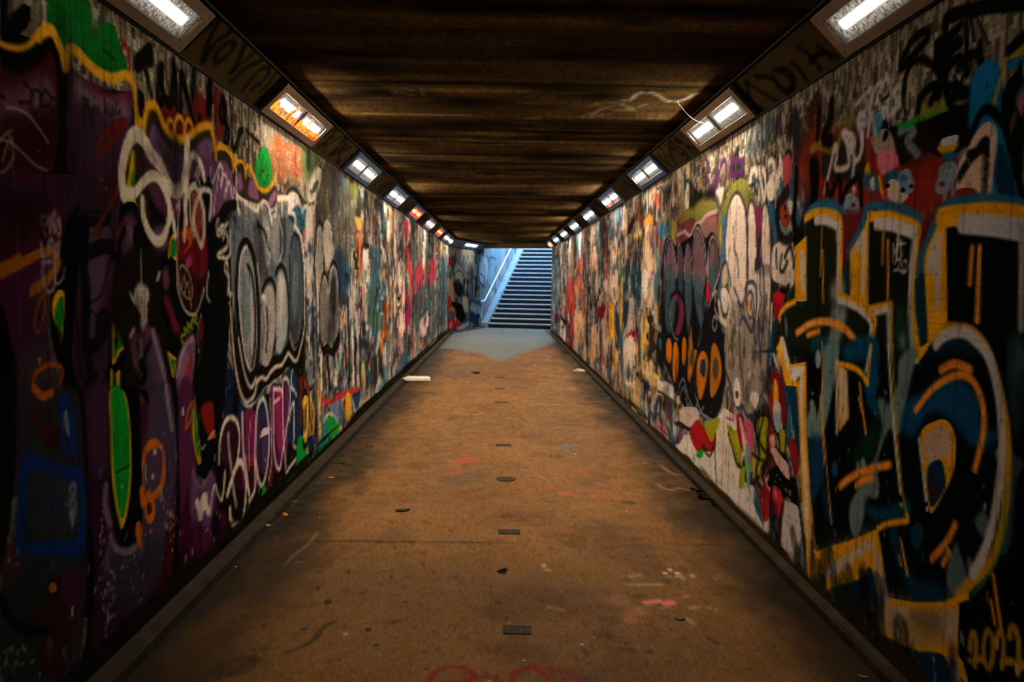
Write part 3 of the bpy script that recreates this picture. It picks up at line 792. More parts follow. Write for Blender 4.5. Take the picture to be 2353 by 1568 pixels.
S_LEFT.run("""
@ 480 440 1.792
# silver throw-up, letter by letter
f 14100e | 88 420 100 560 115 700 150 810 185 760 205 735 235 750 262 700 300 700 330 640 352 680 372 620 384 520 380 760 330 720 290 760 230 800 190 860 150 880 110 820 85 640
f 5e666c so=2 a=.85 r=.3 | 118 90 160 60 200 90 230 50 250 110 300 50 330 110 360 160 380 260 386 480 374 610 352 660 330 600 300 670 262 680 232 720 200 700 120 600 96 460 96 220
f 343034 so=3 a=.8 r=.3 | 180 140 215 130 235 200 240 330 225 380 205 340 190 250
f 8c8c8c so=3 a=.7 r=.4 | 215 120 240 110 250 240 240 330 225 260
f 8c8884 so=3 a=.7 r=.4 | 258 110 280 120 285 240 270 300 255 240
f 282c30 so=3 a=.8 r=.3 | 288 120 312 110 316 240 300 290 288 240
f 16120f | 104 430 108 300 122 220 145 188 172 210 192 290 204 420 208 600 200 740 184 812 160 800 132 700 112 580
f 868c90 so=1 r=.25 | 118 420 122 300 136 240 154 224 172 262 186 350 194 480 196 620 186 720 170 742 150 690 130 580
f 5c6c78 so=4 a=.7 r=.3 | 130 380 145 330 160 420 165 560 150 620 134 520
f b8a8a0 so=1.5 a=.75 r=.2 | 172 420 180 440 184 560 178 680 170 620
s 1a1614 w=3.2 so=.5 | 158 305 172 330 182 400 188 520 186 640 176 722
s c8bcb4 w=2.4 so=.5 | 119 430 124 300 140 240 156 228
s c8bcb4 w=2.6 so=.5 | 120 440 132 580 150 690 170 738
s c0b0a8 w=3 so=.8 | 118 610 140 730 160 790 176 806 192 770
s a89c98 w=2.2 so=.6 | 196 300 208 420 213 560 208 700
f a89c94 so=1 r=.25 | 214 440 230 400 248 390 262 420 268 500 264 600 250 690 232 722 216 700 226 560
e dccfc4 so=2 | 222 436 9 18
s 16120f w=4 so=.4 | 216 410 228 378 248 362 266 390 275 460 276 560 262 660
s 16120f w=2.6 so=.4 | 232 480 238 560 230 660
f 9ca0a0 so=1.5 r=.25 | 274 400 282 350 296 332 312 370 320 460 320 560 304 640 284 670 272 620
f c8b8ac so=2 a=.7 | 286 380 298 350 306 400 300 500 288 560
s 16120f w=4 so=.4 | 270 340 282 312 298 306 314 340 326 420 330 520 322 620
f 3c464e so=2 r=.3 | 336 300 342 210 354 176 370 230 380 340 380 500 370 590 352 624 338 580 334 440
f 6c7c88 so=3 a=.6 r=.3 | 342 420 350 300 362 300 362 460 350 540
s 16120f w=2.6 so=.4 | 332 440 334 260 344 190 356 176 372 230 382 360 382 520 368 610 350 640
s 16120f w=2.4 so=.4 | 195 140 215 150 232 190 244 240
s c8b8ac w=1 | 232 152 242 160 236 230 244 262 238 300
s 16120f w=2.2 | 196 120 205 170
f 14100e | 200 735 212 716 240 735 262 680 290 680 318 630 336 640 352 660 372 600 384 560 376 640 358 700 330 672 300 720 262 735 232 775 196 778
s dccfc2 w=3.2 r=.15 | 100 0 108 40 122 88
s dccfc2 w=3.4 r=.2 | 104 14 150 38 190 76 205 48 226 36 240 52 248 96 254 120
s dccfc2 w=3 r=.2 | 252 130 258 100 272 92 272 34 330 32 328 84 350 94 354 132
s dccfc2 w=2.6 r=.1 | 296 100 298 60 296 34
s dccfc2 w=3 r=.1 | 350 140 372 176 386 260 390 420 388 560 372 650 356 700 328 668 318 680 296 716 272 724 250 745 232 774 214 768 196 786 186 838 168 862 148 868 124 820 104 720 92 600 84 480
s b8a898 w=1.6 | 282 100 300 180 296 260 276 300
""")
S_LEFT.run("""
@ 0 350 2.6133
# ---- the purple piece
f 3a2038 so=1 | -10 -400 -10 1900 280 1900 600 1568 560 1568 1240 1260 1260 900 1280 500 1400 300 1300 60 1100 -60 900 -140 760 -300 600 -400
f 0c1010 | 400 420 1300 -40 1290 500 1260 1000 1180 1300 1180 2000 900 2400 400 2700
f 342030 so=2 | 470 500 480 0 520 -60 700 -40 720 200 700 500 660 900 650 1300 700 1568 500 1568 410 1200
f 401c30 so=4 a=.8 | 600 700 680 500 680 900 640 1100 560 900
f 544458 so=5 a=.8 | 520 400 640 380 640 700 580 1000 540 1200 520 800
f 34181c so=4 a=.8 | 540 60 700 0 720 160 640 400 560 500
f 5c2c18 so=3 a=.5 | 540 60 600 60 620 160 570 170
@ 0 0 3.92
# top of the wall
tile
""".replace('tile\n','')+"""
p 0c0e0e | 0 640 0 -40 60 -40 70 200 100 120 200 20 260 60 265 180 220 260 160 300 300 350 440 300 600 640 800 800 1180 820 1190 1568 0 1568
f 0f5c1c | 440 -40 760 -40 830 250 850 300 870 240 950 190 1020 240 1090 440 1110 500 1140 600 1160 680 1080 740 1000 690 920 680 800 590 720 500 640 450 560 500 540 380 450 300 410 220
s 106428 so=6 a=.5 w=10 | 600 300 800 380 900 300
e 0c0e0e | 930 370 3 40
l 0c0e0e w=.5 | 920 440 1020 530
f 3a1420 so=2 | -20 640 60 640 200 650 300 600 380 500 430 470 480 520 500 680 520 900 520 1200 470 1500 430 1568 -20 1568
f 6c4c60 so=5 a=.8 | -20 820 160 780 300 700 380 660 440 720 500 860 500 960 440 920 380 1000 300 1020 100 1060 -20 1060
f 2c1418 so=5 a=.8 | 100 1080 420 1040 460 1300 380 1500 0 1500 0 1200
f 7c6870 so=4 a=.5 | 280 860 320 820 340 960 290 960
f 3c2438 so=2 | 620 620 680 640 800 780 960 860 1150 820 1170 900 1160 1200 1120 1500 1080 1568 640 1568 590 1300 600 1000
f 741c30 so=3 a=.9 | 740 720 860 800 1000 860 1160 840 1160 960 1060 900 900 880 800 800
f 84707c so=5 a=.8 | 640 780 680 700 760 780 860 880 1100 920 1160 960 1160 1060 1000 1040 800 960 700 900
f 2c2830 so=6 a=.6 | 700 1080 900 1060 920 1300 780 1400
s d8981c w=4.2 | -20 410 60 450 160 462 240 440 300 380 360 290 420 262 470 280 510 370 550 480 575 600 590 540 605 460 650 440 710 480 800 580 900 660 1000 700 1080 680 1120 668 1170 700 1200 780 1220 900 1225 1000 1230 1120
s 0c0e0e w=3 | -20 460 80 500 180 510 260 480 330 420
s 701c18 w=2 | 845 270 848 300
s 7c1c18 w=2.6 | 1095 420 1120 390 1150 500 1165 650
l 15120f w=.7 | 740 870 745 1000 770 890 790 1000
s 15120f w=.7 | 745 980 745 900 760 880 775 960 790 900 800 1020 820 960 830 1030 820 1120 830 1030 850 940 860 1020 880 960 890 1030
s 15120f w=.7 | 1020 1020 960 1030 930 890 935 1030 940 1000 970 940 975 1030 1000 950 1010 1025 1040 900 1040 1020 1070 990 1060 1025
s 15120f w=.7 | 205 740 260 800 272 900 240 920 160 920
s 15120f w=.7 | 290 830 275 900 280 1000 310 1020 345 960 350 850 310 805 285 830
s 15120f w=.7 | 370 830 360 940 430 945 440 870 400 810 370 830
s 15120f w=.7 | 450 870 510 900 525 960 480 990 455 985
l 15120f w=1 | 0 855 40 885
s a09078 w=.8 | 60 970 150 980 250 1040 350 1170 420 1280
s a09078 w=.6 | 0 1250 100 1290 200 1380 300 1480 400 1530
s a09078 w=.6 | 100 1175 40 1220 0 1270
s a09078 w=.7 | 95 1230 60 1330 20 1450
s a09078 w=.7 | 100 1240 120 1400 60 1520 0 1560
s 601c14 w=2.6 so=.5 | 880 1400 900 1250 1000 1150 1090 1080 1100 1140 900 1380
# TWN tag
f 0f0e0e so=1 | 1200 600 1205 500 1260 450 1340 380 1375 470 1370 600 1300 620 1240 660
p 0f0e0e | 1290 620 1330 610 1372 915 1362 918
s 0f0e0e w=4.6 | 1420 960 1415 800 1430 620 1450 600 1450 760 1470 880 1500 920 1530 870 1545 700 1550 540 1570 700 1580 1000
s 0f0e0e w=4.6 | 1620 1020 1620 700 1640 680 1670 820 1730 1060 1730 800 1735 640
f 5c1c18 so=2 | 1340 930 1360 900 1420 980 1460 900 1520 960 1560 940 1600 1040 1700 1000 1760 860 1800 840 1900 1000 1880 1130 1780 1160 1700 1220 1600 1240 1520 1180 1440 1060
s 0f0e0e w=4.6 | 1420 960 1470 880 1510 940 1545 900
l 0f0e0e w=4 | 1640 760 1735 1080
f 0f0e0e so=1 | 1230 820 1270 820 1300 880 1300 1060 1270 1080 1240 980
e 0f0e0e so=1 | 1795 1060 14 50
f 0f0e0e so=1 | 1860 720 1900 720 1910 900 1880 1060 1850 1000
@ 250 0 3.92
f 5c1c18 so=2 a=.9 | 940 780 1000 820 1040 900 1060 1100 1000 1260 960 1240 940 1000
s 0f0e0e w=4.4 | 1010 880 990 1040 1030 1080 1040 940 1010 880 1040 1100 1070 1180 1050 1300 1030 1260 1060 1140
s 0f0e0e w=3 | 1080 860 1090 1000 1100 1300 1130 1340 1160 1200 1180 1160
l 0f0e0e w=3 | 1120 1340 1200 1160
s 0f0e0e w=2.4 | 1230 1160 1280 1220 1345 1280
s 30281c w=2 so=.4 | 1220 1240 1190 1400 1180 1500
s 30281c w=2 so=.4 | 1260 1230 1250 1540
s 30281c w=2 so=.4 | 1290 1240 1300 1480
s 6c2018 w=2 so=.5 | 1100 960 1130 1100
@ 250 0 3.92
f 0f8c2c r=.25 | 1325 1540 1340 1420 1390 1330 1430 1400 1450 1500 1450 1640 1400 1680 1340 1660
# tops of the purple letters and their yellow edge
f 30281c so=1 | 320 1180 340 1040 370 980 420 1000 470 1130 560 1230 640 1280 740 1240 900 1130 930 1200 950 1568 200 1568 240 1200
f 6c4870 so=2 | 330 1568 350 1260 395 1110 440 1180 520 1330 600 1400 700 1400 800 1310 910 1250 925 1568
f 4c2c48 so=5 a=.7 | 500 1400 600 1440 720 1420 900 1400 900 1568 480 1568
s d8981c w=4.2 | 195 680 225 800 245 1000 248 1150 265 1100 300 1110 312 1180 325 1060 350 960 385 940 430 980 470 1090 520 1180 600 1245 660 1250 740 1210 820 1150 900 1130 925 1200 945 1300 955 1420 970 1330 1010 1320 1080 1370 1105 1460 1110 1540
s d8981c w=2.4 | 515 1160 520 1100 545 1075 575 1120 580 1200
s d8981c w=2.6 | 585 1180 590 1080 625 1045 660 1090 670 1200
s d8981c w=2.6 | 675 1180 690 1090 720 1080 745 1130 745 1180
l d8981c w=.5 | 577 1200 577 1350
f d8981c | 1100 1500 1110 1400 1130 1380 1150 1430 1200 1440 1225 1500 1230 1568 1180 1480 1150 1500 1110 1568
""")
S_LEFT.run("""
@ 450 350 3.92
f 6c4870 so=2 | 160 110 240 70 300 120 330 200 350 400 300 520 180 560 130 560
f 302820 so=1 | 140 0 300 0 330 140 300 160 260 80 200 70 170 120
f 302820 so=1 | 320 200 380 100 430 120 450 200 500 240 550 320 620 350 700 300 720 440 680 480 600 420 540 460 380 380
f 784c70 so=2 | 355 350 370 200 400 190 420 280 425 330
f 9c6080 so=3 a=.7 | 360 260 380 210 400 260 395 320
f 7c5070 so=2 | 470 380 480 270 510 250 540 320 560 420 520 420
f 8c5878 so=2 | 640 440 700 340 710 420 660 490
s d8981c w=3.4 | 170 -20 172 60
f d8981c | 260 -20 320 0 360 70 400 70 440 130 446 180 420 110 390 90 350 100 325 190 310 60
s d8981c w=3.4 | 445 210 455 140 480 130 500 170 520 220 550 300 600 342 650 320 690 260 710 200
f 128a30 r=.2 | 530 170 545 60 570 -20 600 -60 640 -10 665 90 670 200 650 280 610 320 560 280
s 302418 w=1 so=.5 a=.8 | 600 30 580 160 600 280 630 200 620 60
s e8dccc w=1 | 130 140 135 270 170 200 205 100 180 300 150 560
s dcccc0 w=2 so=.4 | 205 100 230 160 215 300 240 200 270 240 250 400 290 260 320 420 330 320
s dcccc0 w=2 so=.4 | 350 140 360 200 350 340 370 500
s dcccc0 w=3 so=.8 a=.9 | 30 400 60 340 100 340 130 380 120 600
@ 0 350 2.6133
# letters from left to right
f 3c1830 so=2 | -10 1000 -10 280 60 260 180 270 240 180 280 230 340 280 380 380 390 560 370 700 340 820 280 860 230 900 100 1200 50 1180 40 1060
f 2c1018 so=8 a=.8 | -10 300 100 300 200 400 160 560 -10 700
f 14110f so=6 a=.8 | -10 240 100 270 220 200 200 340 60 370 -10 340
f 6c1c20 so=3 a=.5 | 240 360 300 330 340 400 340 560 290 540 250 460
f 503450 so=5 a=.8 | 190 800 290 640 340 560 370 640 330 760 270 860 280 1100 240 1000
f 0a0c0e | -10 960 30 980 60 1120 90 1300 90 1568 -10 1568
f 141420 so=3 a=.5 | 200 900 260 880 250 1000 200 1060
f 3c3038 so=3 | 110 1568 95 1300 130 1200 250 1150 300 1300 370 1420 400 1500 430 1600 140 1600
f 5c5058 so=3 | 262 960 280 860 290 1000 310 1180 350 1300 350 1370 300 1290 270 1100
f 0c0e10 | 300 820 330 800 390 420 480 420 470 700 440 1000 430 1280 520 1568 500 1600 430 1568 400 1440 360 1340 310 1160 290 1000
f d8a018 | 306 900 330 840 360 826 382 860 378 1000 360 1150 356 1080 320 1020 305 960
f 0f7c24 | 322 960 340 900 368 865 372 960 355 1090 330 1030
s a05818 w=3 | -10 700 60 670 110 635
s a05c18 w=3.4 so=.3 | -10 735 80 690 170 640 240 605 300 597 340 640 335 690 280 760 190 830
p a05c18 | 170 820 260 770 272 800 175 875
s 8c4c1c w=1.3 | 265 840 230 900 205 980 205 1060 225 1075 250 1000 262 900 265 840
s b05018 w=1.6 | 255 1290 300 1275 355 1290 368 1340 340 1410 290 1450 235 1470 200 1440 192 1380 215 1320 260 1290
f c88018 | 222 1250 230 1228 240 1250 232 1280
s 98908c w=1.1 | 265 500 240 420 250 380 290 400 260 440 300 380 290 480 320 350 320 480 350 390 350 500 310 420
s 98908c w=1.3 | 240 545 240 610 270 620 290 570 270 600 300 520 330 620 350 540 330 560
s 98908c w=1.3 | 250 660 300 655
s 98908c w=1.2 | 250 660 250 740 270 820 290 840 320 800 320 640
s 98908c w=1 | 380 700 370 760 330 790 320 740
l 8c8070 w=.6 a=.5 | 78 20 95 420 110 1110
# second letter
s 0e0c10 w=6 so=1 a=.85 | 500 640 510 420 540 400 640 390
s 0e0c10 w=6 so=1 a=.85 | 510 420 500 640 520 900 510 1150 560 1160 620 1080 640 1000 600 1000 590 1080
s 0e0c10 w=6 so=1 a=.85 | 500 610 600 570 650 565
s 0e0c10 w=5 so=1 a=.8 | 530 1260 540 1360 520 1500
s 0e0c10 w=5 so=1 a=.8 | 530 1400 560 1350 570 1440
s 0e0c10 w=5 so=1 a=.8 | 620 1400 590 1440 620 1480 640 1400 640 1330
s 0e0c10 w=4 so=1 a=.8 | 670 620 720 640 760 700
s 15101a w=.9 | 480 400 450 700 460 1000 480 1300 520 1400
s 15101a w=.9 | 640 420 680 520 640 700 600 860 530 920 590 1000
s 1c3850 w=.9 a=.7 | 490 300 540 370 620 360 640 240 600 200 560 280
e c8c0b8 so=.4 | 601 162 3 10 632 220 3 12 229 -10 4 4
s 5c2418 w=2.6 so=.5 a=.8 | 550 500 620 380 700 220
s 5c2418 w=2.4 so=.5 a=.8 | 690 520 740 400
# green spear with yellow edge
p c8981c | 668 1080 670 980 684 962 698 990 696 1020 740 1110 742 1185 715 1200 690 1260 665 1290
p 0f7c24 | 678 1180 680 1040 690 1100 700 1130 706 1040 736 1110 728 1160 700 1190 675 1250
s 0a0c0e w=2.4 | 690 1050 690 1160 
f c8981c | 650 1568 655 1340 660 1300 685 1330 712 1310 715 1420 740 1500 765 1640 650 1640
f 0f7c24 | 660 1568 665 1340 685 1480 700 1380 706 1440 735 1540 750 1640 660 1640
s 0a0c0e w=2 | 676 1290 684 1460
f c8a018 | 738 300 750 240 780 20 790 -10 804 0 806 250 824 325 800 300 760 296
f 0f7c24 | 780 180 792 100 800 200 796 220
# third letter
f 503048 so=3 | 750 480 745 390 780 370 820 420 830 600 800 620 740 640 720 560
f 6c5c74 so=3 a=.7 | 750 560 760 440 800 480 780 560
f 7c1c20 so=2 a=.8 | 700 720 712 700 730 760 700 800
s 0c0c0c w=4.4 so=.6 | 830 460 810 480 810 530 850 550 830 590 800 620
f 1a1612 so=3 | 660 1000 680 740 760 600 900 560 960 640 960 900 1000 1100 1010 1400 1040 1600 760 1600 740 1200
f c8bcb0 so=2 | 800 840 830 790 880 810 895 860 870 930 840 960 810 920
f d8ccc0 so=.5 | 770 830 800 880 830 925 810 925 785 890
f d8ccc0 so=.5 | 900 850 880 900 862 930 880 925
f c8bcac | 830 940 850 905 885 930 885 1040 860 1090 835 1060 842 980
s 141210 w=1.6 | 835 1060 860 1110 885 1040 890 960
l c8bcb0 w=.8 | 845 590 848 790
f c8bcb0 | 935 770 950 710 958 725 945 775
f 5c3450 so=3 | 775 1110 790 1060 840 1080 880 1040 910 1090 850 1230 830 1330 790 1260
s c8b8b0 w=2 so=.5 | 775 1110 800 1065
l b8a0a0 w=2 | 845 1130 845 1220
f c09098 so=.5 | 912 1120 930 1130 942 1180 930 1160
f 4a3a50 so=3 | 870 1568 860 1300 900 1180 920 1080 950 1120 985 1300 1010 1480 1030 1640 870 1640
s 7c6c80 w=4 so=1.2 | 915 1080 940 1180 975 1320 990 1440 1010 1568
s 8c3c34 w=2 so=.8 | 845 1340 840 1420 835 1560
s 0c0c0c w=3.6 so=.6 | 835 1400 870 1360 870 1300 840 1270
s 0c0c0c w=3.6 so=.6 | 840 1440 880 1450 890 1530
# fourth letter, white loops
f 4c2838 so=3 | 880 60 960 40 1060 60 1100 180 1060 400 960 360 900 260 880 160
f 2c2018 so=4 | 810 20 880 60 880 300 900 420 820 400
f 6c3850 so=3 | 970 720 1000 700 1010 800 980 820
f 7c1c3c so=3 a=.8 | 975 880 1010 880 1050 1000 1080 1080 1040 1090 1010 1000
f 6c4468 so=4 | 900 480 960 440 990 520 980 580 920 580
f 5c3858 so=4 | 980 20 1100 10 1100 180 1040 200 990 140
f 2c1410 so=2 | 1052 800 1060 560 1100 380 1180 340 1240 480 1240 800 1200 900 1150 950 1090 900
f 5c1420 so=2 a=.9 | 1060 640 1070 480 1140 460 1230 500 1240 700 1180 760 1120 640
f 8c2c50 so=1 | 1108 650 1140 620 1150 670 1115 700
f c05018 so=1 a=.9 | 1080 490 1130 450 1150 500 1140 560 1090 610 1130 540
f a05038 so=2 a=.8 r=.4 | 1150 240 1200 260 1220 400 1190 520 1160 440
s c4b8a8 w=1.5 | 1070 300 1060 500 1055 760 1070 860 1100 940 1140 975 1180 960 1210 880 1225 820
f d8901c | 1003 640 1010 540 1030 490 1052 495 1050 560 1048 650 1020 620
f 0f7c24 | 1015 620 1022 530 1045 530 1045 620
p c8981c | 996 1190 1052 1240 1040 1360 1026 1350
p 0f7c24 | 1012 1230 1046 1255 1034 1325
s d8ccb8 w=7 so=1.6 | 735 250 725 120 745 0 775 -80 820 -110 870 -60 910 20 960 80 1000 180 1040 230 1090 200 1110 80 1120 -60
s d8ccb8 w=5 so=1 | 745 240 800 245 850 190 900 145 940 150 980 220 1010 330 1000 440 970 520 930 530 890 470 860 380 855 290
s d8ccb8 w=4.4 so=1 | 990 200 1010 300 1040 450 1045 490
s d8ccb8 w=4 so=1 | 1115 420 1105 300 1130 100 1150 20 1180 30 1210 80 1225 160
s c8bca8 w=4 so=1 a=.9 | 1100 520 1105 400 1120 260 1160 200 1190 240 1220 340 1225 460 1210 560 1180 500 1160 420 1170 330 1200 240
s b8a898 w=3 so=1 a=.9 | 1135 240 1140 400 1160 500
s c8bcb0 w=1.2 | 1170 140 1180 100 1210 80 1170 200 1205 220 1180 120
s c8a8b0 w=1 | 1060 180 1030 260 1070 200 1050 340 1090 240
s a89488 w=.8 | 1070 700 1065 790 1100 860 1140 880 1150 820 1130 730 1090 680 1070 700
s a89488 w=.8 r=.2 | 1080 720 1080 820 1100 740 1100 850 1120 780 1140 900 1145 940
s 8c9c20 w=1.7 | 1095 1160 1082 1110 1110 1090 1100 1060 1130 1080 1120 1030 1150 1060 1140 1020 1170 1010 1180 980 1150 1000 1190 1040
f 7c5878 so=3 | 1045 1400 1060 1250 1110 1130 1160 1100 1170 1180 1150 1400 1110 1540 1060 1500
f 9c2030 so=2 a=.8 | 1130 1240 1150 1240 1140 1440 1120 1520 1080 1568 1080 1480
s 9c7c98 w=3 so=1.5 | 1060 1340 1090 1200 1150 1120
s c8b0a0 w=1.3 | 1190 1200 1185 1080 1205 990 1210 980
f 5c1818 | 1190 1180 1195 1040 1215 990 1220 1080
s c8c0b0 w=1.4 | 1250 720 1240 800 1240 860 1255 900
f 0e1010 so=2 | 1180 1568 1200 1260 1260 940 1255 700 1330 700 1370 1000 1350 1300 1330 1568
@ 450 350 3.92
s d8c8b4 w=2 | 185 740 175 660 190 600 210 570
s d8c8b4 w=2 | 190 700 240 640 270 560 280 550
f 12100e so=1 | 190 560 240 460 300 430 350 430 360 500 300 540 250 640 210 620
""")
S_LEFT.run("""
@ 0 900 2.3467
# ---- lower part of the purple piece
f 0c0e0f so=1 | -10 0 85 0 80 400 40 800 -10 960
f 2c242c so=3 | 90 0 400 0 430 200 460 500 460 900 440 1200 380 1568 -10 1568 -10 1000 60 800 90 400
f 242c2c so=8 a=.8 | 130 200 300 160 300 320 160 420
f 1c2828 so=9 a=.9 | 100 900 440 900 420 1150 300 1100 180 1300 200 1568 0 1568 20 1200
f 3c1830 so=5 a=.8 | 300 1000 440 930 440 1100 360 1260 300 1150
f 501c30 so=6 a=.8 | 0 900 80 880 80 1000 20 1040
f 0a0c0e so=.5 | 380 -20 420 0 450 200 470 500 480 900 470 1300 420 1568 620 1568 540 1200 500 700 480 300 430 -20
f 382438 so=3 | 470 -20 585 -20 590 300 600 600 600 800 560 1000 500 800 470 300
f 2c1428 so=4 | 480 500 600 520 640 900 760 900 860 700 900 400 920 100 940 -20 960 500 950 800 900 1100 840 1300 700 1568 480 1568 500 1000
f 40334a so=3 | 770 -20 930 -20 945 200 940 500 880 800 860 1000 760 1100 600 1100 560 960 580 800 640 900 700 880 760 760 760 400
f 2c2834 so=6 a=.8 | 600 900 860 800 880 900 800 1120 640 1200 560 1100
f 3c1014 so=4 | 930 600 940 800 920 1000 860 1220 740 1400 700 1300 820 1100 880 900 910 700
s 6c5c74 w=3 so=1 | 590 780 610 840 660 870 720 850 745 800
s 806c80 w=4 so=2 a=.8 | 565 520 562 620 590 720
s 8c7884 w=4 so=1.5 a=.8 | 890 -20 905 100 920 200
s 8c5048 w=3 so=1 a=.7 | 755 -10 760 80 765 120
f 501c34 so=2 | 745 240 750 100 790 60 800 160 770 260
f 0b0d0e | 590 600 580 300 588 0 660 -20 745 0 750 260 738 560 710 750 680 830 655 840 620 780
f c8a018 | 586 200 585 0 660 0 690 120 702 300 700 500 680 660 655 742 640 730 612 600 592 420
f 0f8c28 | 598 200 597 -10 650 -10 682 130 692 300 690 480 672 620 652 690 628 600 606 420
l 0b0d0e w=.5 | 620 440 660 420 690 400
e b8b0a0 | 652 516 4 12 640 658 4 6
f 0b0d0e | 740 -10 790 0 805 80 790 60 760 20
# orange ovals
e c8601c w=4.6 | 825 420 54 138
f 4a3850 so=1 | 768 440 790 350 830 310 865 320 872 400 850 500 815 550 780 530
s 9c8c98 w=2 so=1 | 785 400 782 450 788 490
s c8641c w=5 | 760 540 770 600 800 560
e c8641c | 806 638 29 78
e 3c1834 | 805 632 14 34
e c8641c | 744 755 20 54 754 824 11 30 812 757 6 17
# blue frame
p 102c68 | 100 470 108 360 140 312 175 325 260 372 330 400 430 405 450 440 460 600 458 840 430 895 370 898 250 886 100 892 80 850
p 242828 | 150 428 175 432 240 465 310 492 370 508 410 512 414 808 300 800 240 812 138 800
f 2c3438 so=3 a=.7 | 160 450 400 520 400 760 150 780
f 8c8894 so=1 a=.8 | 362 600 370 510 390 485 408 520 408 640 390 740 372 700
s 1c2444 w=1.6 a=.8 | 180 620 170 520 200 600 195 680
s 1c2444 w=1.6 a=.8 | 250 580 300 570 260 620 290 640 240 690 245 740 300 730 300 600
s 1c2444 w=1.2 a=.8 | 340 580 340 700
s 2c3c44 w=.7 | 372 640 400 600 400 540 375 550 365 640 390 600
f 102c68 | 308 60 330 10 360 20 385 80 402 180 408 300 395 345 350 345 330 320 318 200
f 242028 | 345 120 355 110 365 180 372 270 362 290 350 240
f 8c9098 so=.5 | 340 120 350 100 358 130 368 240 355 235 342 180
s 3c1418 w=3 so=.5 | 175 0 185 120 200 200 300 210
f 2c1010 so=2 | 230 240 300 200 320 250 300 290 240 290
e c87820 | 278 1063 22 31
f 0c0e10 so=2 a=.8 | 250 1060 265 1000 300 990 320 1040 310 1110 270 1150 250 1120
e c87820 | 278 1063 21 30
e 14181c so=1 | 190 1088 18 38
s 2c1418 w=5 so=1 | 150 1300 200 1200 280 1150 330 1200 340 1400 300 1560
s 2c1418 w=4 so=1 | 210 1400 240 1320 290 1320 300 1420 260 1500 220 1470
e 3c3440 so=2 | 262 1365 16 36
s 0c0e10 w=3 | 0 1120 60 1230 160 1295 240 1300
s b8641c w=3 so=.5 | 175 -20 220 28 270 10 
# next two letters
s 0a0c0e w=6 | 930 -20 955 200 962 500 950 800 930 1000 910 1200 860 1400
f 0a0c0e so=1 | 940 760 960 880 1000 1030 1020 1080 1200 1000 1240 800 1568 500 1568 1568 760 1568 900 1200
f 4c2040 so=2 | 960 -20 1040 -20 1060 400 1020 500 1030 700 980 800 960 500
f 3a1028 so=3 | 955 760 1000 560 1030 500 1100 520 1190 640 1230 720 1200 860 1100 980 1030 1060 1018 1090 1005 1050 960 900
f 5c3c64 so=3 | 1020 500 1040 430 1090 500 1140 430 1160 560 1100 820 1040 760 1020 640
f 401830 so=3 | 1040 700 1180 780 1200 700 1210 800 1120 880 1060 860
s 6c5070 w=3 so=1.5 | 1035 430 1060 500 1090 510 1130 440
f 14101a so=1 | 1150 800 1140 700 1160 660 1175 720 1170 800
f 0d0f0f | 1040 200 1040 20 1060 0 1180 0 1170 300 1120 450 1090 470 1060 420
f 7c1c18 so=2 | 1080 100 1140 60 1150 200 1120 240
f c8a018 | 1032 200 1045 20 1055 100 1065 250 1085 370 1075 395 1060 380 1040 280
f 0f8c28 | 1042 100 1050 100 1060 240 1072 350 1050 290
s c8601c w=1.8 | 1030 60 1005 120 995 200 1020 160 1040 60
s b85420 w=1 | 995 200 998 180
f c05820 so=.5 | 1120 260 1145 215 1160 245 1140 260
s d8ccc0 w=1 | 1120 260 1150 215
s c8bcb0 w=1 | 1070 130 1068 230 1085 310 1105 290
f d8c8b8 | 1048 600 1065 575 1075 600 1095 550 1115 548 1120 600 1130 640 1120 665 1100 640 1090 690 1070 700 1062 650
s d8ccc0 w=2.2 | 1080 600 1100 560 1110 640 1130 660 1140 560 1155 510 1170 560 1190 590 1200 520 1205 440
f e0d4cc | 976 90 984 85 984 130 975 130
e c8b8b0 | 833 328 8 20 867 300 4 12 823 460 6 18
s a08878 w=.8 r=.4 | 868 540 868 580
""")
grime(S_LEFT, 583, 628, 350, 440, (70,52,40), .8, .52, (.02,.03), 8, 73, 2)
grime(S_LEFT, 0, 470, 60, 1560, (22,18,18), .75, .60, (.3,.4), 5, 74, 5)
grime(S_LEFT, 0, 1020, 30, 1300, (30,26,22), .3, .66, (.012,.05), 6, 75, 3)
grime(S_LEFT, 640, 1020, 300, 900, (40,34,30), .6, .58, (.25,.35), 5, 76, 4)

grain(S_LEFT, .10, .84, 6, 320)
rng = np.random.default_rng(77)
for cx, cy, n, sx, sy in ((915,680,60,18,70),(575,1050,50,26,70),(690,900,30,40,70),(545,760,20,10,60),(60,900,10,60,60),(580,1230,30,10,60),(865,560,14,8,30),(90,1450,24,60,50)):
    for _ in range(n):
        x = 0+(cx+rng.normal(0, sx))/2.3467; y = 900+(cy+rng.normal(0, sy))/2.3467
        s, t = S_LEFT.at(x, y); h = rng.uniform(.003, .014); w = h*.4
        S_LEFT.fill(np.array([(s-w, t-h), (s+w, t-h*.6), (s+w*.8, t+h), (s-w, t+h*.7)]), tuple(np.array((190,176,150))*rng.uniform(.5, 1.1)), 0, .85)
footdirt(S_LEFT, .17, (20,18,13), 10)
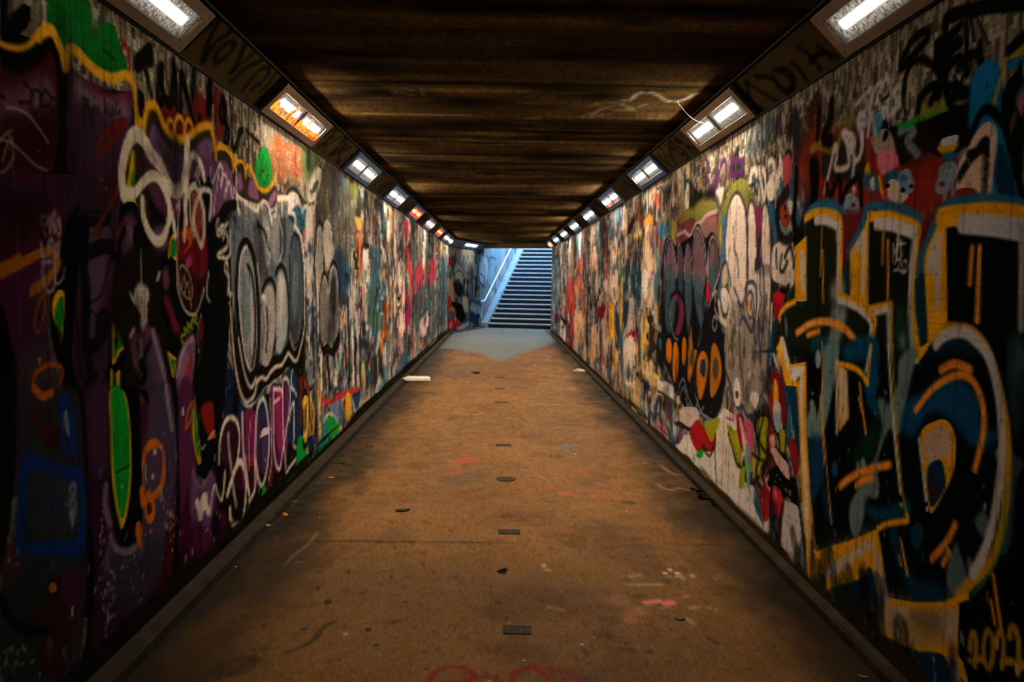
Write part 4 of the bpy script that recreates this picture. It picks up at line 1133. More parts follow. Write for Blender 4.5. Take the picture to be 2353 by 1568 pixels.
# ---------------------------------------------------------------- right wall, from the far end towards the camera
tiles(S_RIGHT, [(100,90,74),(122,110,94),(74,66,54),(150,138,122)])
BE = ['d8b898','c8a080','e0c8b0','b09080']; GR = ['808488','5c686e','98989a','44505a']; BL = ['34708c','245070','507890','1c3850']
clutter(S_RIGHT, 1267, 1330, .0, .97, GR+BL+['383c44','a09088'], 240, (.4,1.1), 'bpst', 11)
clutter(S_RIGHT, 1290, 1420, .0, .95, BE+GR+BL+['3a3030','d8c0b0','b0302c'], 300, (.35,1.0), 'bpst', 12)
clutter(S_RIGHT, 1400, 1560, .0, .95, BE+['caa060','d8c8b8','38302c','34708c','e0a030','806070'], 330, (.3,.9), 'bpst', 13)
clutter(S_RIGHT, 1400, 1620, .78, .95, ['8c7460','a03020','d8b8a0','305878','6a7030','3c2c28'], 120, (.2,.5), 'btsd', 14)
clutter(S_RIGHT, 1480, 1850, .02, .32, ['e0d4c4','d8d0c8','285878','b02830','a8a020','384860','e08090','181818'], 210, (.15,.45), 'btsd', 15)
clutter(S_RIGHT, 1600, 1700, .70, .92, ['6a6034','80724c','3a302c','504860'], 60, (.2,.5), 'bsd', 16)
clutter(S_RIGHT, 1770, 1860, .25, .95, ['4a1c1c','2c2420','b4a090','24506c','7c2422','20201e'], 90, (.15,.5), 'bst', 17)
S_RIGHT.run("""
@ 1260 500 3.92
f d84038 so=3 a=.9 | 195 560 240 540 250 640 250 860 205 870 190 760
f e8604c so=4 a=.9 | 265 400 290 385 320 440 330 620 340 800 330 960 310 940 295 760 260 620
f d82c34 so=2 | 215 900 235 890 235 1060 218 1080
f e8b888 so=2 | 245 880 320 880 330 1000 320 1120 290 1150 255 1100
f 16222c so=1 | 140 880 170 930 205 950 205 1010 150 940
f e8c8c0 so=1 | 135 960 180 1000 180 1180 140 1150
f 4c1c38 so=3 | 75 880 130 870 130 960 80 980
f d8bca4 so=2 | 560 380 610 330 640 520 640 740 600 760 570 640
f d8a888 so=2 | 410 290 450 290 450 460 420 480
f 4c5a3c so=2 | 640 420 690 430 680 560 650 620
f f0a410 | 560 740 590 760 600 900 598 1080 575 1110 552 1000 550 860
f 28343c so=1 | 615 800 640 760 655 900 655 1150 625 1190 612 1060
f 20303c so=2 | 700 380 750 400 745 640 720 960 690 960 690 700
f 203844 so=2 | 760 460 830 480 840 760 800 800 760 640
f d8ccb8 so=2 | 850 480 900 470 905 640 890 740 850 660
f 7c1024 | 450 840 510 780 520 840 500 900 460 900
f 901020 | 715 1060 800 1020 800 1090 760 1110 715 1100
f e0cdb4 so=1 | 700 1120 780 1110 780 1500 740 1540 700 1460
s 6fa0a0 w=9 | 690 1100 690 1300 710 1568
s 507c8c w=10 so=2 | 950 60 960 200 1000 420 980 560
f e0c090 so=1 | 880 30 920 60 925 260 960 360 960 480 900 460 870 300
s e08a18 w=9 so=1 | 870 60 900 10 940 30 945 110
s e8c060 w=8 | 760 200 800 150 840 140 850 240
f 301c14 so=2 | 710 140 760 120 800 20 780 -20 740 60
f e0b080 | 600 780 618 740 640 700 650 640 640 600 625 740
f e8c040 so=1 a=.8 | 860 900 900 880 910 1100 890 1240 860 1200
f 241c14 so=1 a=.9 | 900 900 960 900 950 980 990 1020 960 1100 990 1180 950 1240 980 1340 930 1300 900 1250 920 1150 890 1080 920 1000
s f0b020 w=6 | 890 1250 900 1340 960 1430 1000 1460 985 1520 920 1450 860 1380
s f0b428 w=4 | 1000 860 1000 1100 1005 1400
s b0c0c4 w=8 | 960 560 965 740 970 860 1000 1000
f 1c3038 | 780 1400 830 1380 860 1420 900 1480 940 1568 900 1568 840 1460 790 1420
f e0a030 so=1 | 600 1220 630 1200 630 1340 590 1400
f 38505c | 590 1450 640 1380 610 1480 590 1530
f d89010 so=1 a=.9 | 395 1060 410 1060 420 1250 400 1260
f e0b090 | 405 1020 460 1000 470 1260 415 1260
s 4c8090 w=12 so=2 | 455 1150 450 1300 450 1450
s 18181a w=5 | 180 1060 190 1200
s 1a1c1a w=6 | 380 1180 380 1400
s f0d8d0 w=2.5 | 510 130 520 190
s 782830 w=5 so=1 | 660 1100 670 1280
l 3a2018 w=2 a=.8 | 470 560 475 740
e 28181a | 380 650 12 30 470 680 14 30 450 800 14 40 400 780 10 30
@ 1480 350 3.135
s 8f8070 w=3 so=1 | 0 430 30 480 50 700 90 900
# olive halo piece and maroon/grey-blue letters
f 8c8438 so=2 | 130 520 180 440 240 560 220 640 160 600
f 3c78a0 so=3 | 100 560 150 500 200 540 140 620
f 7c7838 so=1 | 260 520 300 420 420 330 520 370 540 460 600 400 600 340 640 240 700 190 760 230 790 320 780 420 640 430 560 620 540 780 500 760 280 600
f 7c7838 so=1 | 540 500 640 250 720 190 780 260 770 420 700 440 620 640 560 760
f 70383a so=1 | 240 560 290 500 360 470 400 500 530 420 530 620 550 700 520 900 420 900 330 760 230 640
f 885c58 so=3 | 400 520 450 470 520 470 525 620 480 700 430 560
f 705868 so=2 | 130 700 170 620 220 720 300 660 370 580 430 560 490 640 545 740 520 900 330 940 150 1000
f 4c626a so=5 | 120 840 540 780 560 1100 460 1180 130 1150
s 8a7078 w=3.5 | 140 780 170 640 200 700 240 660 270 760 300 700 360 760 370 560 410 520 450 620 470 680 500 620 550 720
s c8b4b0 w=3 | 240 600 300 570 340 600 380 520 420 500 460 450 525 425
s 181c20 w=5 so=1 | 150 800 160 1000 150 1200 160 1500
s 1c1c20 w=4 so=1 | 200 820 240 980 250 800
s 181818 w=5 so=1 | 310 780 340 900 330 1100
s 15181a w=6 so=1 | 405 880 470 1030 520 820
s 181818 w=6 so=1 | 180 1080 240 1010 290 1030 310 1120 320 1300 330 1480
s 141416 w=3.2 so=.5 | 128 960 140 760 170 630 200 700 215 800 235 660 265 740 285 880
s 141416 w=3 so=.5 | 285 980 295 760 320 670 345 740 355 900
s 141416 w=3 so=.5 | 360 940 358 640 395 535 432 610 452 760 470 980
s 141416 w=3 so=.5 | 470 900 472 720 495 625 530 690 552 760 530 900 500 1000
s 8090a0 w=2 so=.5 a=.8 | 150 900 160 740 175 690 190 760 195 900
s 8090a0 w=2 so=.5 a=.8 | 230 900 240 740 255 780 262 900
s 948890 w=2 so=.5 a=.8 | 380 860 378 650 395 590 412 660 425 800
s 6c8494 w=2 so=.5 a=.8 | 310 900 318 760 330 800 335 920
s 101214 w=5 so=1 | 180 900 190 1060 200 1200
s 101214 w=4 so=1 | 260 900 275 1040
s 101214 w=5 so=1 | 370 900 380 1040 372 1200
f 1c3440 so=2 a=.8 | 480 700 500 660 520 740 505 900 485 860
f 8c2440 so=2 | 210 1020 260 1010 290 1100 300 1250 270 1180 240 1070
f 16181a so=2 | 120 960 200 1040 330 1120 440 1100 500 1180 520 1300 540 1568 130 1568 120 1200
s 5c7880 w=4 so=1 | 250 1060 260 1200 230 1350 250 1450
s 4c6a78 w=4 so=1 | 380 1060 390 1200 410 1360
s 5c7c88 w=5 so=1 | 440 1060 460 1250 450 1350
s b01c28 w=3 so=1 | 200 1120 210 1260 240 1340
s c8202c w=4 | 455 950 470 980 460 1100
s 806068 w=3 so=1 | 270 1180 300 1360
f d8701c so=1 | 165 1370 180 1340 200 1400 195 1500 165 1480
@ 1480 750 2.6125
f 16160f so=1 | 125 60 480 40 500 200 480 420 460 520 400 580 345 540 300 480 270 510 230 460 190 410 160 300 130 180
f c86414 so=1 | 145 90 170 90 165 190 150 205 138 160
f c86814 so=1 | 175 160 205 130 225 220 215 300 190 340 175 260
f b05c14 so=1 | 240 120 265 90 265 200 245 245
f c06418 so=1 | 275 60 320 90 335 160 300 270 275 325 280 200
f b87024 so=1 | 325 220 355 150 390 180 375 320 345 435 325 340
f a8641c so=1 | 400 350 470 250 475 340 410 450 395 400
f 38302c so=2 | 300 130 330 120 320 200 300 220
s 6c7c84 w=3 so=1 | 160 60 200 140 220 100 260 60
s 7c8488 w=2.5 so=1 | 210 340 215 420 250 370 270 480 310 420 330 530 370 480 380 570 430 540 470 510
s 8c8c8c w=1.8 | 430 80 440 160 430 260
s 20405c w=3 so=1 | 350 190 360 300
# silver throw-up of tall fingers
f 94897c so=1 | 495 30 500 -60 750 -60 755 120 745 300 700 480 660 530 610 510 590 480 560 480 520 380 490 240
@ 1480 350 3.135
f 2c6890 so=2 | 905 380 950 400 960 640 930 700 900 560
f 4c2c30 so=2 | 740 500 920 500 920 900 740 900
f 8c3050 | 800 410 845 400 845 520 830 620 810 560
f e8a020 | 560 520 585 580 580 700 562 700 550 620
f 3c7090 so=1 | 570 480 610 460 590 760 560 800 560 720
f e6d2c0 | 595 760 600 560 620 400 650 330 680 300 710 340 735 440 745 620 745 1050 720 1100 695 1090 640 980 620 880
f e2cdbc | 752 600 755 430 770 360 790 370 803 460 810 700 800 820 790 930 760 920
f e4d0c0 | 850 600 852 440 872 375 890 380 912 500 918 700 915 1180 880 1180 860 900 845 740
f 94897c so=1 | 600 860 700 1000 790 880 915 820 920 1200 900 1568 590 1568 600 1300 640 1020
f d8c8b8 so=2 | 620 880 690 900 740 1080 640 1060
f d8c8b8 so=2 | 760 900 830 880 860 900 915 900 918 1200 860 1200 740 1180
f b0a494 so=3 | 620 1100 700 1150 700 1300 620 1300
s 3c2c48 w=2.2 | 595 800 590 620 610 430 645 320 680 285 715 330 745 440 750 620 748 900 740 1020 710 1105 685 1080
s 2c2c48 w=2.2 | 752 800 750 480 772 350 800 400 812 560 812 760
s 34344c w=2.2 | 850 760 848 480 875 360 905 430 920 640 922 900 915 1300 905 1568
s 2c3448 w=2 | 570 900 575 820 600 790 615 850 635 960 630 1080 600 1170 580 1180 565 1100
f e0d4c8 | 560 1000 590 980 625 1040 600 1160 570 1120
f b8a890 so=1 | 568 900 580 830 600 810 610 880 605 940 575 980
s e0d0c0 w=4 | 500 980 505 1060 545 1090 555 1180 600 1240 625 1130 635 1000
s 28304c w=2.5 | 740 1000 745 950 775 935 800 960 812 1060 800 1200 775 1290 740 1220 715 1190 700 1240
e 283050 w=2 | 768 1100 22 95
e e0a050 | 760 1110 10 55
e 5070a0 | 775 1100 8 45
s 28304c w=2.2 | 800 840 805 780 825 790 840 900 840 1000 850 1060 830 1160
s 28304c w=2.2 | 850 800 848 770 865 860 870 1000 865 1250 850 1290 830 1200
s 28304c w=2.4 | 790 1200 795 1340 815 1370 830 1180 835 1400 850 1380 865 1200
s 28304c w=2 | 660 980 700 1110 690 1200 700 1568
s 382838 w=1.6 | 655 540 660 700 680 760 690 900
@ 1480 750 2.6125
s 282c44 w=2.4 | 480 230 520 340 545 440 575 500 595 480 620 540 660 530 700 440 740 300 755 100
s 403040 w=1.5 | 580 60 590 250 605 440
f e8ddd0 | 545 420 550 340 565 310 580 360 585 440 570 485 552 470
e 2c2420 | 565 415 8 25
f e0d4c8 so=1 | 635 430 650 395 680 400 695 440 670 500
f d8ccc0 so=3 a=.8 | 620 280 660 260 670 290 640 310
# lower strip between piece and kerb
f e8dccc | 85 345 150 340 215 420 210 470 130 410
l 302820 w=3 | 90 395 150 420 210 470 225 560
f f0e8d8 so=1 | 225 510 325 500 325 605 230 600
s 201c18 w=4 | 225 600 280 610 325 625
f e8e0d0 | 470 520 500 500 560 570 550 615 490 575
l c02838 w=1.4 | 540 460 545 575 500 555
f c01c1c | 285 600 340 570 360 680 345 750 320 770 295 700
f c4201c | 360 610 420 690 400 750 365 700
f 109030 | 318 768 352 740 345 800 325 800
f a09818 so=1 | 380 580 460 550 430 640 405 700 385 650
s 101010 w=2 | 355 700 395 775 430 680 430 560
f e4dccf so=1 | 310 810 430 770 440 980 350 920
f e8e0d4 so=1 | 190 720 280 730 310 880 220 800
f e6ddd0 so=1 | 440 620 520 580 570 860 600 1000 560 1080 450 990
s e0b050 w=1.5 so=.5 | 445 640 450 760 470 820
s e0b050 w=1.5 so=.5 | 480 650 500 720 480 820
s e0b050 w=1.3 so=.5 a=.8 | 460 880 500 860 480 980 520 920
l 201818 w=1.5 | 430 780 442 990
l 201818 w=1.5 | 310 800 300 880
f a8a41c | 505 600 570 640 580 760 565 820 540 760
s 101410 w=2 | 510 650 545 700 570 830 600 880 600 780 640 680
f c85878 so=1 | 620 580 655 590 645 700 620 680
f d8c4bc | 600 580 615 760 605 820 590 700
f a0a01c | 700 560 745 600 740 780 710 830 695 700
f a8a41c | 825 640 850 660 850 780 830 720
s 161812 w=3 | 700 530 690 700 720 860 660 940
s 161812 w=2.5 | 760 540 740 700 765 840 740 900
s 28201c w=2.5 | 720 430 760 540 800 640 860 820
s 101410 w=3 | 800 600 830 720 870 900
f 101010 so=1 | 760 880 830 840 910 960 920 1080 860 1060 780 950
f e0b8a8 | 765 760 800 740 870 860 870 930 820 860
f 701c24 so=1 | 770 270 830 300 860 400 860 560 830 600 790 460
f e8a818 | 788 330 805 335 815 450 785 450
f d8c8b8 so=.5 | 785 460 825 470 830 560 835 620 790 600
f 90a8c0 so=.5 | 790 520 825 540 820 640 795 620
s 18506c w=6 so=2 | 860 380 880 520 870 700
s 90b0cc w=1.4 | 870 660 875 520 885 500 890 640 905 560 905 650
f 701c24 so=1 a=.9 | 880 690 915 700 915 860 890 840
f d8d0c8 so=1 | 610 990 650 960 700 1060 730 1260 690 1200 620 1130
f 9c2028 so=1 | 690 1020 730 960 760 1000 800 1090 760 1160 720 1120
f b82830 so=1 | 760 960 800 970 830 1030 815 1150 790 1120
f e0c8bc so=1 | 725 1200 755 1190 760 1265 735 1265
f 20506c so=2 a=.8 | 640 1060 700 1080 720 1220 660 1180
f 14181a | 825 1090 850 1040 840 1260 825 1340 800 1340 815 1200
f dcd6cc | 850 1060 890 1090 920 1080 945 1200 965 1380 950 1490 900 1450 850 1380 835 1300
f 14384c so=.5 | 925 980 955 1200 975 1400 970 1520 960 1500 940 1200
@ 1480 350 3.135
f e4d6c6 so=1 | 940 680 1060 640 1090 700 1080 960 1000 950 930 900
f b8aca0 so=3 a=.5 | 960 860 1080 860 1080 960 980 950
s 14140e w=2.4 | 960 700 965 830
s 14140e w=2.4 | 1000 740 990 840 1010 860 1040 790
s 14140e w=2.4 | 1020 760 1060 680 1080 760 1085 830 1100 700
l 14140e w=2.4 | 1100 700 1120 810 1150 700 1165 820
f c01c24 so=1 | 940 1020 1010 1000 1020 1060 970 1150 945 1110
f 9c1c28 so=2 | 940 1100 990 1080 1000 1200 960 1280 945 1200
f 8c1824 so=1 | 920 1280 950 1240 960 1400 930 1400
s e0dcd0 w=3 | 930 1100 925 1300 940 1440 965 1540
s 2c5c90 w=3 | 905 1290 915 1450 930 1568
s 101010 w=3 so=1 | 990 990 1030 1000 1050 960
# purple tag, tall white tag above
s 48224c w=4 so=1 | 460 60 480 300 520 200 540 60 500 320 560 90 590 60 600 160 580 240
s 48224c w=4 so=1 | 640 20 620 180 650 60 720 70 700 140 640 160
f d8ccc0 so=2 a=.9 | 515 290 540 260 580 250 575 300 555 380 540 330
f e4d8c8 so=.5 | 300 320 320 225 345 240 345 300 325 400 305 390
s 1c3c54 w=3 | 295 300 300 230 325 200 350 240
f 14120e so=4 a=.8 | 340 200 400 280 500 260 500 330 420 340 340 400
s 1a1610 w=3 so=1 | 100 260 130 250 160 290 190 280
s e8dccc w=4.5 | 765 240 780 140 810 130 815 200 830 330
s e8dccc w=4 | 830 120 850 250 870 340 880 200 860 120
s e8dccc w=4 | 900 80 930 60 950 120 920 200 930 300 960 200 940 90
s e8dccc w=3.5 | 975 240 985 80 990 30 1000 120 975 180
s 14384c w=2 | 765 240 800 230 820 190 820 300 800 250
f e8dccc so=1 | 880 240 940 200 945 330 900 340
f b84850 so=1 | 1010 60 1050 10 1070 60 1070 180 1050 300 1020 240
s 1c1414 w=8 so=3 a=.9 | 1040 280 980 380 970 480 1000 600 1060 620
f a03c24 so=2 | 990 400 1040 380 1060 480 1040 540 1000 500
e 101010 | 1025 400 8 20 1030 460 8 16
f e0d0c4 so=1 | 1040 350 1080 360 1075 450 1050 430
s 7c9cb0 w=2.4 | 990 500 1010 560 1040 580 1060 520
s 14110e w=9 so=4 a=.9 | 1180 60 1190 160 1170 400 1140 560 1100 640
""")
clutter(S_RIGHT, 1268, 1400, .02, .95, GR+BL+BE+['c04038','30282c','181c20'], 330, (.12,.45), 'tsdsb', 61, lw=(.015,.05), al=.85)
clutter(S_RIGHT, 1390, 1540, .02, .92, BE+['caa060','e0d0c0','282420','34708c','181818','806070'], 230, (.08,.35), 'tsdt', 62, lw=(.012,.04), al=.85)
clutter(S_RIGHT, 1530, 1660, .25, .72, ['181c20','5c6c78','7c6068','38302c'], 25, (.1,.4), 'tsd', 63, lw=(.012,.035), al=.8)
ragged(S_RIGHT, 8.2, .028, 3)
S_RIGHT.run("""
@ 1500 480 1.495
# tall flame-like letters: mauve tops, slate middles, black and orange tongues below
f 16161a so=1 | 36 230 44 140 60 90 80 130 110 110 140 90 160 50 184 100 206 80 232 140 236 220 224 320 250 480 250 620 236 690 216 726 186 720 170 640 146 690 124 660 112 610 84 650 64 590 44 540 34 400
f 6c5460 so=2 a=.9 | 46 220 50 160 62 112 76 160 80 240 60 250
f 6c5460 so=2 a=.9 | 84 220 86 150 92 130 104 170 106 240
f 745c62 so=2 a=.9 | 112 240 116 150 124 130 134 170 136 250
f 785c60 so=2 a=.9 | 144 240 146 110 160 74 178 130 184 220 176 300 156 280
f 745c62 so=2 a=.9 | 190 240 198 140 208 108 228 150 230 220 212 280
f 3c5260 so=3 a=.85 | 46 220 70 210 78 320 66 420 48 400
f 3c5260 so=3 a=.85 | 88 220 106 230 104 330 92 300
f 40545f so=3 a=.85 | 114 230 136 230 140 330 126 420 116 340
f 40545f so=3 a=.85 | 146 230 176 250 184 340 168 400 150 330
f 3c5260 so=3 a=.85 | 196 200 220 200 214 300 200 300
s a89098 w=1.8 so=.4 | 42 280 46 160 60 100 74 150 84 240
s a89098 w=1.6 so=.4 | 84 230 88 140 94 122 106 170 112 240
s a89098 w=1.6 so=.4 | 112 220 118 140 126 124 136 160 140 240
s b09ca0 w=2 so=.4 | 142 260 144 110 160 64 180 120 188 240 186 330
s b09ca0 w=2 so=.4 | 188 280 194 140 208 96 232 146 232 220 206 290 192 340
s 101012 w=2.6 so=.4 | 82 250 92 330 86 420
s 101012 w=2.6 so=.4 | 110 230 108 330 118 440
s 101012 w=3 so=.4 | 140 230 144 340 156 440
s 101012 w=3 so=.4 | 188 240 176 330 190 420
f c02030 | 186 262 194 256 198 300 188 320
f 7c2c48 so=1.5 | 64 290 84 284 104 310 110 370 96 430 78 430 90 380 92 330 74 310
s 101012 w=4 so=.4 | 58 330 66 300 86 286 108 316 114 390 104 450
s 7c8c94 w=1.6 so=.4 | 60 320 64 400 74 440 88 450
s 5c7080 w=2 so=.6 | 130 330 128 430 136 500
s 5c7080 w=2 so=.6 | 160 330 170 420 160 470
f c87018 so=1 | 50 520 50 460 60 446 66 480 62 530
f c87018 so=1 | 68 560 72 470 84 460 92 500 90 560 78 600
f b86818 so=1 | 104 520 106 450 118 450 120 500 112 540
f c87018 so=1 | 124 570 128 480 136 400 142 480 156 490 144 550 130 600
f c87018 so=1 | 154 600 158 520 176 490 190 520 184 600 166 660
f b06818 so=1 | 196 620 202 480 222 470 240 540 234 600 208 650
f 1c3448 so=1 | 166 560 172 520 184 530 180 580
f 3c3830 so=1.5 a=.8 | 132 520 140 480 148 500 140 550
f 3c3830 so=1.5 a=.8 | 206 560 216 510 230 540 220 590
s 8c9096 w=1.8 so=.4 | 44 540 64 590 84 640 98 600 112 590 126 650 148 690 160 660
s 8c9096 w=2.4 so=.4 | 150 640 168 700 186 716 214 730 240 690 252 620
s c8bcb4 w=2 | 206 300 220 284 214 340 240 390 264 380 268 330
s c8bcb4 w=1.6 | 206 390 214 370 224 390 214 420 206 400
f c8b8b0 | 98 690 156 690 152 752 104 744
s 141210 w=3 | 80 740 104 744 130 762 156 750
f e0d8d0 so=.5 | 24 600 36 600 90 650 86 680 50 650 24 640
s 181612 w=2.6 | 22 630 56 650 86 680 90 716
f 8c8820 so=1 | 84 670 94 690 94 730 86 700
@ 1560 940 2.134
# low wall left bare: white ground with scrawls in olive, red and pink
f dcd4c8 so=.5 r=.1 | 50 130 110 200 190 200 190 60 236 40 300 280 350 420 430 620 400 600 300 500 180 400 60 310 10 250 10 180
f a81c20 | 62 110 100 56 126 130 116 200 104 222 84 196 70 160
f a81c20 | 124 90 150 150 182 140 168 190 152 210 130 180
f a09a20 so=.5 | 128 70 200 50 190 110 168 160 148 150
f 108c30 | 64 150 62 110 70 170
f 108c30 | 92 224 124 190 118 236 104 246 94 240
s 141010 w=1.8 | 118 190 150 232 180 180 184 130
l 2a1c18 w=1.8 | 178 190 192 410
l 2a1c18 w=1.4 | 82 220 76 316
s d8a848 w=1.4 so=.4 | 196 80 214 150 210 250
s d8a848 w=1.4 so=.4 | 220 60 240 180 236 280
s d8a848 w=1.2 so=.4 | 200 300 220 330 206 390 216 410
f 98981c | 244 90 282 120 290 240 300 290 284 280 262 180
s 141410 w=1.8 | 246 120 264 180 290 270 320 290 330 220
f 98981c | 306 300 326 290 322 380 300 390
f e0d8d0 | 212 30 280 30 286 110 240 60
l b02438 w=1.2 | 262 -10 274 60 240 48
f 8c1c28 so=1 | 290 40 320 40 330 200 310 200 292 120
f c85874 so=1 | 324 60 366 80 368 180 350 260 336 180
f e0b8b0 | 300 50 312 60 330 160 326 230 316 180
f 60a0a0 so=1 | 330 190 346 200 348 370 340 400 330 300
f 98981c so=.5 | 396 60 440 50 440 150 426 240 400 340 400 200
s 1c1a14 w=3 | 376 20 380 120 400 220 380 330 420 420
s 1c1a14 w=2.6 | 420 40 400 160 440 240 410 300 430 390
s 1c1a14 w=2.4 | 450 60 440 180 470 260
s 28201c w=2 | 360 220 420 260 460 230 500 260 480 160
f 98981c | 500 110 524 110 526 190 512 226 500 180
s 141410 w=2 | 498 160 500 210 524 230 530 150
f dcb0a4 | 456 200 480 200 510 240 540 280 536 350 520 330 490 280
f d8a8a0 so=.5 | 450 150 470 130 480 170 466 200
f 121212 so=.5 | 470 290 490 300 540 350 570 340 590 460 580 480 540 470 500 400 440 380
e c8b89c | 486 330 2 8 500 350 2 7 530 400 3 12 546 414 3 16 536 446 3 12 548 456 3 14 550 270 3 14 566 220 3 12 478 360 2 6
f 8c1c24 so=1 | 540 160 570 170 586 220 582 320 566 330 556 260
f 8c1c24 so=1 r=.2 | 400 420 430 380 450 460 440 560 420 560
f c02830 so=1 | 464 390 490 390 510 430 500 520 484 480
f d89890 so=1 a=.8 | 470 410 484 410 484 450
f d0c0b8 so=.5 | 420 570 444 560 448 620 424 626
f 244c64 so=2 a=.8 | 370 400 400 430 410 540 380 500
s 1c1c18 w=4 so=.5 | 460 400 456 520 484 640 486 690
s 4c1c20 w=3 so=.5 | 520 450 508 560 490 660
f 1c4c4c so=2 a=.8 | 424 630 470 600 486 680 450 670
f c8c0b8 so=.5 | 522 470 540 460 580 480 596 560 616 700 614 800 590 780 540 740 504 690
s 12384c w=2 | 590 470 606 580 622 700 626 840
""")
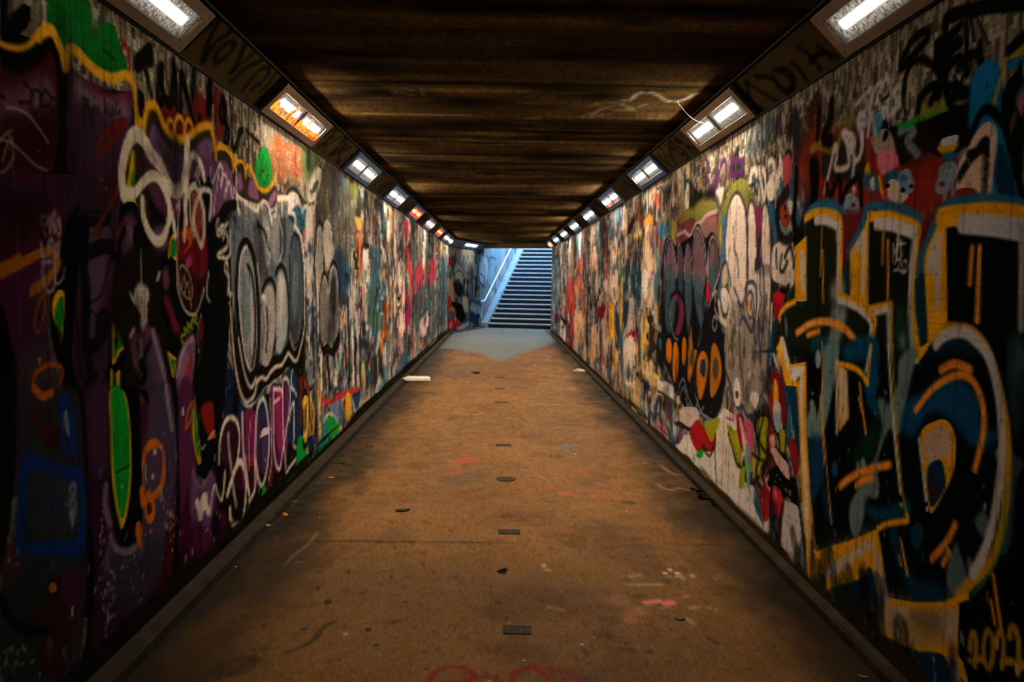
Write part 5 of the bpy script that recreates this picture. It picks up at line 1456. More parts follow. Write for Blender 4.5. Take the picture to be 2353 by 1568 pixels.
S_RIGHT.run("""
@ 1750 200 2.6136
# upper panel right of the joint: dark reds over tile
f 74281c so=8 a=.9 | 240 380 330 250 480 230 560 190 700 280 700 500 400 640 240 640
f 8c241c so=4 a=.95 | 380 480 560 420 760 440 900 360 1100 380 1200 420 1230 620 1380 600 1390 720 1100 700 940 800 640 740 480 720 360 720
f 14120f so=1 | 765 160 830 236 1250 110 1260 250 1240 340 1180 400 1080 420 960 380 850 470 800 360 700 300
f 261a14 so=6 a=.8 | 820 260 1000 270 1060 380 900 470 840 420
s 98b4c8 w=4 so=2 a=.6 | 840 260 890 240 920 270 880 320 940 400
s 108c28 w=2 | 830 236 1000 175 1130 110
s 80781c w=5 so=2 a=.7 | 960 150 1100 100 1200 80 1240 100
f 6c7030 so=3 a=.8 | 480 230 500 180 570 180 560 240
f 282420 so=4 | 380 420 430 340 460 300 520 260 600 300 640 480 620 560 400 560
s 8c7424 w=5 so=2 a=.8 | 300 380 350 350 450 370 480 300
s 12100e w=7 so=3 | 430 90 420 200 380 300 420 320
s 12100e w=5 so=3 | 350 130 340 300
# tile heart and pink scraps
f a08e78 | 665 300 765 250 815 370 790 392 700 405
f 12100e | 735 300 755 250 770 280 745 330
f e07888 so=1 | 705 405 800 375 832 450 800 500 745 530 710 500
s d0901c w=4 so=1 | 640 480 630 560 650 600
f d0a010 so=1 | 620 490 650 480 660 540 630 560
f 285880 so=2 | 745 560 770 510 830 500 830 560
f 2c5880 so=2 | 610 540 680 520 720 600 680 640 620 600
f e8d8cc | 655 560 680 540 680 620 660 610
s e0a818 w=2.5 | 715 540 735 640 790 700
s c82860 w=2.5 | 745 640 765 690 800 705
f d8c4ae | 762 590 790 550 830 565 850 610 888 650 850 700 822 722 790 690 765 650
f 7c9cb4 | 825 540 850 500 890 490 905 530 922 570 910 630 870 642 850 600
e 3c6c98 | 860 545 22 22
e 101014 | 765 590 14 14 857 618 14 16 905 595 12 12
f 84a0b4 | 498 720 515 650 550 640 588 690 582 750 560 765 545 800 525 790 505 770
l 84a0b4 w=1.6 | 518 780 520 860
l 84a0b4 w=1.6 | 568 750 570 835
f 702820 | 512 740 524 730 528 752 516 758
f 702820 | 545 705 560 692 568 715 552 722
f 7f98ac | 1050 590 1066 540 1070 490 1110 450 1160 445 1190 490 1190 540 1150 560 1135 620 1090 645 1052 630
l 7f98ac w=2.4 | 1105 610 1110 695
l 7f98ac w=2 | 1158 540 1157 672
f 7c1c18 | 1072 580 1092 565 1110 585 1090 600
f b8a890 | 1110 500 1140 485 1150 510 1125 520
f d09818 so=1 | 1062 380 1080 345 1190 330 1175 370 1150 400 1120 420
f c8d0d8 | 1090 310 1185 285 1175 335 1090 352
f 2c5c88 so=1 | 1090 400 1170 390 1180 430 1110 445
# black oval smudge and vertical smear
f 101010 so=3 | 290 440 345 430 352 560 340 720 330 800 280 900 250 940 210 930 260 820 295 640
s 12100e w=6 so=1 | 215 500 210 640 200 800 220 900
s 3c3430 w=3 so=2 a=.7 | 240 560 270 640 260 720
# white tags
s ccc0b8 w=3.2 | 385 630 420 480 450 350 460 400 450 480 490 490 530 460 520 340 495 270 540 300 560 440
s ccc0b8 w=3 | 545 370 530 300 550 290 562 340 545 380
s ccc0b8 w=3 | 600 280 605 350 590 420 560 460 550 560 560 620
s a8b4c0 w=2.6 | 590 250 580 190 620 170 625 230 590 215 610 300
s a8b4c0 w=2.6 | 640 290 650 210 670 160 680 260
s a8b4c0 w=2.6 | 690 270 700 190 715 170 720 210
f 287ca0 so=2 a=.8 | 690 170 740 160 720 270 690 260
s 14110e w=3 so=.5 | 395 640 400 580 420 660 440 580
s 14110e w=3.5 so=.5 | 430 660 470 540 480 600 485 705 510 620 560 560 590 540 600 700
@ 1800 0 3.92
s b4b0b0 w=2.2 | 655 945 720 870 790 800 740 850 755 940 740 1010 690 1020
s b4b0b0 w=2.4 | 775 1010 800 880 830 800 880 740 890 800 870 880 840 920 930 700 950 690 985 820 940 900
s b4b0b0 w=2.4 | 880 960 890 900 960 860 950 960 900 980 920 1050
s b4b0b0 w=2.6 | 1010 830 1050 770 1090 790 1080 860 1030 900 1060 940 1000 1000 960 1060 945 1010
l b4b0b0 w=.6 | 960 1060 975 1110 960 1140
s 20242a w=2 so=.5 | 880 860 900 900 960 850
# big black outlined tag on bare tile
s 0f0f10 w=3.6 | 1120 560 1075 600 1072 560 1110 470 1170 360 1250 290 1300 290 1305 340 1260 400 1180 490 1090 600
s 0f0f10 w=3.2 | 1095 860 1098 760 1130 640 1170 560 1230 530 1300 550 1370 620 1430 720
s 0f0f10 w=1.8 | 1090 830 1095 920 1112 1015
s 0f0f10 w=4.5 | 1385 400 1385 520 1430 640 1450 520 1395 400 1470 380 1490 480 1470 660
s 0f0f10 w=2.8 | 1370 400 1480 330 1610 215 1530 330 1530 380 1600 350 1610 390 1540 420
s 0f0f10 w=3.6 | 1500 360 1520 470 1570 360
l 0f0f10 w=3.2 | 1660 190 1665 400 1668 540
p 0f0f10 | 1660 -20 1690 -20 1750 370 1720 375
p 0f0f10 | 1730 130 1755 120 1872 395 1850 400
s 0f0f10 w=5 | 1465 270 1475 170 1560 120 1800 60 1960 40 2200 15
s 0f0f10 w=3.8 | 1650 600 1660 530 1700 490 1760 490 1795 570 1808 700 1790 800 1740 900 1650 975 1560 990 1500 900 1470 780 1480 660 1530 560 1600 520 1650 600 1670 650
l 0f0f10 w=2.6 | 1790 370 1800 640 1812 1010
s 0f0f10 w=3.8 | 1222 985 1240 880 1310 800 1400 765 1500 775 1600 800 1680 840 1590 850 1505 890
s 0f0f10 w=4.2 | 1330 915 1360 870 1412 850
p 0f0f10 | 1520 650 1560 680 1690 830 1670 850 1560 760
s 0f0f10 w=2 | 1600 640 1580 620 1600 580 1650 580 1645 640 1620 730
# blue A with white face, right edge
f 146496 | 1690 880 1700 740 1740 640 1830 545 1920 545 1965 650 1990 800 1975 960 1900 1010 1830 980 1740 1130 1690 1230 1680 1050
f 9c9020 | 1870 1000 2000 520 2030 440 2168 330 2168 500 2030 540 1995 640 1900 1000
f 146496 | 2015 560 2168 500 2168 590 2040 630
f 0e1012 | 1990 800 2100 640 2168 600 2168 1568 2080 1568 2000 1200 1960 980
s 0f0f10 w=4 | 2035 450 2090 400 2200 300
f a05070 so=1 | 2100 900 2168 800 2168 1040 2130 1000
f 385868 so=2 | 2120 830 2168 780 2168 830 2110 900
s 5c5c20 w=3 so=2 a=.7 | 2090 1040 2070 1120 2020 1240
@ 1750 200 2.6136
f 1a6a9c | 1240 330 1260 260 1350 135 1450 210 1490 360 1560 600 1610 760 1480 740 1380 720 1200 700 1180 560 1200 430
f 14344e | 1425 345 1460 380 1500 500 1560 740 1480 700 1400 540
f 143048 so=1 | 1405 540 1450 600 1500 720 1440 700
f dcb8a0 | 1178 610 1200 440 1340 218 1416 258 1400 480 1378 660 1350 690 1320 670 1295 630 1210 612
s 15140f w=3.6 r=.3 | 1195 545 1230 480 1290 400 1350 325 1355 420 1348 560 1340 700
s 15140f w=3 r=.3 | 1255 400 1290 395 1350 360
f 15140f | 1320 340 1340 305 1370 310 1372 420 1350 400
s 0e1012 w=3.4 | 1245 330 1270 270 1350 132 1450 212 1500 380 1540 520 1580 660
f 8c241c | 1180 620 1270 605 1310 640 1330 700 1180 710
# the big outlined letters
f 123240 so=1 | 60 1568 80 1420 200 1290 270 760 340 710 430 715 490 770 500 960 600 850 640 745 760 730 940 800 960 940 1000 900 1080 760 1160 700 1330 695 1600 740 1600 1600 60 1600
s 2c6484 w=8 | 270 790 340 730 430 722 482 775 488 900
f 6c1820 so=3 a=.95 | 490 780 600 750 640 780 560 920 530 1000 500 1090
s 2c6484 w=7 | 535 990 600 860 645 745 760 738 880 770 940 815 945 900 930 1100
f 6c1820 so=3 a=.95 | 960 830 1060 740 1060 830 990 960 960 1080 950 1240
s 2c6484 w=7 | 975 1060 990 980 1085 770 1170 715 1330 705 1480 720 1600 745
f 1c2014 | 270 780 400 775 470 820 475 1250 560 1300 640 1360 690 1400 660 1600 125 1600 120 1400 200 1310 270 1280
f 181a12 | 650 790 780 790 925 860 900 1100 895 1300 935 1600 650 1600
f 0e1010 | 1110 790 1400 790 1600 800 1600 1600 1340 1600 1240 1460 1118 1450
p f0a61a | 204 960 272 890 273 1285 205 1292
f d8ccc0 so=1 | 232 1020 255 990 265 1200 245 1240
s f6a81c w=4.4 | 265 790 330 752 420 758 478 800 482 1000 478 1245
s d8d0cc w=4.8 | 330 800 400 802 465 838 468 900
s d0c8c4 w=3.2 | 465 850 468 1000 458 1260
f b8b4b4 so=5 a=.7 | 430 1200 480 1160 520 1200 490 1300 440 1290
p f0a61a | 535 985 610 860 650 765 646 1325 535 1262
f d8c8b8 so=2 | 552 1010 595 880 625 870 630 960 622 1220 600 1240 600 1000
s f6a81c w=4.6 | 650 778 760 775 850 800 935 845 932 920 912 1100 905 1300 920 1450 940 1600
s d8d0cc w=5.2 | 695 822 790 828 918 872
s d0c8c4 w=3.4 | 925 865 905 1100 895 1300 905 1600
p f0a61a | 974 1042 1000 960 1085 775 1116 765 1126 1452 1060 1500 1000 1570 1000 1450
f d0c0b0 so=2 | 990 1090 1030 930 1060 885 1088 930 1075 1320 1050 1345 1040 1150
s f0a61a w=7.5 | 1085 785 1200 768 1400 764 1600 790
s c8c4c8 w=7 | 1215 820 1380 832 1600 862
l a8a4a8 w=3.5 | 1572 860 1568 1450
l ffa23a w=1.6 | 366 850 356 1130
l ffa23a w=1.7 | 375 985 377 1290
l ffa23a w=1.7 | 740 880 734 1060
l ffa23a w=1.8 | 768 925 767 1270
l ffa23a w=2.6 | 1271 968 1258 1178
l ffa23a w=2.8 | 1315 968 1301 1400
l e0dcd8 w=.8 | 800 1045 801 945 820 1040 823 865
l e0dcd8 w=.8 | 814 1035 832 880 842 1035
l e0dcd8 w=.8 | 818 948 865 940
l e0dcd8 w=.8 | 848 925 849 1010
s e0dcd8 w=.8 | 808 1060 825 1032 838 1055 822 1095 806 1102 835 1100 862 1118
e e0dcd8 w=.8 | 868 1075 13 34
s f6a81c w=3.2 | 205 1290 150 1320 115 1375 118 1400
s f6a81c w=3.2 | 475 1248 560 1290 640 1345 688 1395 680 1470 664 1600
l f6a81c w=3 | 648 1335 720 1318 786 1305 786 1600
s d8d0cc w=3.2 | 470 1285 520 1300 590 1340 655 1405 662 1470 640 1600
l d8d0cc w=3 | 688 1356 768 1336 772 1600
f 8ca4a4 so=4 a=.85 | 440 1330 520 1320 520 1400 480 1540 460 1600 380 1600 430 1480
f 14485c so=3 a=.9 | 300 1600 330 1500 400 1520 480 1600
f 24503c so=8 a=.6 | 800 1320 880 1320 900 1600 800 1600
f a0b0b4 so=4 a=.8 | 850 1520 870 1500 880 1560 860 1600
f 8c9ca0 so=3 a=.7 | 145 1370 160 1420 160 1500 150 1480
s ffa23a w=4 | 215 1478 290 1428 400 1410 500 1450 585 1555
l ffa23a w=3.2 | 278 1492 355 1466
@ 1750 800 2.0415
p 0b0e10 so=1 | 1020 -40 1240 -40 1250 500 1250 1600 930 1600 925 1150 1040 1080 1110 700
p 0c1012 so=7 | 212 64 140 78 110 22 700 24 735 60 775 24 1075 24 1120 100 1168 400 1155 700 1110 960 1030 1080 930 1165 800 1205 600 1175 550 860 260 965 240 700
f 12384c so=2 | 120 180 170 180 180 500 170 480 130 240
f 385058 so=1 a=.9 | 1165 460 1190 500 1240 550 1200 640 1180 920 1130 965 1150 740
f 2c444a so=3 a=.8 | 1170 -40 1250 -40 1250 200 1220 420 1180 300
f a89c90 so=3 a=.6 | 1218 0 1240 0 1240 100 1222 90
f 2a5048 so=6 a=.7 | 1190 0 1225 30 1220 160 1190 120
# camouflage splashes
f 0e4664 so=3 | 390 0 480 -60 560 -20 540 160 500 60 400 60
f 0e4664 so=3 | 480 90 560 130 540 240 600 260 560 330 500 260
f 6c8888 so=2 | 300 0 370 -10 340 200 290 430 250 440 215 400 225 300 260 340 290 160
e 90a8a8 so=1 | 270 55 14 45
f 7c9494 so=1 | 230 260 250 250 262 330 240 350
e 90a4a4 | 243 215 4 10
f 123450 so=4 | 220 460 290 430 300 600 250 720 230 780
f 0f2c40 so=4 | 300 620 330 700 350 820 310 800
f 18402c so=6 a=.6 | 420 600 470 420 560 360 570 480 500 560
f 687f80 so=2 | 650 60 700 0 730 30 700 160 660 380 640 405 600 395 550 540 560 660 540 715 500 710 480 820 450 890 420 860 410 760 440 690 520 560 570 400 560 300 550 250 580 240 600 270 640 180
e 7c9494 so=1 | 455 570 8 35 480 545 12 25 540 310 4 9 588 212 6 12
e 14486c so=1 | 348 570 14 40 370 530 5 14
f 0f4060 so=3 | 480 730 560 760 690 720 690 800 590 815 520 800
f 10466c so=3 | 665 380 700 250 800 200 860 140 960 150 1030 250 1040 460 980 440 930 380 900 340 830 310 780 330 720 425
f 10466c so=3 | 980 440 1050 380 1120 400 1100 460 1040 470
e 1c4c70 so=2 | 940 195 10 25 1000 250 22 38
e 12405c so=2 | 602 720 8 18 684 718 8 18
f 103048 so=4 | 610 850 650 870 680 1000 760 1100 850 1120 880 1190 760 1195 700 1150 640 1000
f 14384e so=1 | 700 850 740 820 765 870 740 950 715 940 700 900
e 14384e so=1 | 760 985 10 28
f 50686c so=2 | 1000 820 1020 780 1045 760 1070 850 1060 900 1030 880
e 8ca0a0 so=1 | 1048 745 8 18
f 50686c so=2 | 900 960 920 920 945 990 970 1070 1000 1090 940 1160 900 1170 870 1080
e 5c7074 so=1 | 978 1015 12 30 1108 500 12 32
e a8a8a0 so=.5 | 963 1100 6 20
# eye window of the first letter
p f6a81c | 362 78 405 108 412 330 365 402
f dcd0c4 so=1 | 372 110 396 118 400 310 378 350
s f6a81c w=3 | 365 76 430 92 470 120 502 168
l f6a81c w=2 | 502 168 520 -10
l d0ccc8 w=2.4 | 357 65 357 400
l d0ccc8 w=2.2 | 516 -10 494 108
p f6a81c | 742 60 733 70 740 0 790 -30 780 10
f d0c8c4 | 722 60 730 40 736 70 726 76
# inner thin lines
s d8d0c8 w=2 | 601 -10 612 180 630 420 655 680
s b08818 w=1.6 | 620 -10 630 260 660 640 684 790
e d8d4cc | 658 738 6 13
s f6a81c w=2.6 | 684 790 680 812 600 828 552 852
l f49a34 w=1.4 | 291 -20 290 300 332 825
l f49a34 w=1.4 | 283 235 300 555
l f49a34 w=2 | 463 170 475 280 493 400
l f49a34 w=1.6 | 458 235 472 300
s ff9a30 w=3.6 | 370 652 420 608 500 575 606 551
s ff9a30 w=3.2 | 445 648 480 622 526 612
l e08c28 w=1.7 | 655 898 684 1062
l e08c28 w=1.4 | 648 980 656 1018
s fa942c w=3 | 724 292 800 200 880 145 950 128 1005 170 1040 270 1042 400 1004 570
s fa942c w=3.4 | 848 104 910 76 982 102
s e08428 w=3.2 | 915 832 870 920 803 994
l d07c24 w=2.8 | 887 966 857 1018
l d8842c w=2 | 1089 1066 1110 1200 1135 1350
l d8842c w=1.8 | 1080 1190 1098 1294
# hole of the b
f f0a61a | 748 402 820 345 875 342 912 400 918 500 905 590 870 670 805 778 785 730 765 600
f c8a890 so=2 | 762 440 800 390 870 370 895 440 885 510 840 525 790 540 765 500
f 12304c | 782 570 810 535 845 530 862 570 870 650 840 710 800 750 782 660
f 481820 so=2 a=.8 | 795 590 810 580 820 640 850 660 810 720 792 660
l ccc8c8 w=2 | 740 430 776 714
e ccc8c8 | 781 758 7 15
# outlines of the b
s c89020 w=4 | 870 -95 960 -90 1010 -60 1054 0 1100 120 1143 300 1160 450 1157 650 1132 850 1080 1000 1000 1088 930 1165
s c8c0c0 w=4.4 | 822 -15 870 -60 950 -75 1010 -35 1060 30 1098 150 1124 300 1131 480 1112 690 1072 880 1030 990 994 1062
s 308c3c w=1.2 so=.5 a=.7 | 1160 640 1130 940 1060 1080 990 1160
# arrow and long stem on the left of the first letter
p f6a81c | 90 -30 75 0 118 178 168 182 170 130 212 64 140 78 98 -60
p f6a81c | 165 175 212 66 215 400 235 700 262 965 285 1175 222 1090 210 900 190 700 178 400
f e8e0d8 so=1 | 140 98 200 84 196 120 172 140 150 160 138 140
f e0d4c8 so=1 | 178 180 196 130 200 400 222 700 246 980 230 960 205 720 188 400
f e8dccc so=.5 | 94 -20 108 -50 132 60 126 110
# feet
p e09a1a | 225 1095 216 1000 262 962 330 932 480 882 552 852 545 940 520 1040 470 1085 340 1132 292 1178
f c4aca0 so=2 r=.2 | 278 1100 290 1060 340 1010 420 960 505 900 532 920 520 960 460 990 400 1040 330 1080 290 1112
f e09a1a so=2 a=.8 | 400 1060 480 1000 520 980 490 1060 420 1080
p e09a1a | 520 1030 552 852 600 1176 750 1198 860 1196 930 1165 978 1150 976 1185 932 1200 925 1450 860 1448 720 1420 556 1340
f b8a49c so=2 | 536 1000 545 940 560 1000 598 1175 590 1215 560 1190
f b09c90 so=2 r=.4 | 585 1225 640 1215 760 1240 800 1270 860 1240 925 1235 918 1380 860 1400 720 1390 590 1330
f a8781c so=4 a=.7 r=.4 | 620 1280 840 1290 850 1400 700 1380 620 1340
f 6c5c44 so=3 a=.6 | 700 1240 850 1250 850 1330 760 1340
p e09a1a | 862 1440 925 1440 950 1480 980 1600 880 1600
f b8a49c so=2 | 885 1460 915 1450 940 1600 895 1600
f 102c44 so=1 | 225 1100 292 1180 342 1132 470 1088 518 1036 552 1200 556 1342 720 1424 860 1452 880 1600 700 1600 500 1500 360 1350
f 30281c so=8 a=.8 | 330 1200 400 1190 410 1280 340 1280
f 601820 so=2 a=.8 | 430 1150 440 1180 438 1240 428 1230
f 70202c so=3 a=.8 | 500 1260 540 1250 545 1320 520 1310
f 8c94a8 so=1 a=.8 | 500 1240 518 1170 535 1230 540 1260 520 1240
@ 2200 1420 6.052
s a87c1c w=2.7 | 182 450 192 330 210 240 238 225 262 300 264 420 250 560 238 660
s a87c1c w=2.5 | 238 600 280 575 352 580
e a87c1c w=2.6 | 440 450 70 255
s a87c1c w=2.6 | 556 400 568 300 588 230 606 215 650 280 662 400 655 560 635 700
s a87c1c w=2.5 | 640 640 690 620 786 625
s a87c1c w=2.8 | 745 280 756 190 790 150 835 190 868 330 876 500 868 660 855 780
s a87c1c w=2.5 | 862 710 900 690 950 680
e a87c1c | 170 598 22 54
""")
clutter(S_RIGHT, 1790, 2353, -.05, .13, ['14181a','102030','1a1a14'], 60, (.2,.5), 's', 31, al=.6)
grime(S_RIGHT, 1668, 1775, 640, 960, (70,60,48), .8, .50, (.08,.12), 5, 81, 4)
grime(S_RIGHT, 1270, 2353, 60, 1400, (30,26,22), .3, .66, (.012,.05), 6, 82, 3)
grime(S_RIGHT, 1270, 1660, 400, 900, (40,34,30), .6, .58, (.25,.35), 5, 83, 4)
grain(S_RIGHT, .10, .84, 5, 260)
footdirt(S_RIGHT, .14, (46,34,20), 9)
# ---------------------------------------------------------------- floor, ceiling, troughs, bend
rng = np.random.default_rng(21)
S_FLOOR.img[:] = (117,80,37)
S_FLOOR.img *= (.86+.28*mnoise(S_FLOOR, .9, .7, rng, 4))[..., None]
toward(S_FLOOR, (mnoise(S_FLOOR, .5, .35, rng, 4)-.55)*2.2, (78,50,24))
S_FLOOR.img *= (.82+.36*mnoise(S_FLOOR, .008, .008, rng, 2))[..., None]
toward(S_FLOOR, (mnoise(S_FLOOR, .03, .03, rng, 2)-.66)*1.5, (60,38,18))
toward(S_FLOOR, (mnoise(S_FLOOR, .12, .10, rng, 3)-.74)*3, (56,36,18))
toward(S_FLOOR, (mnoise(S_FLOOR, .3, .5, rng, 4)-.66)*2, (120,84,48))
X = S_FLOOR.T[:, None]; Y = S_FLOOR.S[None, :]
n = mnoise(S_FLOOR, .6, .25, rng, 3)
toward(S_FLOOR, (.5+.5*(n-.5)-(X--1.345))/.42*.8, (32,22,10))            # trodden-in grime along both edges
toward(S_FLOOR, (.46+.5*(n-.5)-(1.476-X))/.38*.8, (32,22,10))
for y, x0, x1, a in ((4.93,-1.3,1.5,.4),(9.6,-1.3,1.5,.35),(14.4,-1.3,1.5,.35),(8.0,-.2,1.5,.25)):
    d = np.abs(Y-y-.01*np.sin(X*3)); S_FLOOR.img *= (1-a*np.clip(1-d/.009, 0, 1)*((X > x0)&(X < x1)))[..., None]
for _ in range(420):                                                        # trodden gum and spots
    s = rng.uniform(2, 16); t = rng.uniform(-1.3, 1.45); r = rng.uniform(.004, .02)
    th = np.linspace(0, 2*math.pi, 9)[:-1]; rr = r*rng.uniform(.6, 1.2, 8)
    c = (40,26,12) if rng.random() < .8 else (130,104,76)
    S_FLOOR.fill(np.array([(s+q*math.cos(a), t+q*math.sin(a)) for a, q in zip(th, rr)]), c, .002, rng.uniform(.3, .8))
S_FLOOR.run("""
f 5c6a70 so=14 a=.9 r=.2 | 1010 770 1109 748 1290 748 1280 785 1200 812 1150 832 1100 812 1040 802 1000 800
@ 1050 1000 2.76
s 7c2420 w=3 so=.6 a=.55 | -20 150 60 160 130 165
s 9c4030 w=2.6 so=.6 a=.5 r=.5 | 210 310 300 290 400 330 500 350 560 350 620 330
s 9c4030 w=2.6 so=.6 a=.5 r=.5 | 360 290 480 310 590 330 700 370 860 400 960 410
s a04434 w=2.6 so=.6 a=.55 r=.4 | 500 235 600 230 700 205 800 230 870 200
s a8402c w=2.8 so=.6 a=.6 r=.4 | 640 360 720 370 800 350 900 350 960 400 880 400 900 340
s a04030 w=2.4 so=.6 a=.55 r=.4 | 1000 340 1020 380 1080 410 1150 390 1160 350
f b84838 so=1 a=.6 r=.4 | 640 365 680 355 700 375 660 382
s 4c5460 w=4 so=1 a=.5 r=.4 | -100 310 0 290 100 260 190 250
s 4c5460 w=4 so=1 a=.5 r=.4 | 90 275 150 300 210 305
s 5c5c5c w=2.5 so=.8 a=.4 | -120 230 100 225 250 220 420 215
s 6c7078 w=6 so=2 a=.4 r=.4 | 420 70 560 80 680 85 760 60
s 58607c w=8 so=2 a=.35 r=.4 | 1150 150 1200 155 1300 170
s d8b8a0 w=3 so=1 a=.5 r=.5 | 1290 190 1340 230 1400 255
s d8b8a0 w=2.6 so=1 a=.6 r=.5 | 1280 320 1340 345 1420 340 1520 365
s d8b8a0 w=2 so=1 a=.4 r=.5 | 1130 185 1200 180
f d07078 so=.2 | 1170 1062 1220 1050 1285 1042 1310 1055 1350 1048 1392 1060 1380 1080 1320 1085 1290 1068 1230 1076 1190 1074
s d07078 w=.9 a=.8 | 1280 1110 1330 1090 1370 1105
f c06c6c so=.5 a=.6 | 1420 1020 1460 1012 1490 1022 1450 1032
f c08078 so=5 a=.35 r=.5 | 1040 1180 1100 1100 1180 1090 1200 1140 1130 1200
f c08078 so=5 a=.3 r=.5 | 960 1040 1060 1020 1080 1080 980 1090
e d8c8b4 so=.2 a=.9 | 1352 857 20 7 1319 877 18 6 1398 877 21 7 1493 895 19 6
e b09c88 so=.2 a=.6 | 1347 897 18 6 1434 914 18 6
e 2c3038 so=.4 a=.7 | 1420 842 18 6 1450 860 24 7 1330 922 30 8 1350 940 26 6 1405 955 20 7 1448 950 24 6
e d8c8b4 w=.5 a=.8 | 1411 898 20 7
s d8c8b4 w=4 so=3 a=.35 r=.6 | 1100 950 1180 950 1290 950
s c8b8a4 w=4 so=3 a=.3 r=.6 | 1100 900 1150 890
s c8b8a4 w=2 so=1 a=.4 r=.5 | 580 1095 640 1105 670 1110
s c8b8a4 w=4 so=2 a=.35 r=.6 | 1480 1100 1560 1090 1640 1110
s c8b8a4 w=3 so=2 a=.4 r=.5 | 1420 1180 1460 1170 1500 1200
e c8b8a4 so=1 a=.5 | 550 830 16 14 575 858 24 8
f 2c2418 so=.5 a=.8 | 255 870 290 848 320 850 318 865 300 885
f 3c3424 so=1 a=.6 | 560 420 640 425 640 432 570 430
f 241c14 so=1 a=.7 | 1030 425 1080 420 1140 430 1100 438
f 2c2418 so=.5 a=.7 | 640 150 655 130 662 132 645 155
f 2c2418 so=.5 a=.7 | 545 310 553 290 560 292 548 315
s 8c1c18 w=2.8 so=.4 a=.75 | -180 1568 -140 1510 -60 1475 20 1475 80 1500 110 1530 60 1560 -60 1568
s 8c1c18 w=2.8 so=.4 a=.75 | 70 1568 120 1540 180 1535 240 1550 300 1600
s 8c1c18 w=2.8 so=.4 a=.75 | 340 1600 360 1530 400 1490 480 1480 520 1500 600 1568
s 8c1c18 w=2.8 so=.4 a=.75 | 380 1510 480 1470 620 1490 720 1520 820 1568
s 8c1c18 w=2.4 so=.4 a=.6 | 640 1568 740 1535 800 1560
@ 700 750 2.941
s c87840 w=3.2 so=.8 a=.7 | 1010 575 1060 588 1130 600 1200 588
s 443c38 w=1.6 so=.6 a=.6 | 1010 650 1060 660 1100 610 1140 630
s 443c38 w=1.6 so=.6 a=.6 | 1180 650 1240 655
s 443c38 w=2 so=.6 a=.6 | 1270 600 1300 635 1370 640
l 443c38 w=2 so=.6 a=.6 | 1400 645 1395 670
s 443c38 w=2 so=.6 a=.6 | 1450 610 1480 640 1510 650
s 443c38 w=1.4 so=.6 a=.5 | 1620 655 1680 650
s 443c38 w=1.8 so=.6 a=.6 | 1030 700 1030 730 1070 735
s 443c38 w=1.8 so=.6 a=.6 | 1120 720 1160 725 1150 715
s 44506c w=2.2 so=.6 a=.6 | 1180 690 1250 700
l 44403c w=2 so=.6 a=.6 | 1290 705 1285 735
s 44403c w=2.4 so=.6 a=.6 | 1440 690 1410 710 1405 730
s 443c38 w=1.6 so=.6 a=.6 | 1540 700 1530 730 1560 725
s 443c38 w=1.6 so=.6 a=.6 | 1570 700 1615 705 1570 718 1610 730
s 443c38 w=1.2 so=.6 a=.4 | 1740 710 1800 700 1820 715
l 5c4430 w=1 so=.5 a=.6 | 1080 683 1530 680
s 404850 w=6 so=1.5 a=.5 r=.3 | 770 915 870 912 980 925
s 404850 w=5 so=1.5 a=.45 r=.3 | 800 1000 900 990 1000 980
s 404850 w=5 so=1.5 a=.5 r=.3 | 950 1062 1050 1045 1140 1020 1220 1000
s 404850 w=5 so=1.5 a=.5 r=.3 | 1120 1045 1180 1055 1240 1060
s 404850 w=3 so=1.2 a=.4 r=.3 | 1100 975 1300 965 1480 955
f a83830 so=2 a=.55 r=.3 | 980 925 1060 890 1180 885 1160 910 1060 930
f a83830 so=2 a=.5 r=.3 | 940 985 1060 980 1050 995 960 998
s a85040 w=3 so=1 a=.5 | 1920 518 1970 508 2010 520
s b0a898 w=4 so=2 a=.35 r=.5 | 1480 520 1600 530 1720 530
s c8a888 w=5 so=2 a=.4 r=.5 | 1740 425 1800 425 1840 415
f 606878 so=1.5 a=.6 | 1745 800 1785 800 1785 842 1755 842
s 282018 w=1.6 so=.5 a=.7 | 1700 895 1725 870
@ 250 1100 2.941
s c8b098 w=1.4 so=.8 a=.4 r=.4 | 1190 585 1260 510 1340 450 1410 370
s 241c12 w=2.4 so=1 a=.6 r=.2 | 1200 1180 1300 1140 1390 1090 1440 1020 1520 970
f 1c160e so=3 a=.5 r=.3 | 660 1290 900 1200 1040 1220 900 1330 700 1340
e 1c160e so=.4 a=.8 | 1752 1025 26 12 1805 1128 22 9 1480 835 26 16 1415 742 20 9 1620 630 18 6 1910 665 16 6 1825 428 26 9 2045 430 18 6 1932 470 18 6
e d8c0a0 a=.8 | 1600 1054 22 7
""")  # first soft grey shape paints the stairs' daylight onto the far floor
S_CEIL.img[:] = (72,55,31)
cn = mnoise(S_CEIL, .17, 1.1, rng, 3); ck = mnoise(S_CEIL, .22, 3.0, rng, 1)
S_CEIL.img *= (.40+.95*cn)[..., None]*(.62+.6*ck)[..., None]*(.72+.56*mnoise(S_CEIL, .012, .015, rng, 2))[..., None]
toward(S_CEIL, (mnoise(S_CEIL, .35, .6, rng, 3)-.5)*2.5, (18,14,10))
bw = .145
ph = (S_CEIL.S/bw) % 1; bi_ = np.floor(S_CEIL.S/bw).astype(int)
tone = ((bi_*7919 % 97)/97.0)
S_CEIL.img *= (.82+.36*tone)[None, :, None]
S_CEIL.img *= (1-.6*np.clip(1-np.minimum(ph, 1-ph)*bw/.006, 0, 1))[None, :, None]
for k in range(12):                                                         # pale lime streaks along the board joints
    j = round(rng.uniform(3.0, 20)/bw)*bw; t0 = rng.uniform(-1.3, .6); t1 = t0+rng.uniform(.4, 1.6)
    S_CEIL.stroke([(j, t0), (j+.004, (t0+t1)/2), (j, min(t1, 1.35))], .010, (130,104,72), .006, .45, .5)
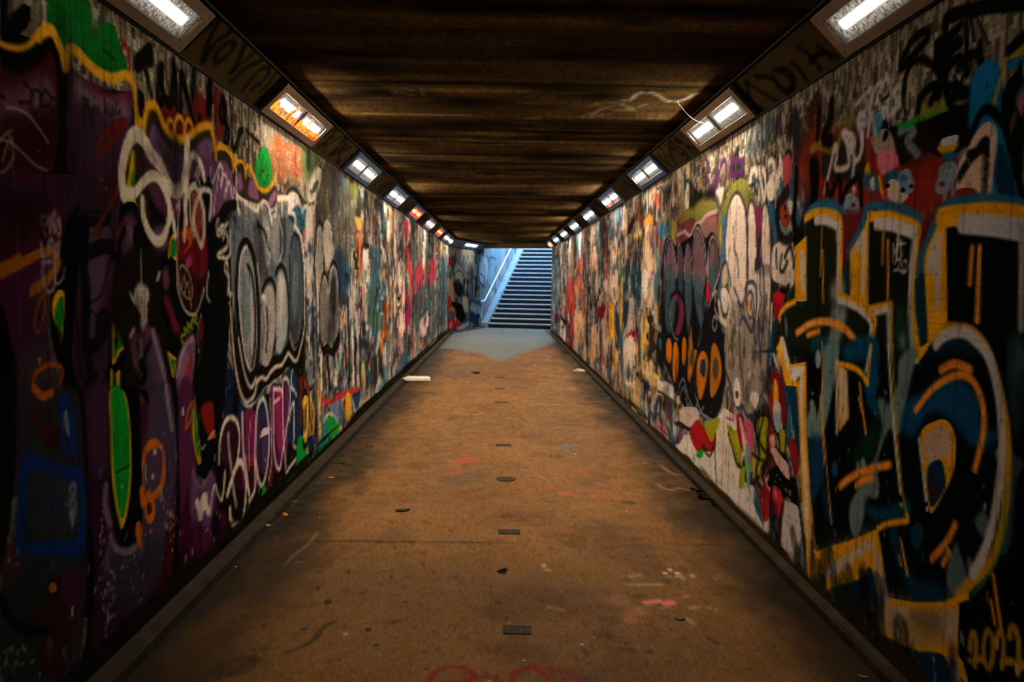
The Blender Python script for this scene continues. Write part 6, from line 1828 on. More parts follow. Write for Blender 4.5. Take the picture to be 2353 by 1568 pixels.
S_CEIL.run("""
@ 1400 150 3.92
s b0a89c w=2.4 so=1.5 a=.85 r=.3 | 120 310 180 320 250 260 340 240 430 265 500 310 590 330 700 300 760 265 820 260
s 8c8478 w=2 so=1.2 a=.6 r=.3 | -240 470 -200 440 -60 430 -100 460 40 430
s a09484 w=2.4 so=1.2 a=.6 r=.3 | -160 360 -60 340 80 345 170 370 180 400 100 410 -60 390 -180 480
s a09484 w=2 so=1.2 a=.6 r=.3 | 130 400 260 380 340 350 440 350
s a09484 w=2 so=1.2 a=.6 r=.3 | 190 400 240 415 290 420
@ 550 150 3.92
s b89868 w=1 so=.5 a=.6 r=.3 | 1100 430 1300 435 1568 440
s b89868 w=1.2 so=.5 a=.5 r=.3 | 1360 235 1450 250 1550 225
@ 0 0 1
s c8a078 w=1.1 so=.4 a=.75 r=.3 | 835 261 900 262 1000 264 1100 267 1240 272
s b89068 w=1 so=.4 a=.6 r=.3 | 1060 296 1200 298 1340 300 1500 303
s a08058 w=.9 so=.4 a=.6 r=.3 | 830 316 960 318 1080 320
s 907048 w=.9 so=.4 a=.5 r=.3 | 1180 8 1400 2 1560 1
s a08c70 w=1.2 so=.6 a=.6 r=.3 | 1080 398 1120 405 1200 402 1260 408
s 94805c w=1.2 so=.6 a=.5 r=.3 | 900 210 960 200 970 220 930 215
""")
# troughs: beige cover panels, black letters, black strips on the near side of every lamp
lamp_l = [(2.6,4.02),(5.35,6.78),(8.12,9.55),(10.9,12.3),(13.6,15.0),(16.3,17.75),(19.1,20.5),(21.6,23.0),(23.35,24.75)]
lamp_r = [(2.5,3.91),(5.26,6.68),(8.05,9.47),(10.8,12.2),(13.55,14.95),(16.3,17.7),(19.05,20.45),(21.8,23.2),(24.55,25.95)]
for sf, lst in ((S_COVL, lamp_l), (S_COVR, lamp_r)):
    sf.img[:] = (62,50,28)
    sf.img *= (.75+.5*mnoise(sf, .5, .12, rng, 3))[..., None]
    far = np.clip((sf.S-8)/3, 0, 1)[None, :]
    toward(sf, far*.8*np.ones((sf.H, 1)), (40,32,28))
    for a, b in lst:
        m_ = (sf.S > a-.12) & (sf.S < a+.01); sf.img[:, m_] = (14,13,12)
        m_ = (sf.S > b-.01) & (sf.S < b+.02); sf.img[:, m_] *= .4
    for e_ in (.0, CW/r2): sf.img[np.abs(sf.T-e_) < .008] *= .3
    for (a, b), (c, d) in zip(lst[:-1], lst[1:]):                         # scribbles on the farther panels
        if b < 6: continue
        for _ in range(7):
            s0_ = rng.uniform(b+.08, c-.25); h = CW/r2
            sf.stroke([(s0_, h*rng.uniform(.1,.3)), (s0_+rng.uniform(.02,.3), h*rng.uniform(.7,.95))], .018, (16,15,14), .004, .9)
S_COVL.run("""
@ 250 0 3.92
s 0e0e0e w=3.2 | 690 425 780 330 900 230 1000 100
s 0e0e0e w=3.4 | 1010 100 970 220 900 360 840 550
s 0e0e0e w=3 | 845 545 960 380 1080 290 1150 180
s 0e0e0e w=3 | 950 530 960 470 1010 410 1090 370 1120 400 1060 480 990 540 950 560
s 0e0e0e w=3.4 | 1080 640 1140 560 1200 420 1240 330
s 0e0e0e w=3 | 1100 640 1250 500 1330 430 1420 460
s 0e0e0e w=3.4 | 1090 720 1200 610 1300 560 1400 520
s 0e0e0e w=3 | 1200 800 1260 720 1340 620 1440 610 1400 720 1320 770 1280 800
s 0e0e0e w=3 | 1380 820 1460 720 1540 600 1590 580
@ 550 150 3.92
s 0e0e0e w=1.8 | 690 725 760 640 830 565 870 580
s 0e0e0e w=1.8 | 730 750 800 680 840 590 760 700 850 660 950 605
s 0e0e0e w=1.8 | 790 810 880 700 960 610
s 0e0e0e w=2.2 | 875 880 890 800 930 700 970 630
s 0e0e0e w=2 | 800 800 940 650
""")
S_COVR.run("""
@ 1400 150 3.92
s 0e0e0e w=1.6 | 450 780 480 850 560 960
s 0e0e0e w=2 | 470 720 560 850 620 900 570 780 560 650
s 0e0e0e w=1.6 | 610 640 640 720 690 760 660 800 600 720
s 0e0e0e w=1.8 | 620 640 720 800 720 860
s 0e0e0e w=1.8 | 700 700 760 790 820 800 780 740 720 730
s 0e0e0e w=3 | 1250 140 1260 250 1330 350 1440 420
s 0e0e0e w=3 | 1250 150 1400 240 1500 300 1600 330
s 0e0e0e w=3 | 1330 90 1460 100 1560 200 1660 290
s 0e0e0e w=3 | 1480 60 1520 130 1600 200 1660 200 1660 120 1580 50 1500 30
@ 1800 0 3.92
s 0e0e0e w=3 | -20 620 60 620 110 720 80 820 0 800 -60 720
s 0e0e0e w=3 | 90 560 170 640 220 720
s 0e0e0e w=3 | 140 420 220 480 300 560 330 620
s 0e0e0e w=3 | 250 560 300 500 400 470 500 500
s 0e0e0e w=3 | 320 420 380 440 440 520
""")
S_WALLDRIP = "@ 1230 330 5.808\ns e8dccc w=2.4 a=.9 | 1462 610 1466 700 1458 800"
S_RIGHT.run(S_WALLDRIP)
# the bend: dark tags under the roof, paler paint beside the open stairs with blue daylight mixed in
S_BEND.img[:] = (150,170,180)
clutter(S_BEND, 1100, 1240, .0, .75, ['c8d4d8','a0b8c4','d8e0e0','7c9cb0','9cc0cc'], 220, (.3,1.0), 'bpst', 51, line=['30485c','204868','c8d8e0'])
clutter(S_BEND, 1028, 1100, .0, .55, ['4c5860','343c44','7c8890','9ca4a8','28384c','6c6c70'], 260, (.2,.7), 'bpst', 52, line=['14181c','a8b0b4'])
S_BEND.run("""
@ 900 480 4.706
f 8c8478 so=8 a=.6 | 600 430 860 440 860 520 620 500
f 8c2430 so=3 | 610 520 650 540 680 575 620 610 605 580
f a8b4c0 so=3 | 700 620 720 600 750 660 780 740 760 800 700 760 680 680
f 1c2834 so=4 | 690 800 760 820 770 900 730 960 690 900
e 14181c w=4 so=1 | 725 800 55 130 720 850 30 80
f c89878 so=3 a=.9 | 610 780 640 760 670 860 680 1000 650 990 620 900
f c02c28 so=3 | 590 960 620 950 650 1010 640 1060 600 1080
f d87c20 so=4 | 640 1060 700 1050 700 1100 660 1120 620 1090
f 101010 so=4 | 640 1020 760 1040 780 1120 760 1180 700 1190 690 1100
f d8c8b8 so=4 | 770 960 820 960 830 1080 800 1120 770 1060
f 101418 so=4 | 700 1120 780 1120 790 1200 740 1220
f c82c30 so=3 | 590 1260 620 1200 660 1190 720 1210 740 1260 690 1300 640 1300 600 1310
f e89890 so=3 | 620 1270 640 1220 655 1220 650 1300
f e0b030 so=2 | 675 1180 700 1190 690 1230
f d8d8d8 so=4 | 700 1300 740 1270 800 1230 840 1220 800 1290 730 1320
f 283c60 so=4 | 840 1140 900 1120 960 1160 900 1250 850 1220
f 34587c so=4 a=.9 | 830 960 880 980 960 1000 960 1060 860 1040
f a8bccc so=5 a=.8 | 850 1040 940 1040 950 1130 870 1120
e 0c1014 so=1 | 895 1283 22 17
f 9c7c60 so=4 a=.9 | 920 880 950 880 950 980 920 980
f d0e4ec so=6 | 950 540 1010 520 1040 600 1030 760 960 800 945 680
f 74b4cc so=6 a=.8 | 1100 430 1170 430 1180 520 1120 540
s 2c6c98 w=8 so=3 | 960 540 940 640 950 760 980 840
s 2c6c98 w=6 so=3 | 1040 600 1070 520 1120 540 1130 640 1080 720
s 3c7ca0 w=6 so=3 | 1000 600 1010 700 1000 800
s 88acd0 w=10 so=4 | 1280 440 1290 520 1260 600
s 3c6080 w=5 so=2 | 960 700 1000 740 990 780
f 9cc8d8 so=5 | 1060 640 1100 620 1110 760 1060 820 1040 760
f b8a8c8 so=6 a=.6 | 980 1000 1040 960 1080 1000 1040 1100 990 1100
f a0c8b8 so=6 a=.6 | 1060 960 1110 940 1100 1020 1070 1040
""")
grain(S_BEND, .08, 0, 8)
ragged(S_BEND, -2, .02, 5)
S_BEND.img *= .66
S_BEND.img[:] = np.clip(S_BEND.img, 4, 250)
# ---------------------------------------------------------------- the shell
YR = 26.05                                     # the right wall runs on to the inner corner
FL0, FL1 = -1.345, 1.476                       # edges of the walking surface
P0 = np.array([XL, Y1]); Q0 = np.array([XR, YR])
def bend(base, s, off=0.0):                    # a point s metres along the bent run, off metres to its right
    p = base+BD*s+BN*off
    return float(p[0]), float(p[1])

M_LEDGE = mat('ledge_concrete', (40,29,13), .85, var=.5, scale=9, bump=.6, dist=.01)
M_GUT = mat('gutter_grime', (26,22,16), .8, var=.5, scale=14, bump=.6)
M_TROUGH = mat('trough_dark_metal', (40,36,30), .7, var=.3, scale=5)
M_BLACK = mat('dark_joint', (14,13,12), .8, var=.3, scale=5)
M_CONC = mat('plain_concrete', (92,84,74), .85, var=.35, scale=3, bump=.5)
M_CEILEND = mat('soffit_beam', (60,48,34), .9, var=.4, scale=4, bump=.6, stretch=(1,5,1), dist=.01)

m = paint_mat('painted_mosaic_left', S_LEFT.image('paint_left'), .66, tile=(.022,.043), bump=.35)
wall_l = tag(S_LEFT.uvmesh('wall_left', m), kind='structure')
m = paint_mat('painted_mosaic_right', S_RIGHT.image('paint_right'), .66, tile=(.022,.043), bump=.35)
wall_r = tag(S_RIGHT.uvmesh('wall_right', m), kind='structure')
m = paint_mat('painted_bend', S_BEND.image('paint_bend'), .6, bump=.2)
wall_b = tag(S_BEND.uvmesh('wall_bend', m, 20), kind='structure')
m = paint_mat('ceiling_boards', S_CEIL.image('paint_ceiling'), .8, bump=.7, bscale=14, stretch=(.35,6,1), dist=.012, spec=.0)

def flat_poly(name, pts, z, sf, material, flip=False):
    bm = bmesh.new(); uvl = bm.loops.layers.uv.new('UVMap')
    # cut into strips along y so that the length mapping stays true
    for poly in pts:
        (xa0,ya0),(xa1,ya1),(xb1,yb1),(xb0,yb0) = poly      # near-left, near-right, far-right, far-left
        n = max(1, int(max(yb0-ya0, yb1-ya1)/.22))
        for i in range(n):
            f0, f1 = i/n, (i+1)/n
            L0 = (xa0+(xb0-xa0)*f0, ya0+(yb0-ya0)*f0); L1 = (xa0+(xb0-xa0)*f1, ya0+(yb0-ya0)*f1)
            R0 = (xa1+(xb1-xa1)*f0, ya1+(yb1-ya1)*f0); R1 = (xa1+(xb1-xa1)*f1, ya1+(yb1-ya1)*f1)
            q = [L0, R0, R1, L1]
            vs = [bm.verts.new((a, b, z)) for a, b in q]
            f = bm.faces.new(vs)
            for lp, (a, b) in zip(f.loops, q):
                lp[uvl].uv = (float(sf.fs(b)), (a-sf.t0)/(sf.t1-sf.t0))
    bmesh.ops.remove_doubles(bm, verts=bm.verts, dist=1e-5)
    me = bpy.data.meshes.new(name); bm.to_mesh(me); bm.free()
    return link(name, me, material)

SB = 3.69                                      # where the first step stands, measured along the bent wall
sl, sr = bend(P0, SB+.3, .1), bend(P0, SB+.3, 4.2)
ceil = tag(flat_poly('ceiling', [[(XL+.1,Y0),(XR-.1,Y0),(XR-.1,24.9),(XL+.1,24.9)],
      [(XL+.1,24.9),(XR-.1,24.9),(3.9,27.6),(bend(P0,3.75,.1))]], ZC, S_CEIL, m), kind='structure')
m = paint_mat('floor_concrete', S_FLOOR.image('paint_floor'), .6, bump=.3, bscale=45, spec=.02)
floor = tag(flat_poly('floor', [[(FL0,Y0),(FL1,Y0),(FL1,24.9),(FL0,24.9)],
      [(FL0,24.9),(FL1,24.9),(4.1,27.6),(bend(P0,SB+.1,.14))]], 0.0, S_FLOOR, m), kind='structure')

# lintel where the roof stops before the open stairs
bm = bmesh.new()
c = [bend(P0, 3.45, -.2), bend(P0, 3.45, 4.6), bend(P0, 3.8, 4.6), bend(P0, 3.8, -.2)]
vb = [bm.verts.new((x, y, 2.585)) for x, y in c]; vt = [bm.verts.new((x, y, 3.2)) for x, y in c]
bm.faces.new(vb[::-1]); bm.faces.new(vt)
for i in range(4): bm.faces.new([vb[i], vb[(i+1)%4], vt[(i+1)%4], vt[i]])
tag(from_bm('trim_1', bm, M_CEILEND), kind='structure')

# kerb ledges and gutters at the foot of both walls
def kerb(name, pts, stations, material):
    bm = bmesh.new(); prism(bm, pts, stations)
    return tag(from_bm(name, bm, material), kind='structure')
def stations(base_fn, vals):
    return [(lambda a, b, s=s: (*base_fn(s, a), b)) for s in vals]
ys = list(np.linspace(Y0, Y1, 80))
RJ = random.Random(3)
def straight(side):
    x0 = XL if side < 0 else XR
    return lambda y, a: (x0-side*a, y)
# left: 95 mm ledge, right: 35 mm ledge; each leaves a gutter below floor level
kerb('baseboard_left', [(-.02,-.06),(-.02,.036),(.02,.030),(.068,.026),(.078,.016),(.08,-.06)], stations(straight(-1), [Y0, Y1+.02]), M_LEDGE)
kerb('baseboard_right', [(-.02,-.06),(-.02,.05),(.025,.03),(.04,.015),(.04,-.06)], stations(straight(1), [Y0, YR]), M_LEDGE)
kerb('trim_2', [(.08,-.06),(.08,-.03),(XL*-1+FL0+.0,-.03),(XL*-1+FL0,-.06)], stations(straight(-1), [Y0, Y1+.02]), M_GUT)
kerb('trim_3', [(.04,-.06),(.04,-.028),(XR-FL1,-.028),(XR-FL1,-.06)], stations(straight(1), [Y0, YR]), M_GUT)
kerb('trim_4', [(-.02,-.06),(-.02,.06),(.1,.04),(.13,.0),(.13,-.06)], stations(lambda s, a: bend(P0, s, a), [0, SB+.05]), M_LEDGE)

# added wall behind the camera to keep skylight out, then walls beyond the bend
bm = bmesh.new(); box(bm, XL-.2, XR+.2, Y0-.15, Y0, -.1, ZC+.1)
tag(from_bm('added_back_wall', bm, M_CONC), kind='structure')
bm = bmesh.new()
prism(bm, [(0,-.1),(.2,-.1),(.2,5),(0,5)], [(lambda a, b, s=s: (*bend(Q0, s, a), b)) for s in (0, 12)])
tag(from_bm('wall_bend_right', bm, M_CONC), kind='structure')
bm = bmesh.new(); box(bm, XL-.25, XL-.003, Y0, Y1, -.1, ZC+.4)
tag(from_bm('wall_left_core', bm, M_CONC), kind='structure')
bm = bmesh.new(); box(bm, XR+.003, XR+.25, Y0, YR, -.1, ZC+.4)
tag(from_bm('wall_right_core', bm, M_CONC), kind='structure')
bm = bmesh.new(); box(bm, XL-.25, 5.2, Y0-.1, 28.2, ZC+.02, ZC+.3)
tag(from_bm('ceiling_slab', bm, M_CONC), kind='structure')
bm = bmesh.new(); box(bm, XL-.25, XR+.25, Y0-.1, 26.2, -.3, -.055)
tag(from_bm('floor_slab', bm, M_CONC), kind='structure')

# ---------------------------------------------------------------- slanted lighting troughs
def trough(name, sf, n=100, extra=None):
    mm = paint_mat(name+'_panels', sf.image('paint_'+name), .6, bump=.15, bscale=30)
    return tag(sf.uvmesh(name, mm, n), kind='structure')
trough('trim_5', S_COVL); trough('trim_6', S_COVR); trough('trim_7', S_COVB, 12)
for nm, base, sd, sg, s0, s1 in (('trim_8', (XL,0), (0,1), 1, Y0, Y1+.15), ('trim_9', (XR,0), (0,1), -1, Y0, YR), ('trim_10', tuple(P0), tuple(BD), 1, -.04, 3.45)):
    bm = bmesh.new()
    def st(a, b, s): # a: metres into the room, b: height
        ix, iy = (sd[1]*sg, -sd[0]*sg)
        return (base[0]+sd[0]*s+ix*a, base[1]+sd[1]*s+iy*a, b)
    prism(bm, [(-.03,ZT-.012),(.012,ZT-.012),(.012,ZT+.003),(.002,ZT+.006),(CW-.002,ZT+CW+.001),(CW+.012,ZT+CW-.004),(CW+.014,ZT+CW+.008),(CW-.04,ZT+CW+.012),(CW-.04,ZC+.03),(-.03,ZC+.03)],
          [(lambda a, b, s=s: st(a, b, s)) for s in (s0, s1)])
    tag(from_bm(nm, bm, M_BLACK), kind='structure')

# ---------------------------------------------------------------- lamps
M_PLATE = mat('lamp_plate_beige', (120,98,76), .5, .1, var=.15, scale=6, bump=.1)
M_PLATEB = mat('lamp_plate_grey', (70,94,122), .45, .3, var=.15, scale=6, bump=.1)
M_BAR = mat('lamp_divider', (30,28,26), .5, .5, var=.1)
M_STRIP = mat('lamp_bright_strip', (215,205,190), .25, .9, var=.1)

def glass_mat(name, stren, glow=(1.0,.85,.64), stain=None, stain_amt=0.0, seed=0.0, stain2=None, stain_dir=-2.5, full=1.0):
    """lit diffuser: tube glowing through scratched, dirty, in places painted, plastic"""
    m = bpy.data.materials.new(name); m.use_nodes = True
    n = m.node_tree.nodes; l = m.node_tree.links; b = n['Principled BSDF']
    b.inputs['Base Color'].default_value = (.12,.11,.10,1); b.inputs['Roughness'].default_value = .3
    tc = n.new('ShaderNodeTexCoord'); sp = n.new('ShaderNodeSeparateXYZ'); l.new(tc.outputs['Object'], sp.inputs[0])
    def mth(op, a, bb=None, clamp=False):
        x = n.new('ShaderNodeMath'); x.operation = op; x.use_clamp = clamp
        for i, v in enumerate((a, bb)):
            if v is None: continue
            if isinstance(v, (int, float)): x.inputs[i].default_value = v
            else: l.new(v, x.inputs[i])
        return x.outputs[0]
    # object coordinates: x along the pane (+-.31), y across (+-.0675)
    ax = mth('ABSOLUTE', mth('ADD', sp.outputs['X'], 0.0)); ay = mth('ABSOLUTE', mth('ADD', sp.outputs['Y'], -.008))
    dx = mth('MAXIMUM', mth('SUBTRACT', ax, .225), 0.0); dy = mth('MAXIMUM', mth('SUBTRACT', ay, .008), 0.0)
    d = mth('SQRT', mth('ADD', mth('MULTIPLY', dx, dx), mth('MULTIPLY', dy, dy)))
    no = n.new('ShaderNodeTexNoise'); no.inputs['Scale'].default_value = 55; no.inputs['Detail'].default_value = 8; no.inputs['Roughness'].default_value = .7
    ofs = n.new('ShaderNodeMapping'); ofs.inputs['Location'].default_value = (seed, seed*1.7, 0); l.new(tc.outputs['Object'], ofs.inputs[0]); l.new(ofs.outputs[0], no.inputs['Vector'])
    dn = mth('ADD', d, mth('MULTIPLY', mth('SUBTRACT', no.outputs[0], .5), .022))
    core = n.new('ShaderNodeMapRange'); core.interpolation_type = 'SMOOTHSTEP'
    core.inputs[1].default_value = .008; core.inputs[2].default_value = .023; core.inputs[3].default_value = 1; core.inputs[4].default_value = 0
    l.new(dn, core.inputs[0])
    halo = n.new('ShaderNodeMapRange'); halo.inputs[1].default_value = .012; halo.inputs[2].default_value = .075; halo.inputs[3].default_value = .62; halo.inputs[4].default_value = .10
    l.new(d, halo.inputs[0])
    sc = n.new('ShaderNodeMapRange'); sc.inputs[1].default_value = .40; sc.inputs[2].default_value = .62; sc.inputs[3].default_value = .15; sc.inputs[4].default_value = 1.2
    l.new(no.outputs[0], sc.inputs[0])
    dirt = mth('MULTIPLY', halo.outputs[0], sc.outputs[0])
    def cmix(fac, A, B):
        mx = n.new('ShaderNodeMix'); mx.data_type = 'RGBA'; l.new(fac, mx.inputs[0])
        for i, v in ((6, A), (7, B)):
            if isinstance(v, tuple): mx.inputs[i].default_value = (*v, 1)
            else: l.new(v, mx.inputs[i])
        return mx.outputs[2]
    def scl(c, k):
        vm = n.new('ShaderNodeVectorMath'); vm.operation = 'SCALE'
        vm.inputs[0].default_value = c
        if isinstance(k, (int, float)): vm.inputs['Scale'].default_value = k
        else: l.new(k, vm.inputs['Scale'])
        return vm.outputs[0]
    side = scl((1.0,.9,.78), dirt)
    if stain:
        # paint smeared on the glass: it filters the tube's light to its own colour
        n2 = n.new('ShaderNodeTexNoise'); n2.inputs['Scale'].default_value = 8; n2.inputs['Detail'].default_value = 3
        l.new(ofs.outputs[0], n2.inputs['Vector'])
        v = mth('ADD', n2.outputs[0], mth('MULTIPLY', sp.outputs['Y'], stain_dir))
        mr = n.new('ShaderNodeMapRange'); mr.inputs[1].default_value = .70-stain_amt*.4; mr.inputs[2].default_value = .73-stain_amt*.4
        l.new(v, mr.inputs[0])
        side = cmix(mr.outputs[0], side, tuple(x*.9 for x in stain))
        corec = cmix(mth('MULTIPLY', mr.outputs[0], full), tuple(x*stren for x in glow), stain)
        if stain2:
            mr2 = n.new('ShaderNodeMapRange'); mr2.inputs[1].default_value = .80-stain_amt*.4; mr2.inputs[2].default_value = .82-stain_amt*.4
            n3 = n.new('ShaderNodeTexNoise'); n3.inputs['Scale'].default_value = 22; n3.inputs['Detail'].default_value = 1; l.new(ofs.outputs[0], n3.inputs['Vector'])
            l.new(mth('ADD', mth('MULTIPLY', n3.outputs[0], .6), mth('MULTIPLY', v, .45)), mr2.inputs[0])
            side = cmix(mr2.outputs[0], side, stain2); corec = cmix(mr2.outputs[0], corec, stain2)
    else:
        corec = scl(glow, stren)
    c3 = mth('MULTIPLY', mth('MULTIPLY', core.outputs[0], core.outputs[0]), core.outputs[0])
    col = cmix(c3, side, corec)
    l.new(col, b.inputs['Emission Color']); b.inputs['Emission Strength'].default_value = 1.0
    return m

def frame_bm(L, W, l, w, h, cx=0):
    bm = bmesh.new()
    def ring(a, b, z, c=0): return [bm.verts.new(p) for p in ((c-a,-b,z),(c+a,-b,z),(c+a,b,z),(c-a,b,z))]
    o0, o1, o2 = ring(L, W, 0), ring(L, W, h-.003), ring(L-.003, W-.003, h)
    i2, i1, i0 = ring(l+.002, w+.002, h, cx), ring(l, w, h-.002, cx), ring(l, w, .001, cx)
    seq = [o0, o1, o2, i2, i1, i0]
    for a, b in zip(seq[:-1], seq[1:]):
        for k in range(4): bm.faces.new([a[k], a[(k+1)%4], b[(k+1)%4], b[k]])
    return bm

def lamp(side, ys, label, stren, plate, stain=None, amt=0.0, stain2=None, seed=0.0, bent=False, glow=(1.0,.93,.84)):
    """side -1 left / +1 right; ys = centre of the plate along the run"""
    r2 = math.sqrt(.5)
    if not bent:
        o = Vector(((XL if side < 0 else XR)-side*CW/2, ys, ZT+CW/2)); xa = Vector((0,1,0)); ya = Vector((-side*r2, 0, r2))
    else:
        x, y = bend(P0, ys, CW/2); o = Vector((x, y, ZT+CW/2)); xa = Vector((BD[0], BD[1], 0)); ya = Vector((BN[0]*r2, BN[1]*r2, r2))
    za = xa.cross(ya)
    inward = Vector((-side, 0, -1)) if not bent else Vector((BN[0], BN[1], -1))
    if za.dot(inward) < 0: xa = -xa; za = -za
    M = Matrix((xa, ya, za)).transposed().to_4x4(); M.translation = o
    e = empty('bulkhead_light', (0,0,0), label, 'light', 'bulkhead lights along the slanted troughs of the underpass'); e.matrix_world = M
    far = 1 if xa.y > 0 else -1
    cx = 0.0
    from_bm('mounting_plate', frame_bm(.71, .117, .64, .0685, .022, cx), plate, e)
    for i, sx in enumerate((-1, 1)):
        bm = bmesh.new(); box(bm, -.312, .312, -.0675, .0675, -.004, 0.004); bevel(bm, .002, 1)
        g = glass_mat('lamp_glass', stren*(1.0 if i else .9), glow, stain, amt, seed+i*3.1, stain2, -2.5 if stain != RD else 0.0, 0.0 if stain == RD else 1.0)
        p = from_bm('diffuser', bm, g, e); p.location = (cx+sx*.318, 0, .008)
    bm = bmesh.new(); box(bm, cx-.005, cx+.005, -.069, .069, .002, .019)
    from_bm('divider_bar', bm, M_BAR, e)
    bm = bmesh.new(); box(bm, cx+far*.64-.007, cx+far*.64+.007, -.067, .067, .004, .024); bevel(bm, .002, 1)
    from_bm('end_strip', bm, M_STRIP, e)
    for sx in (-1, 1):
        for sy in (-1, 1):
            bm = bmesh.new()
            bmesh.ops.create_cone(bm, cap_ends=True, segments=10, radius1=.005, radius2=.004, depth=.003, matrix=Matrix.Translation((sx*.675, sy*.093, .023)))
            from_bm('screw', bm, M_BAR, e)
    return e

OR, RD, YL = (15.0,.55,.02), (3.0,.02,.01), (2.6,.62,.05)
RDK = (1.2,.03,.01)
K = LAMP
LAMPS = [
 (-1, 3.31, 'white lit bulkhead light cut off by the top edge of the photo, left side', K*.058, M_PLATE, None, 0, None, .3, (1,.85,.64)),
 (-1, 6.07, 'left bulkhead light with orange and yellow paint smeared over its lit glass', K*1.15, M_PLATE, OR, .5, RDK, 1.1, (1,.85,.64)),
 (-1, 8.84, 'white left bulkhead light in a blue-grey plate just past the orange-smeared one', K*1.0, M_PLATEB, None, 0, None, 2.7, (1,.85,.64)),
 (-1, 11.6, 'small white left bulkhead light immediately before the first red one', K*1.2, M_PLATEB, None, 0, None, 3.9, (1,.85,.64)),
 (-1, 14.3, 'nearest bulkhead light glowing red with a yellow middle, left side', K*.045, M_PLATEB, RD, .95, None, 5.3, (1,.3,.02)),
 (-1, 17.05,'left bulkhead light half white half red, between the two red ones', K*1.3, M_PLATEB, RD, .45, None, 6.1, (1,.85,.6)),
 (-1, 19.8, 'farther fully red bulkhead light on the left, before two white ones', K*.035, M_PLATEB, RD, .95, None, 7.7, (1,.22,.02)),
 (-1, 22.3, 'first white left bulkhead light past the last red one', K*1.3, M_PLATEB, None, 0, None, 8.3, (1,.85,.64)),
 (-1, 24.05,'last white bulkhead light on the left before the tunnel bends', K*1.3, M_PLATEB, None, 0, None, 9.6, (1,.85,.64)),
 (1, 3.2, 'large white bulkhead light cut off by the top edge of the photo, right side', K*.016, M_PLATE, None, 0, None, 10.2, (1,.85,.64)),
 (1, 5.97, 'right bulkhead light in a brown plate with a tiny orange spot on its glass', K*1.15, M_PLATE, None, 0, None, 11.7, (1,.85,.64)),
 (1, 8.76, 'white right bulkhead light in a dark plate, white drip running from its lower edge', K*1.0, M_PLATEB, None, 0, None, 12.1, (1,.85,.64)),
 (1, 11.5, 'right bulkhead light with an orange-tinted far end, fourth from the camera', K*1.2, M_PLATEB, OR, .05, None, 13.6, (1,.9,.75)),
 (1, 14.25,'white right bulkhead light, fifth from the camera, after the orange-tinted one', K*1.2, M_PLATEB, None, 0, None, 14.2, (1,.88,.7)),
 (1, 17.0, 'white right bulkhead light, sixth from the camera', K*1.3, M_PLATEB, None, 0, None, 15.9, (1,.85,.64)),
 (1, 19.76,'small white right bulkhead light, seventh from the camera, third from the far end', K*1.3, M_PLATEB, None, 0, None, 16.3, (1,.85,.64)),
 (1, 22.5, 'small warm white right bulkhead light beside the yellow last one', K*1.3, M_PLATEB, None, 0, None, 17.8, (1,.85,.62)),
 (1, 25.25,'yellow-orange bulkhead light at the far end of the right wall', K*1.2, M_PLATEB, YL, .9, None, 18.4, (1,.5,.05)),
]
for sd, y, lb, st, pl, sn, am, s2, se, gl in LAMPS: lamp(sd, y, lb, st, pl, sn, am, s2, se, glow=gl)
lamp(-1, 1.95, 'wide white bulkhead light facing the camera on the bend, beside the stair opening', K*1.3, M_PLATEB, seed=19.5, bent=True, glow=(1,.9,.7))

# ---------------------------------------------------------------- stairs and handrail
M_STEP = mat('step_concrete', (158,166,170), .8, var=.2, scale=10, bump=.3)
M_RISER = mat('step_riser', (22,26,30), .85, var=.3, scale=10, bump=.3)
RISE, TREAD, NST = .154, .29, 26
st_root = empty('staircase', (*bend(P0, SB, 1.6), 0), 'wide concrete staircase with dark risers rising to daylight at the tunnel end', 'stairs')
rt = np.array([bend(P0, SB, 1.6)[0], bend(P0, SB, 1.6)[1]])
for i in range(NST):
    bm = bmesh.new()
    prism(bm, [(0,(i)*RISE),(0,(i+1)*RISE-.035),(-.02,(i+1)*RISE-.035),(-.02,(i+1)*RISE),(TREAD+.02,(i+1)*RISE),(TREAD+.02,(i)*RISE)],
          [(lambda a, b, s=s: (*(np.array(bend(P0, SB+i*TREAD+a, s))-rt), b)) for s in (.2, 3.1)])
    me_o = from_bm('step', bm, M_STEP, st_root)
    me_o.data.materials.append(M_RISER)
    for p in me_o.data.polygons:
        if abs(p.normal.z) < .3 and p.center.z < (i+1)*RISE-.036 and p.normal.x*BD[0]+p.normal.y*BD[1] < -.5: p.material_index = 1
bm = bmesh.new()
top = NST*RISE; ln = NST*TREAD
prism(bm, [(-.1,-.02),(-.1,.16),(ln,top+.18),(ln,top-.3),(.3,-.02)], [(lambda a, b, s=s: (*(np.array(bend(P0, SB+a, s))-rt), b)) for s in (.0, .2)])
from_bm('stringer', bm, mat('stringer_concrete', (104,124,134), .8, var=.25, scale=5, bump=.3), st_root)
bm = bmesh.new()
prism(bm, [(ln,top-.4),(ln,top),(ln+4,top),(ln+4,top-.4)], [(lambda a, b, s=s: (*(np.array(bend(P0, SB+a, s))-rt), b)) for s in (.2, 3.0)])
from_bm('top_landing', bm, M_STEP, st_root)

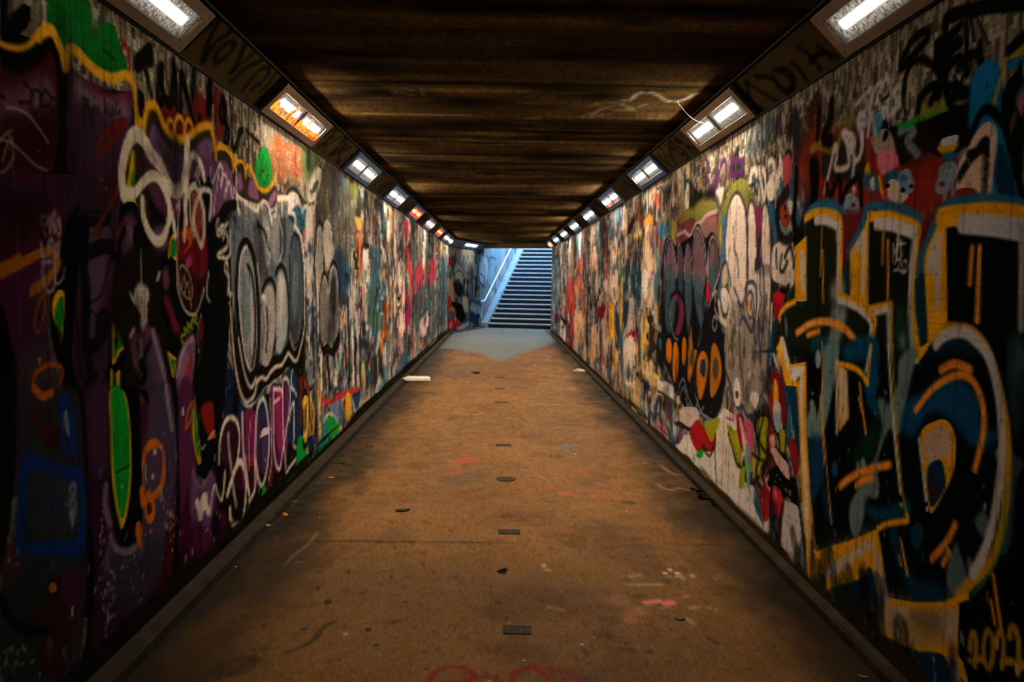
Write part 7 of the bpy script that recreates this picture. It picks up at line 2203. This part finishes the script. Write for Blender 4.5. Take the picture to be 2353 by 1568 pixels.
hr = empty('handrail', (*bend(P0, SB, .07), 0), 'thin pale metal handrail on the graffiti wall beside the stairs', 'handrail')
hp = np.array(bend(P0, SB, .07))
def hpt(s, z, off=.07):
    x, y = bend(P0, s, off); return (x-hp[0], y-hp[1], z)
M_RAIL = mat('rail_metal', (190,205,215), .35, .6, var=.1)
bm = bmesh.new(); tube(bm, [hpt(3.2,.87), hpt(3.55,.87), hpt(3.7,.90), hpt(3.95,1.03), hpt(3.95+7.2,1.03+7.2*.531)], .019, 12)
from_bm('rail', bm, M_RAIL, hr)
for k in range(6):
    s = 3.4+k*1.35; z = .87 if s < 3.7 else 1.03+(s-3.95)*.531
    bm = bmesh.new(); tube(bm, [hpt(s, z-.02, .07), hpt(s, z-.07, .05), hpt(s, z-.08, -.01)], .009, 8)
    from_bm('bracket', bm, M_RAIL, hr)
# ---------------------------------------------------------------- small things lying about
def floor_at(px, py, z=0.0):
    v = ray(px, py); k = (z-EYE)/v[2]; return float(v[0]*k), float(v[1]*k)

def crumple(name, px, py, sx, sy, sz, m, label, cat, seed=0, z=0.0, rot=0.0, flat=False, group=None):
    rng = random.Random(seed); x, y = floor_at(px, py, z+sz*.4)
    bm = bmesh.new(); bmesh.ops.create_icosphere(bm, subdivisions=2 if not flat else 3, radius=.5)
    for v in bm.verts:
        k = 1+rng.uniform(-.28, .28)
        v.co.x *= k; v.co.y *= k*rng.uniform(.9, 1.1); v.co.z = max(v.co.z*k, -.3)+.3
        v.co = Vector((v.co.x*sx, v.co.y*sy, v.co.z*sz/.85))
    o = from_bm(name, bm, m); o.location = (x, y, z); o.rotation_euler = (0, 0, rot)
    return tag(o, label, cat, group)

def leaf(name, px, py, L, W, m, label, cat, seed=0, z=0.0, rot=0.0, curl=.25, group=None, shape=None):
    """thin curled sheet with thickness: leaf, wrapper or scrap"""
    rng = random.Random(seed); x, y = floor_at(px, py, z+.004)
    nx, ny = 10, 6; bm = bmesh.new(); g = []
    for i in range(nx+1):
        u = i/nx; row = []
        w = W*(math.sin(math.pi*min(max(u, .04), .96))**.6 if shape is None else 1.0)
        for j in range(ny+1):
            v = j/ny-.5
            zz = .002+abs(v)*W*curl*1.2+curl*L*.25*(u-.5)**2*2+rng.uniform(0, .1)*W*curl
            row.append(bm.verts.new(((u-.5)*L, v*w+rng.uniform(-.03, .03)*W, zz)))
        g.append(row)
    for i in range(nx):
        for j in range(ny): bm.faces.new([g[i][j], g[i+1][j], g[i+1][j+1], g[i][j+1]])
    bmesh.ops.solidify(bm, geom=bm.faces[:], thickness=.0012)
    zmin = min(v.co.z for v in bm.verts)
    for v in bm.verts: v.co.z -= zmin
    o = from_bm(name, bm, m, smooth=True); o.location = (x, y, z); o.rotation_euler = (0, 0, rot)
    return tag(o, label, cat, group)

M_WHITE = mat('litter_white', (235,222,206), .6, var=.08, bump=.3, scale=20)
M_PAPER = mat('litter_paper', (214,196,176), .7, var=.15, bump=.4, scale=30)
M_DARK = mat('litter_dark', (34,30,24), .7, var=.4, scale=30)
M_GREENL = mat('leaf_dull_green', (74,78,56), .6, var=.4, scale=25)
M_GREEN = mat('leaf_green', (60,92,36), .6, var=.4, scale=25)
M_YEL = mat('litter_yellow', (214,150,34), .6, var=.15, scale=25)
M_BUTT = mat('filter_orange', (206,120,52), .7, var=.15, scale=40)
M_LEAFY = mat('leaf_brown', (120,82,30), .7, var=.3, scale=25)
M_IRON = mat('drain_iron', (40,30,18), .7, .0, var=.4, scale=40, bump=.5)
M_GREYP = mat('repair_patch', (92,92,96), .8, var=.2, scale=20)

# white board lying at the left gutter
x, y = floor_at(958, 873)
bm = bmesh.new()
vs = [(-.21,-.16),(.22,-.16),(.205,.02),(.16,.20),(-.16,.20)]
b0 = [bm.verts.new((a, b, 0)) for a, b in vs]; b1 = [bm.verts.new((a*.97, b*.97, .035)) for a, b in vs]
bm.faces.new(b0[::-1]); bm.faces.new(b1)
for i in range(5): bm.faces.new([b0[i], b0[(i+1)%5], b1[(i+1)%5], b1[i]])
bevel(bm, .004, 2)
o = from_bm('packaging_lid', bm, M_WHITE); o.location = (x, y, .001); tag(o, 'flat white packaging lid lying beside the left gutter', 'litter')
crumple('crumpled_paper', 1332, 852, .22, .10, .05, M_PAPER, 'torn crumpled white paper lying across the right gutter', 'litter', 3, rot=-.5)
crumple('crumpled_wrapper', 1096, 857, .10, .07, .035, M_DARK, 'small dark wrapper alone on the floor far down the middle', 'litter', 5)
leaf('paper_scrap', 1088, 855, .10, .06, M_PAPER, 'pale paper scrap touching the small dark wrapper far down the middle', 'litter', 6, curl=.4)
leaf('dead_leaf', 925, 1173, .095, .05, M_GREENL, 'dull green curled dead leaf on the floor left of the middle', 'leaf', 8, rot=.25, curl=.25)
leaf('green_leaf', 779, 1064, .11, .035, M_GREEN, 'green leaf on the floor near the left kerb, nearer the wall of two', 'leaf', 9, rot=.2, curl=.3)
leaf('green_leaf', 797, 1068, .10, .03, M_GREEN, 'green leaf on the floor near the left kerb, right one of two', 'leaf', 10, rot=-.5, curl=.3)
leaf('paper_scrap', 762, 1097, .05, .025, M_WHITE, 'small white paper scrap on the floor below the two green leaves', 'litter', 11, curl=.2)
leaf('dead_leaf', 850, 1026, .06, .04, M_LEAFY, 'tiny brown leaf on the floor above the two green leaves', 'leaf', 12, curl=.2)
def butt(px, py, z, L, r, m, label, rot, name='cigarette_end', cat='cigarette end'):
    x, y = floor_at(px, py, z+r); bm = bmesh.new()
    bmesh.ops.create_cone(bm, cap_ends=True, segments=12, radius1=r, radius2=r*.92, depth=L, matrix=Matrix.Rotation(math.pi/2, 4, 'Y'))
    bevel(bm, r*.2, 1)
    o = from_bm(name, bm, m, smooth=False); o.location = (x, y, z+r+.001); o.rotation_euler = (0, 0, rot)
    return tag(o, label, cat)
butt(678, 1153, .027, .035, .005, M_BUTT, 'orange and white cigarette end on the left kerb, farthest of three bits', .2)
crumple('foam_crumb', 655, 1182, .034, .03, .018, M_YEL, 'yellow crumb of foam on the left kerb between two pale bits', 'litter', 14, z=.029)
crumple('chewing_gum', 616, 1208, .028, .02, .012, M_WHITE, 'white lump of chewing gum on the left kerb, nearest of three bits', 'litter', 15, z=.029)
crumple('chewing_gum', 542, 1303, .012, .01, .006, M_WHITE, 'tiny white speck of gum on the dark near end of the left kerb', 'litter', 16, z=.029)
leaf('dead_leaf', 1154, 1313, .06, .035, M_DARK, 'dark folded scrap on the floor between two iron drain plates', 'litter', 17, rot=.6, curl=.4)
leaf('paper_scrap', 1982, 1553, .05, .02, M_PAPER, 'pale scrap at the bottom right near the dark gutter', 'litter', 18, rot=-.5, curl=.2)
for k, (px, py, s, m, lb) in enumerate([(1338,1482,.018,M_PAPER, 'pale chip low in the middle, larger of two under the pink paint'),(1367,1466,.014,M_BUTT, 'orange chip just right of and behind the pale chip'),(1318,1438,.013,M_BUTT, 'orange chip right of the slotted drain plate'),(1206,1519,.014,M_PAPER, 'pale crumb near the bottom red scrawl, below the slotted plate'),(1170,1432,.007,M_WHITE, 'white speck just behind the slotted drain plate'),(1098,1263,.008,M_WHITE, 'white speck left of the folded dark scrap'),(1440,1175,.009,M_PAPER, 'pale crumb beyond the rectangular drain plate, to its right'),(1322,1044,.02,M_PAPER, 'pale crumb right of the grey floor patch'),(1125,1566,.016,M_PAPER, 'pale crumb inside the red scrawl at the bottom edge'),(1645,1332,.008,M_WHITE, 'white speck beside the cluster of white paint dots'),(735,1190,.008,M_WHITE, 'white speck near the left kerb below the dead leaf')]):
    crumple('floor_crumb', px, py, s, s*.8, s*.35, m, lb, 'litter', 30+k, group='crumbs of litter on the floor')
for k, (px, py, L, lb) in enumerate([(1600,1128,.10,'farthest wet dark leaf of the clump in the right gutter'),(1622,1146,.12,'largest wet dark leaf, third of the clump in the right gutter'),(1641,1160,.09,'nearest wet dark leaf of the clump in the right gutter'),(1608,1136,.08,'smallest wet dark leaf, second in the clump in the right gutter')]):
    leaf('dead_leaf', px, py, L, .05, M_DARK, lb, 'leaf', 50+k, rot=k*.9-.8, curl=.4, group='clump of dead leaves in the right gutter', z=0 if k else 0)
leaf('dead_leaf', 1300, 811, .12, .10, M_LEAFY, 'orange brown leaf at the far end of the right gutter', 'leaf', 60, curl=.3)
leaf('dead_leaf', 1398, 916, .05, .04, M_PAPER, 'small pale leaf in the right gutter beyond the crumb-strewn middle', 'leaf', 61, curl=.3)
leaf('dead_leaf', 1478, 991, .07, .05, M_DARK, 'dark leaf in the right gutter before the colourful low wall tags', 'leaf', 62, curl=.3)

# bottle cap
x, y = floor_at(1563, 1424); e = empty('bottle_cap', (x, y, 0), 'round crimped bottle cap on the floor below the pink paint', 'bottle cap')
bm = bmesh.new(); n = 42; ring = []
for (r, z) in ((.0, .0055), (.0115, .0055), (.0135, .0045), (.0155, .001)):
    if r == 0: c = bm.verts.new((0, 0, z)); continue
    ring.append([bm.verts.new(((r+(.0007 if (i % 2 and z < .003) else 0))*math.cos(2*math.pi*i/n), (r+(.0007 if (i % 2 and z < .003) else 0))*math.sin(2*math.pi*i/n), z)) for i in range(n)])
for i in range(n): bm.faces.new([c, ring[0][i], ring[0][(i+1)%n]])
for a, b in zip(ring[:-1], ring[1:]):
    for i in range(n): bm.faces.new([a[i], b[i], b[(i+1)%n], a[(i+1)%n]])
bm.faces.new(ring[-1][::-1])
from_bm('crown', bm, mat('cap_grey', (90,72,54), .6, .1, var=.2), e)
e.scale = (1.6, 1.6, 1.6)

# iron drain plates let into the middle of the floor, nearest one slotted
def plate(px, py, w, l, label, slots=0, m=M_IRON, name='drain_plate', cat='drain cover', round_=False):
    x, y = floor_at(px, py); e = empty(name, (x, y, 0), label, cat, 'iron plates along the middle of the floor' if m is M_IRON else None)
    bm = bmesh.new()
    if round_:
        bmesh.ops.create_cone(bm, cap_ends=True, segments=32, radius1=w/2, radius2=w/2, depth=.006, matrix=Matrix.Translation((0,0,.002)))
    else: box(bm, -w/2, w/2, -l/2, l/2, -.004, .004); bevel(bm, .002, 2)
    from_bm('cover', bm, m, e)
    for i in range(slots):
        for j in range(4):
            bm = bmesh.new(); cx = -w*.36+w*.72*j/3+(.008 if i % 2 else 0); cy = -l*.33+l*.66*i/max(slots-1, 1)
            box(bm, cx-w*.085, cx+w*.085, cy-.003, cy+.003, .003, .0055); bevel(bm, .001, 1)
            from_bm('raised_bar', bm, M_STRIP2, e)
    if m is M_IRON and not slots:
        bm = bmesh.new(); bmesh.ops.create_cone(bm, cap_ends=True, segments=12, radius1=.008, radius2=.006, depth=.004, matrix=Matrix.Translation((0,-l*.15,.0065)))
        from_bm('lifting_stud', bm, M_STRIP2, e)
M_STRIP2 = mat('worn_metal', (96,80,58), .6, .1, var=.3, scale=40)
plate(1188, 1449, .12, .088, 'nearest drain plate, dark and slotted, at the bottom middle', 4)
plate(1170, 1223, .13, .095, 'rectangular rusty drain plate on the floor joint, second nearest')
plate(1163, 1102, .15, .11, 'round rusty drain cover in the middle beside red paint marks', round_=True)
plate(1157, 1023, .145, .09, 'dark drain plate in the middle, fourth from the camera')
plate(1151, 925, .15, .10, 'faint drain plate far down the middle, below the smallest two')
plate(1149, 893, .15, .10, 'small faint drain plate far away, second farthest of the row')
plate(1149, 868, .15, .12, 'farthest and faintest drain plate, beside the tiny dark wrapper')
plate(1300, 1029, .09, .16, 'grey upright patch let into the floor right of the drain plates', m=M_GREYP, name='floor_patch', cat='floor patch')

# loose wire hanging from the ceiling to the second light on the right
v = ray(1557, 235); k = (ZC-EYE)/v[2]; A = Vector((float(v[0]*k), float(v[1]*k), ZC))
yb = 6.0; O = np.array([XR,0,ZT]); N = np.cross([0,1,0], [-r2,0,r2]); Bp = hit(1625, 277, O, N)
Bv = Vector([float(q) for q in Bp])+Vector((-.02,0,-.02))
pts = [A.lerp(Bv, t)+Vector((0,0,-.03*math.sin(math.pi*t))) for t in np.linspace(0, 1, 10)]
bm = bmesh.new(); tube(bm, pts, .0013, 6)
tag(from_bm('loose_wire', bm, M_PAPER), 'thin pale wire stretched from the ceiling to the brown right light', 'wire')
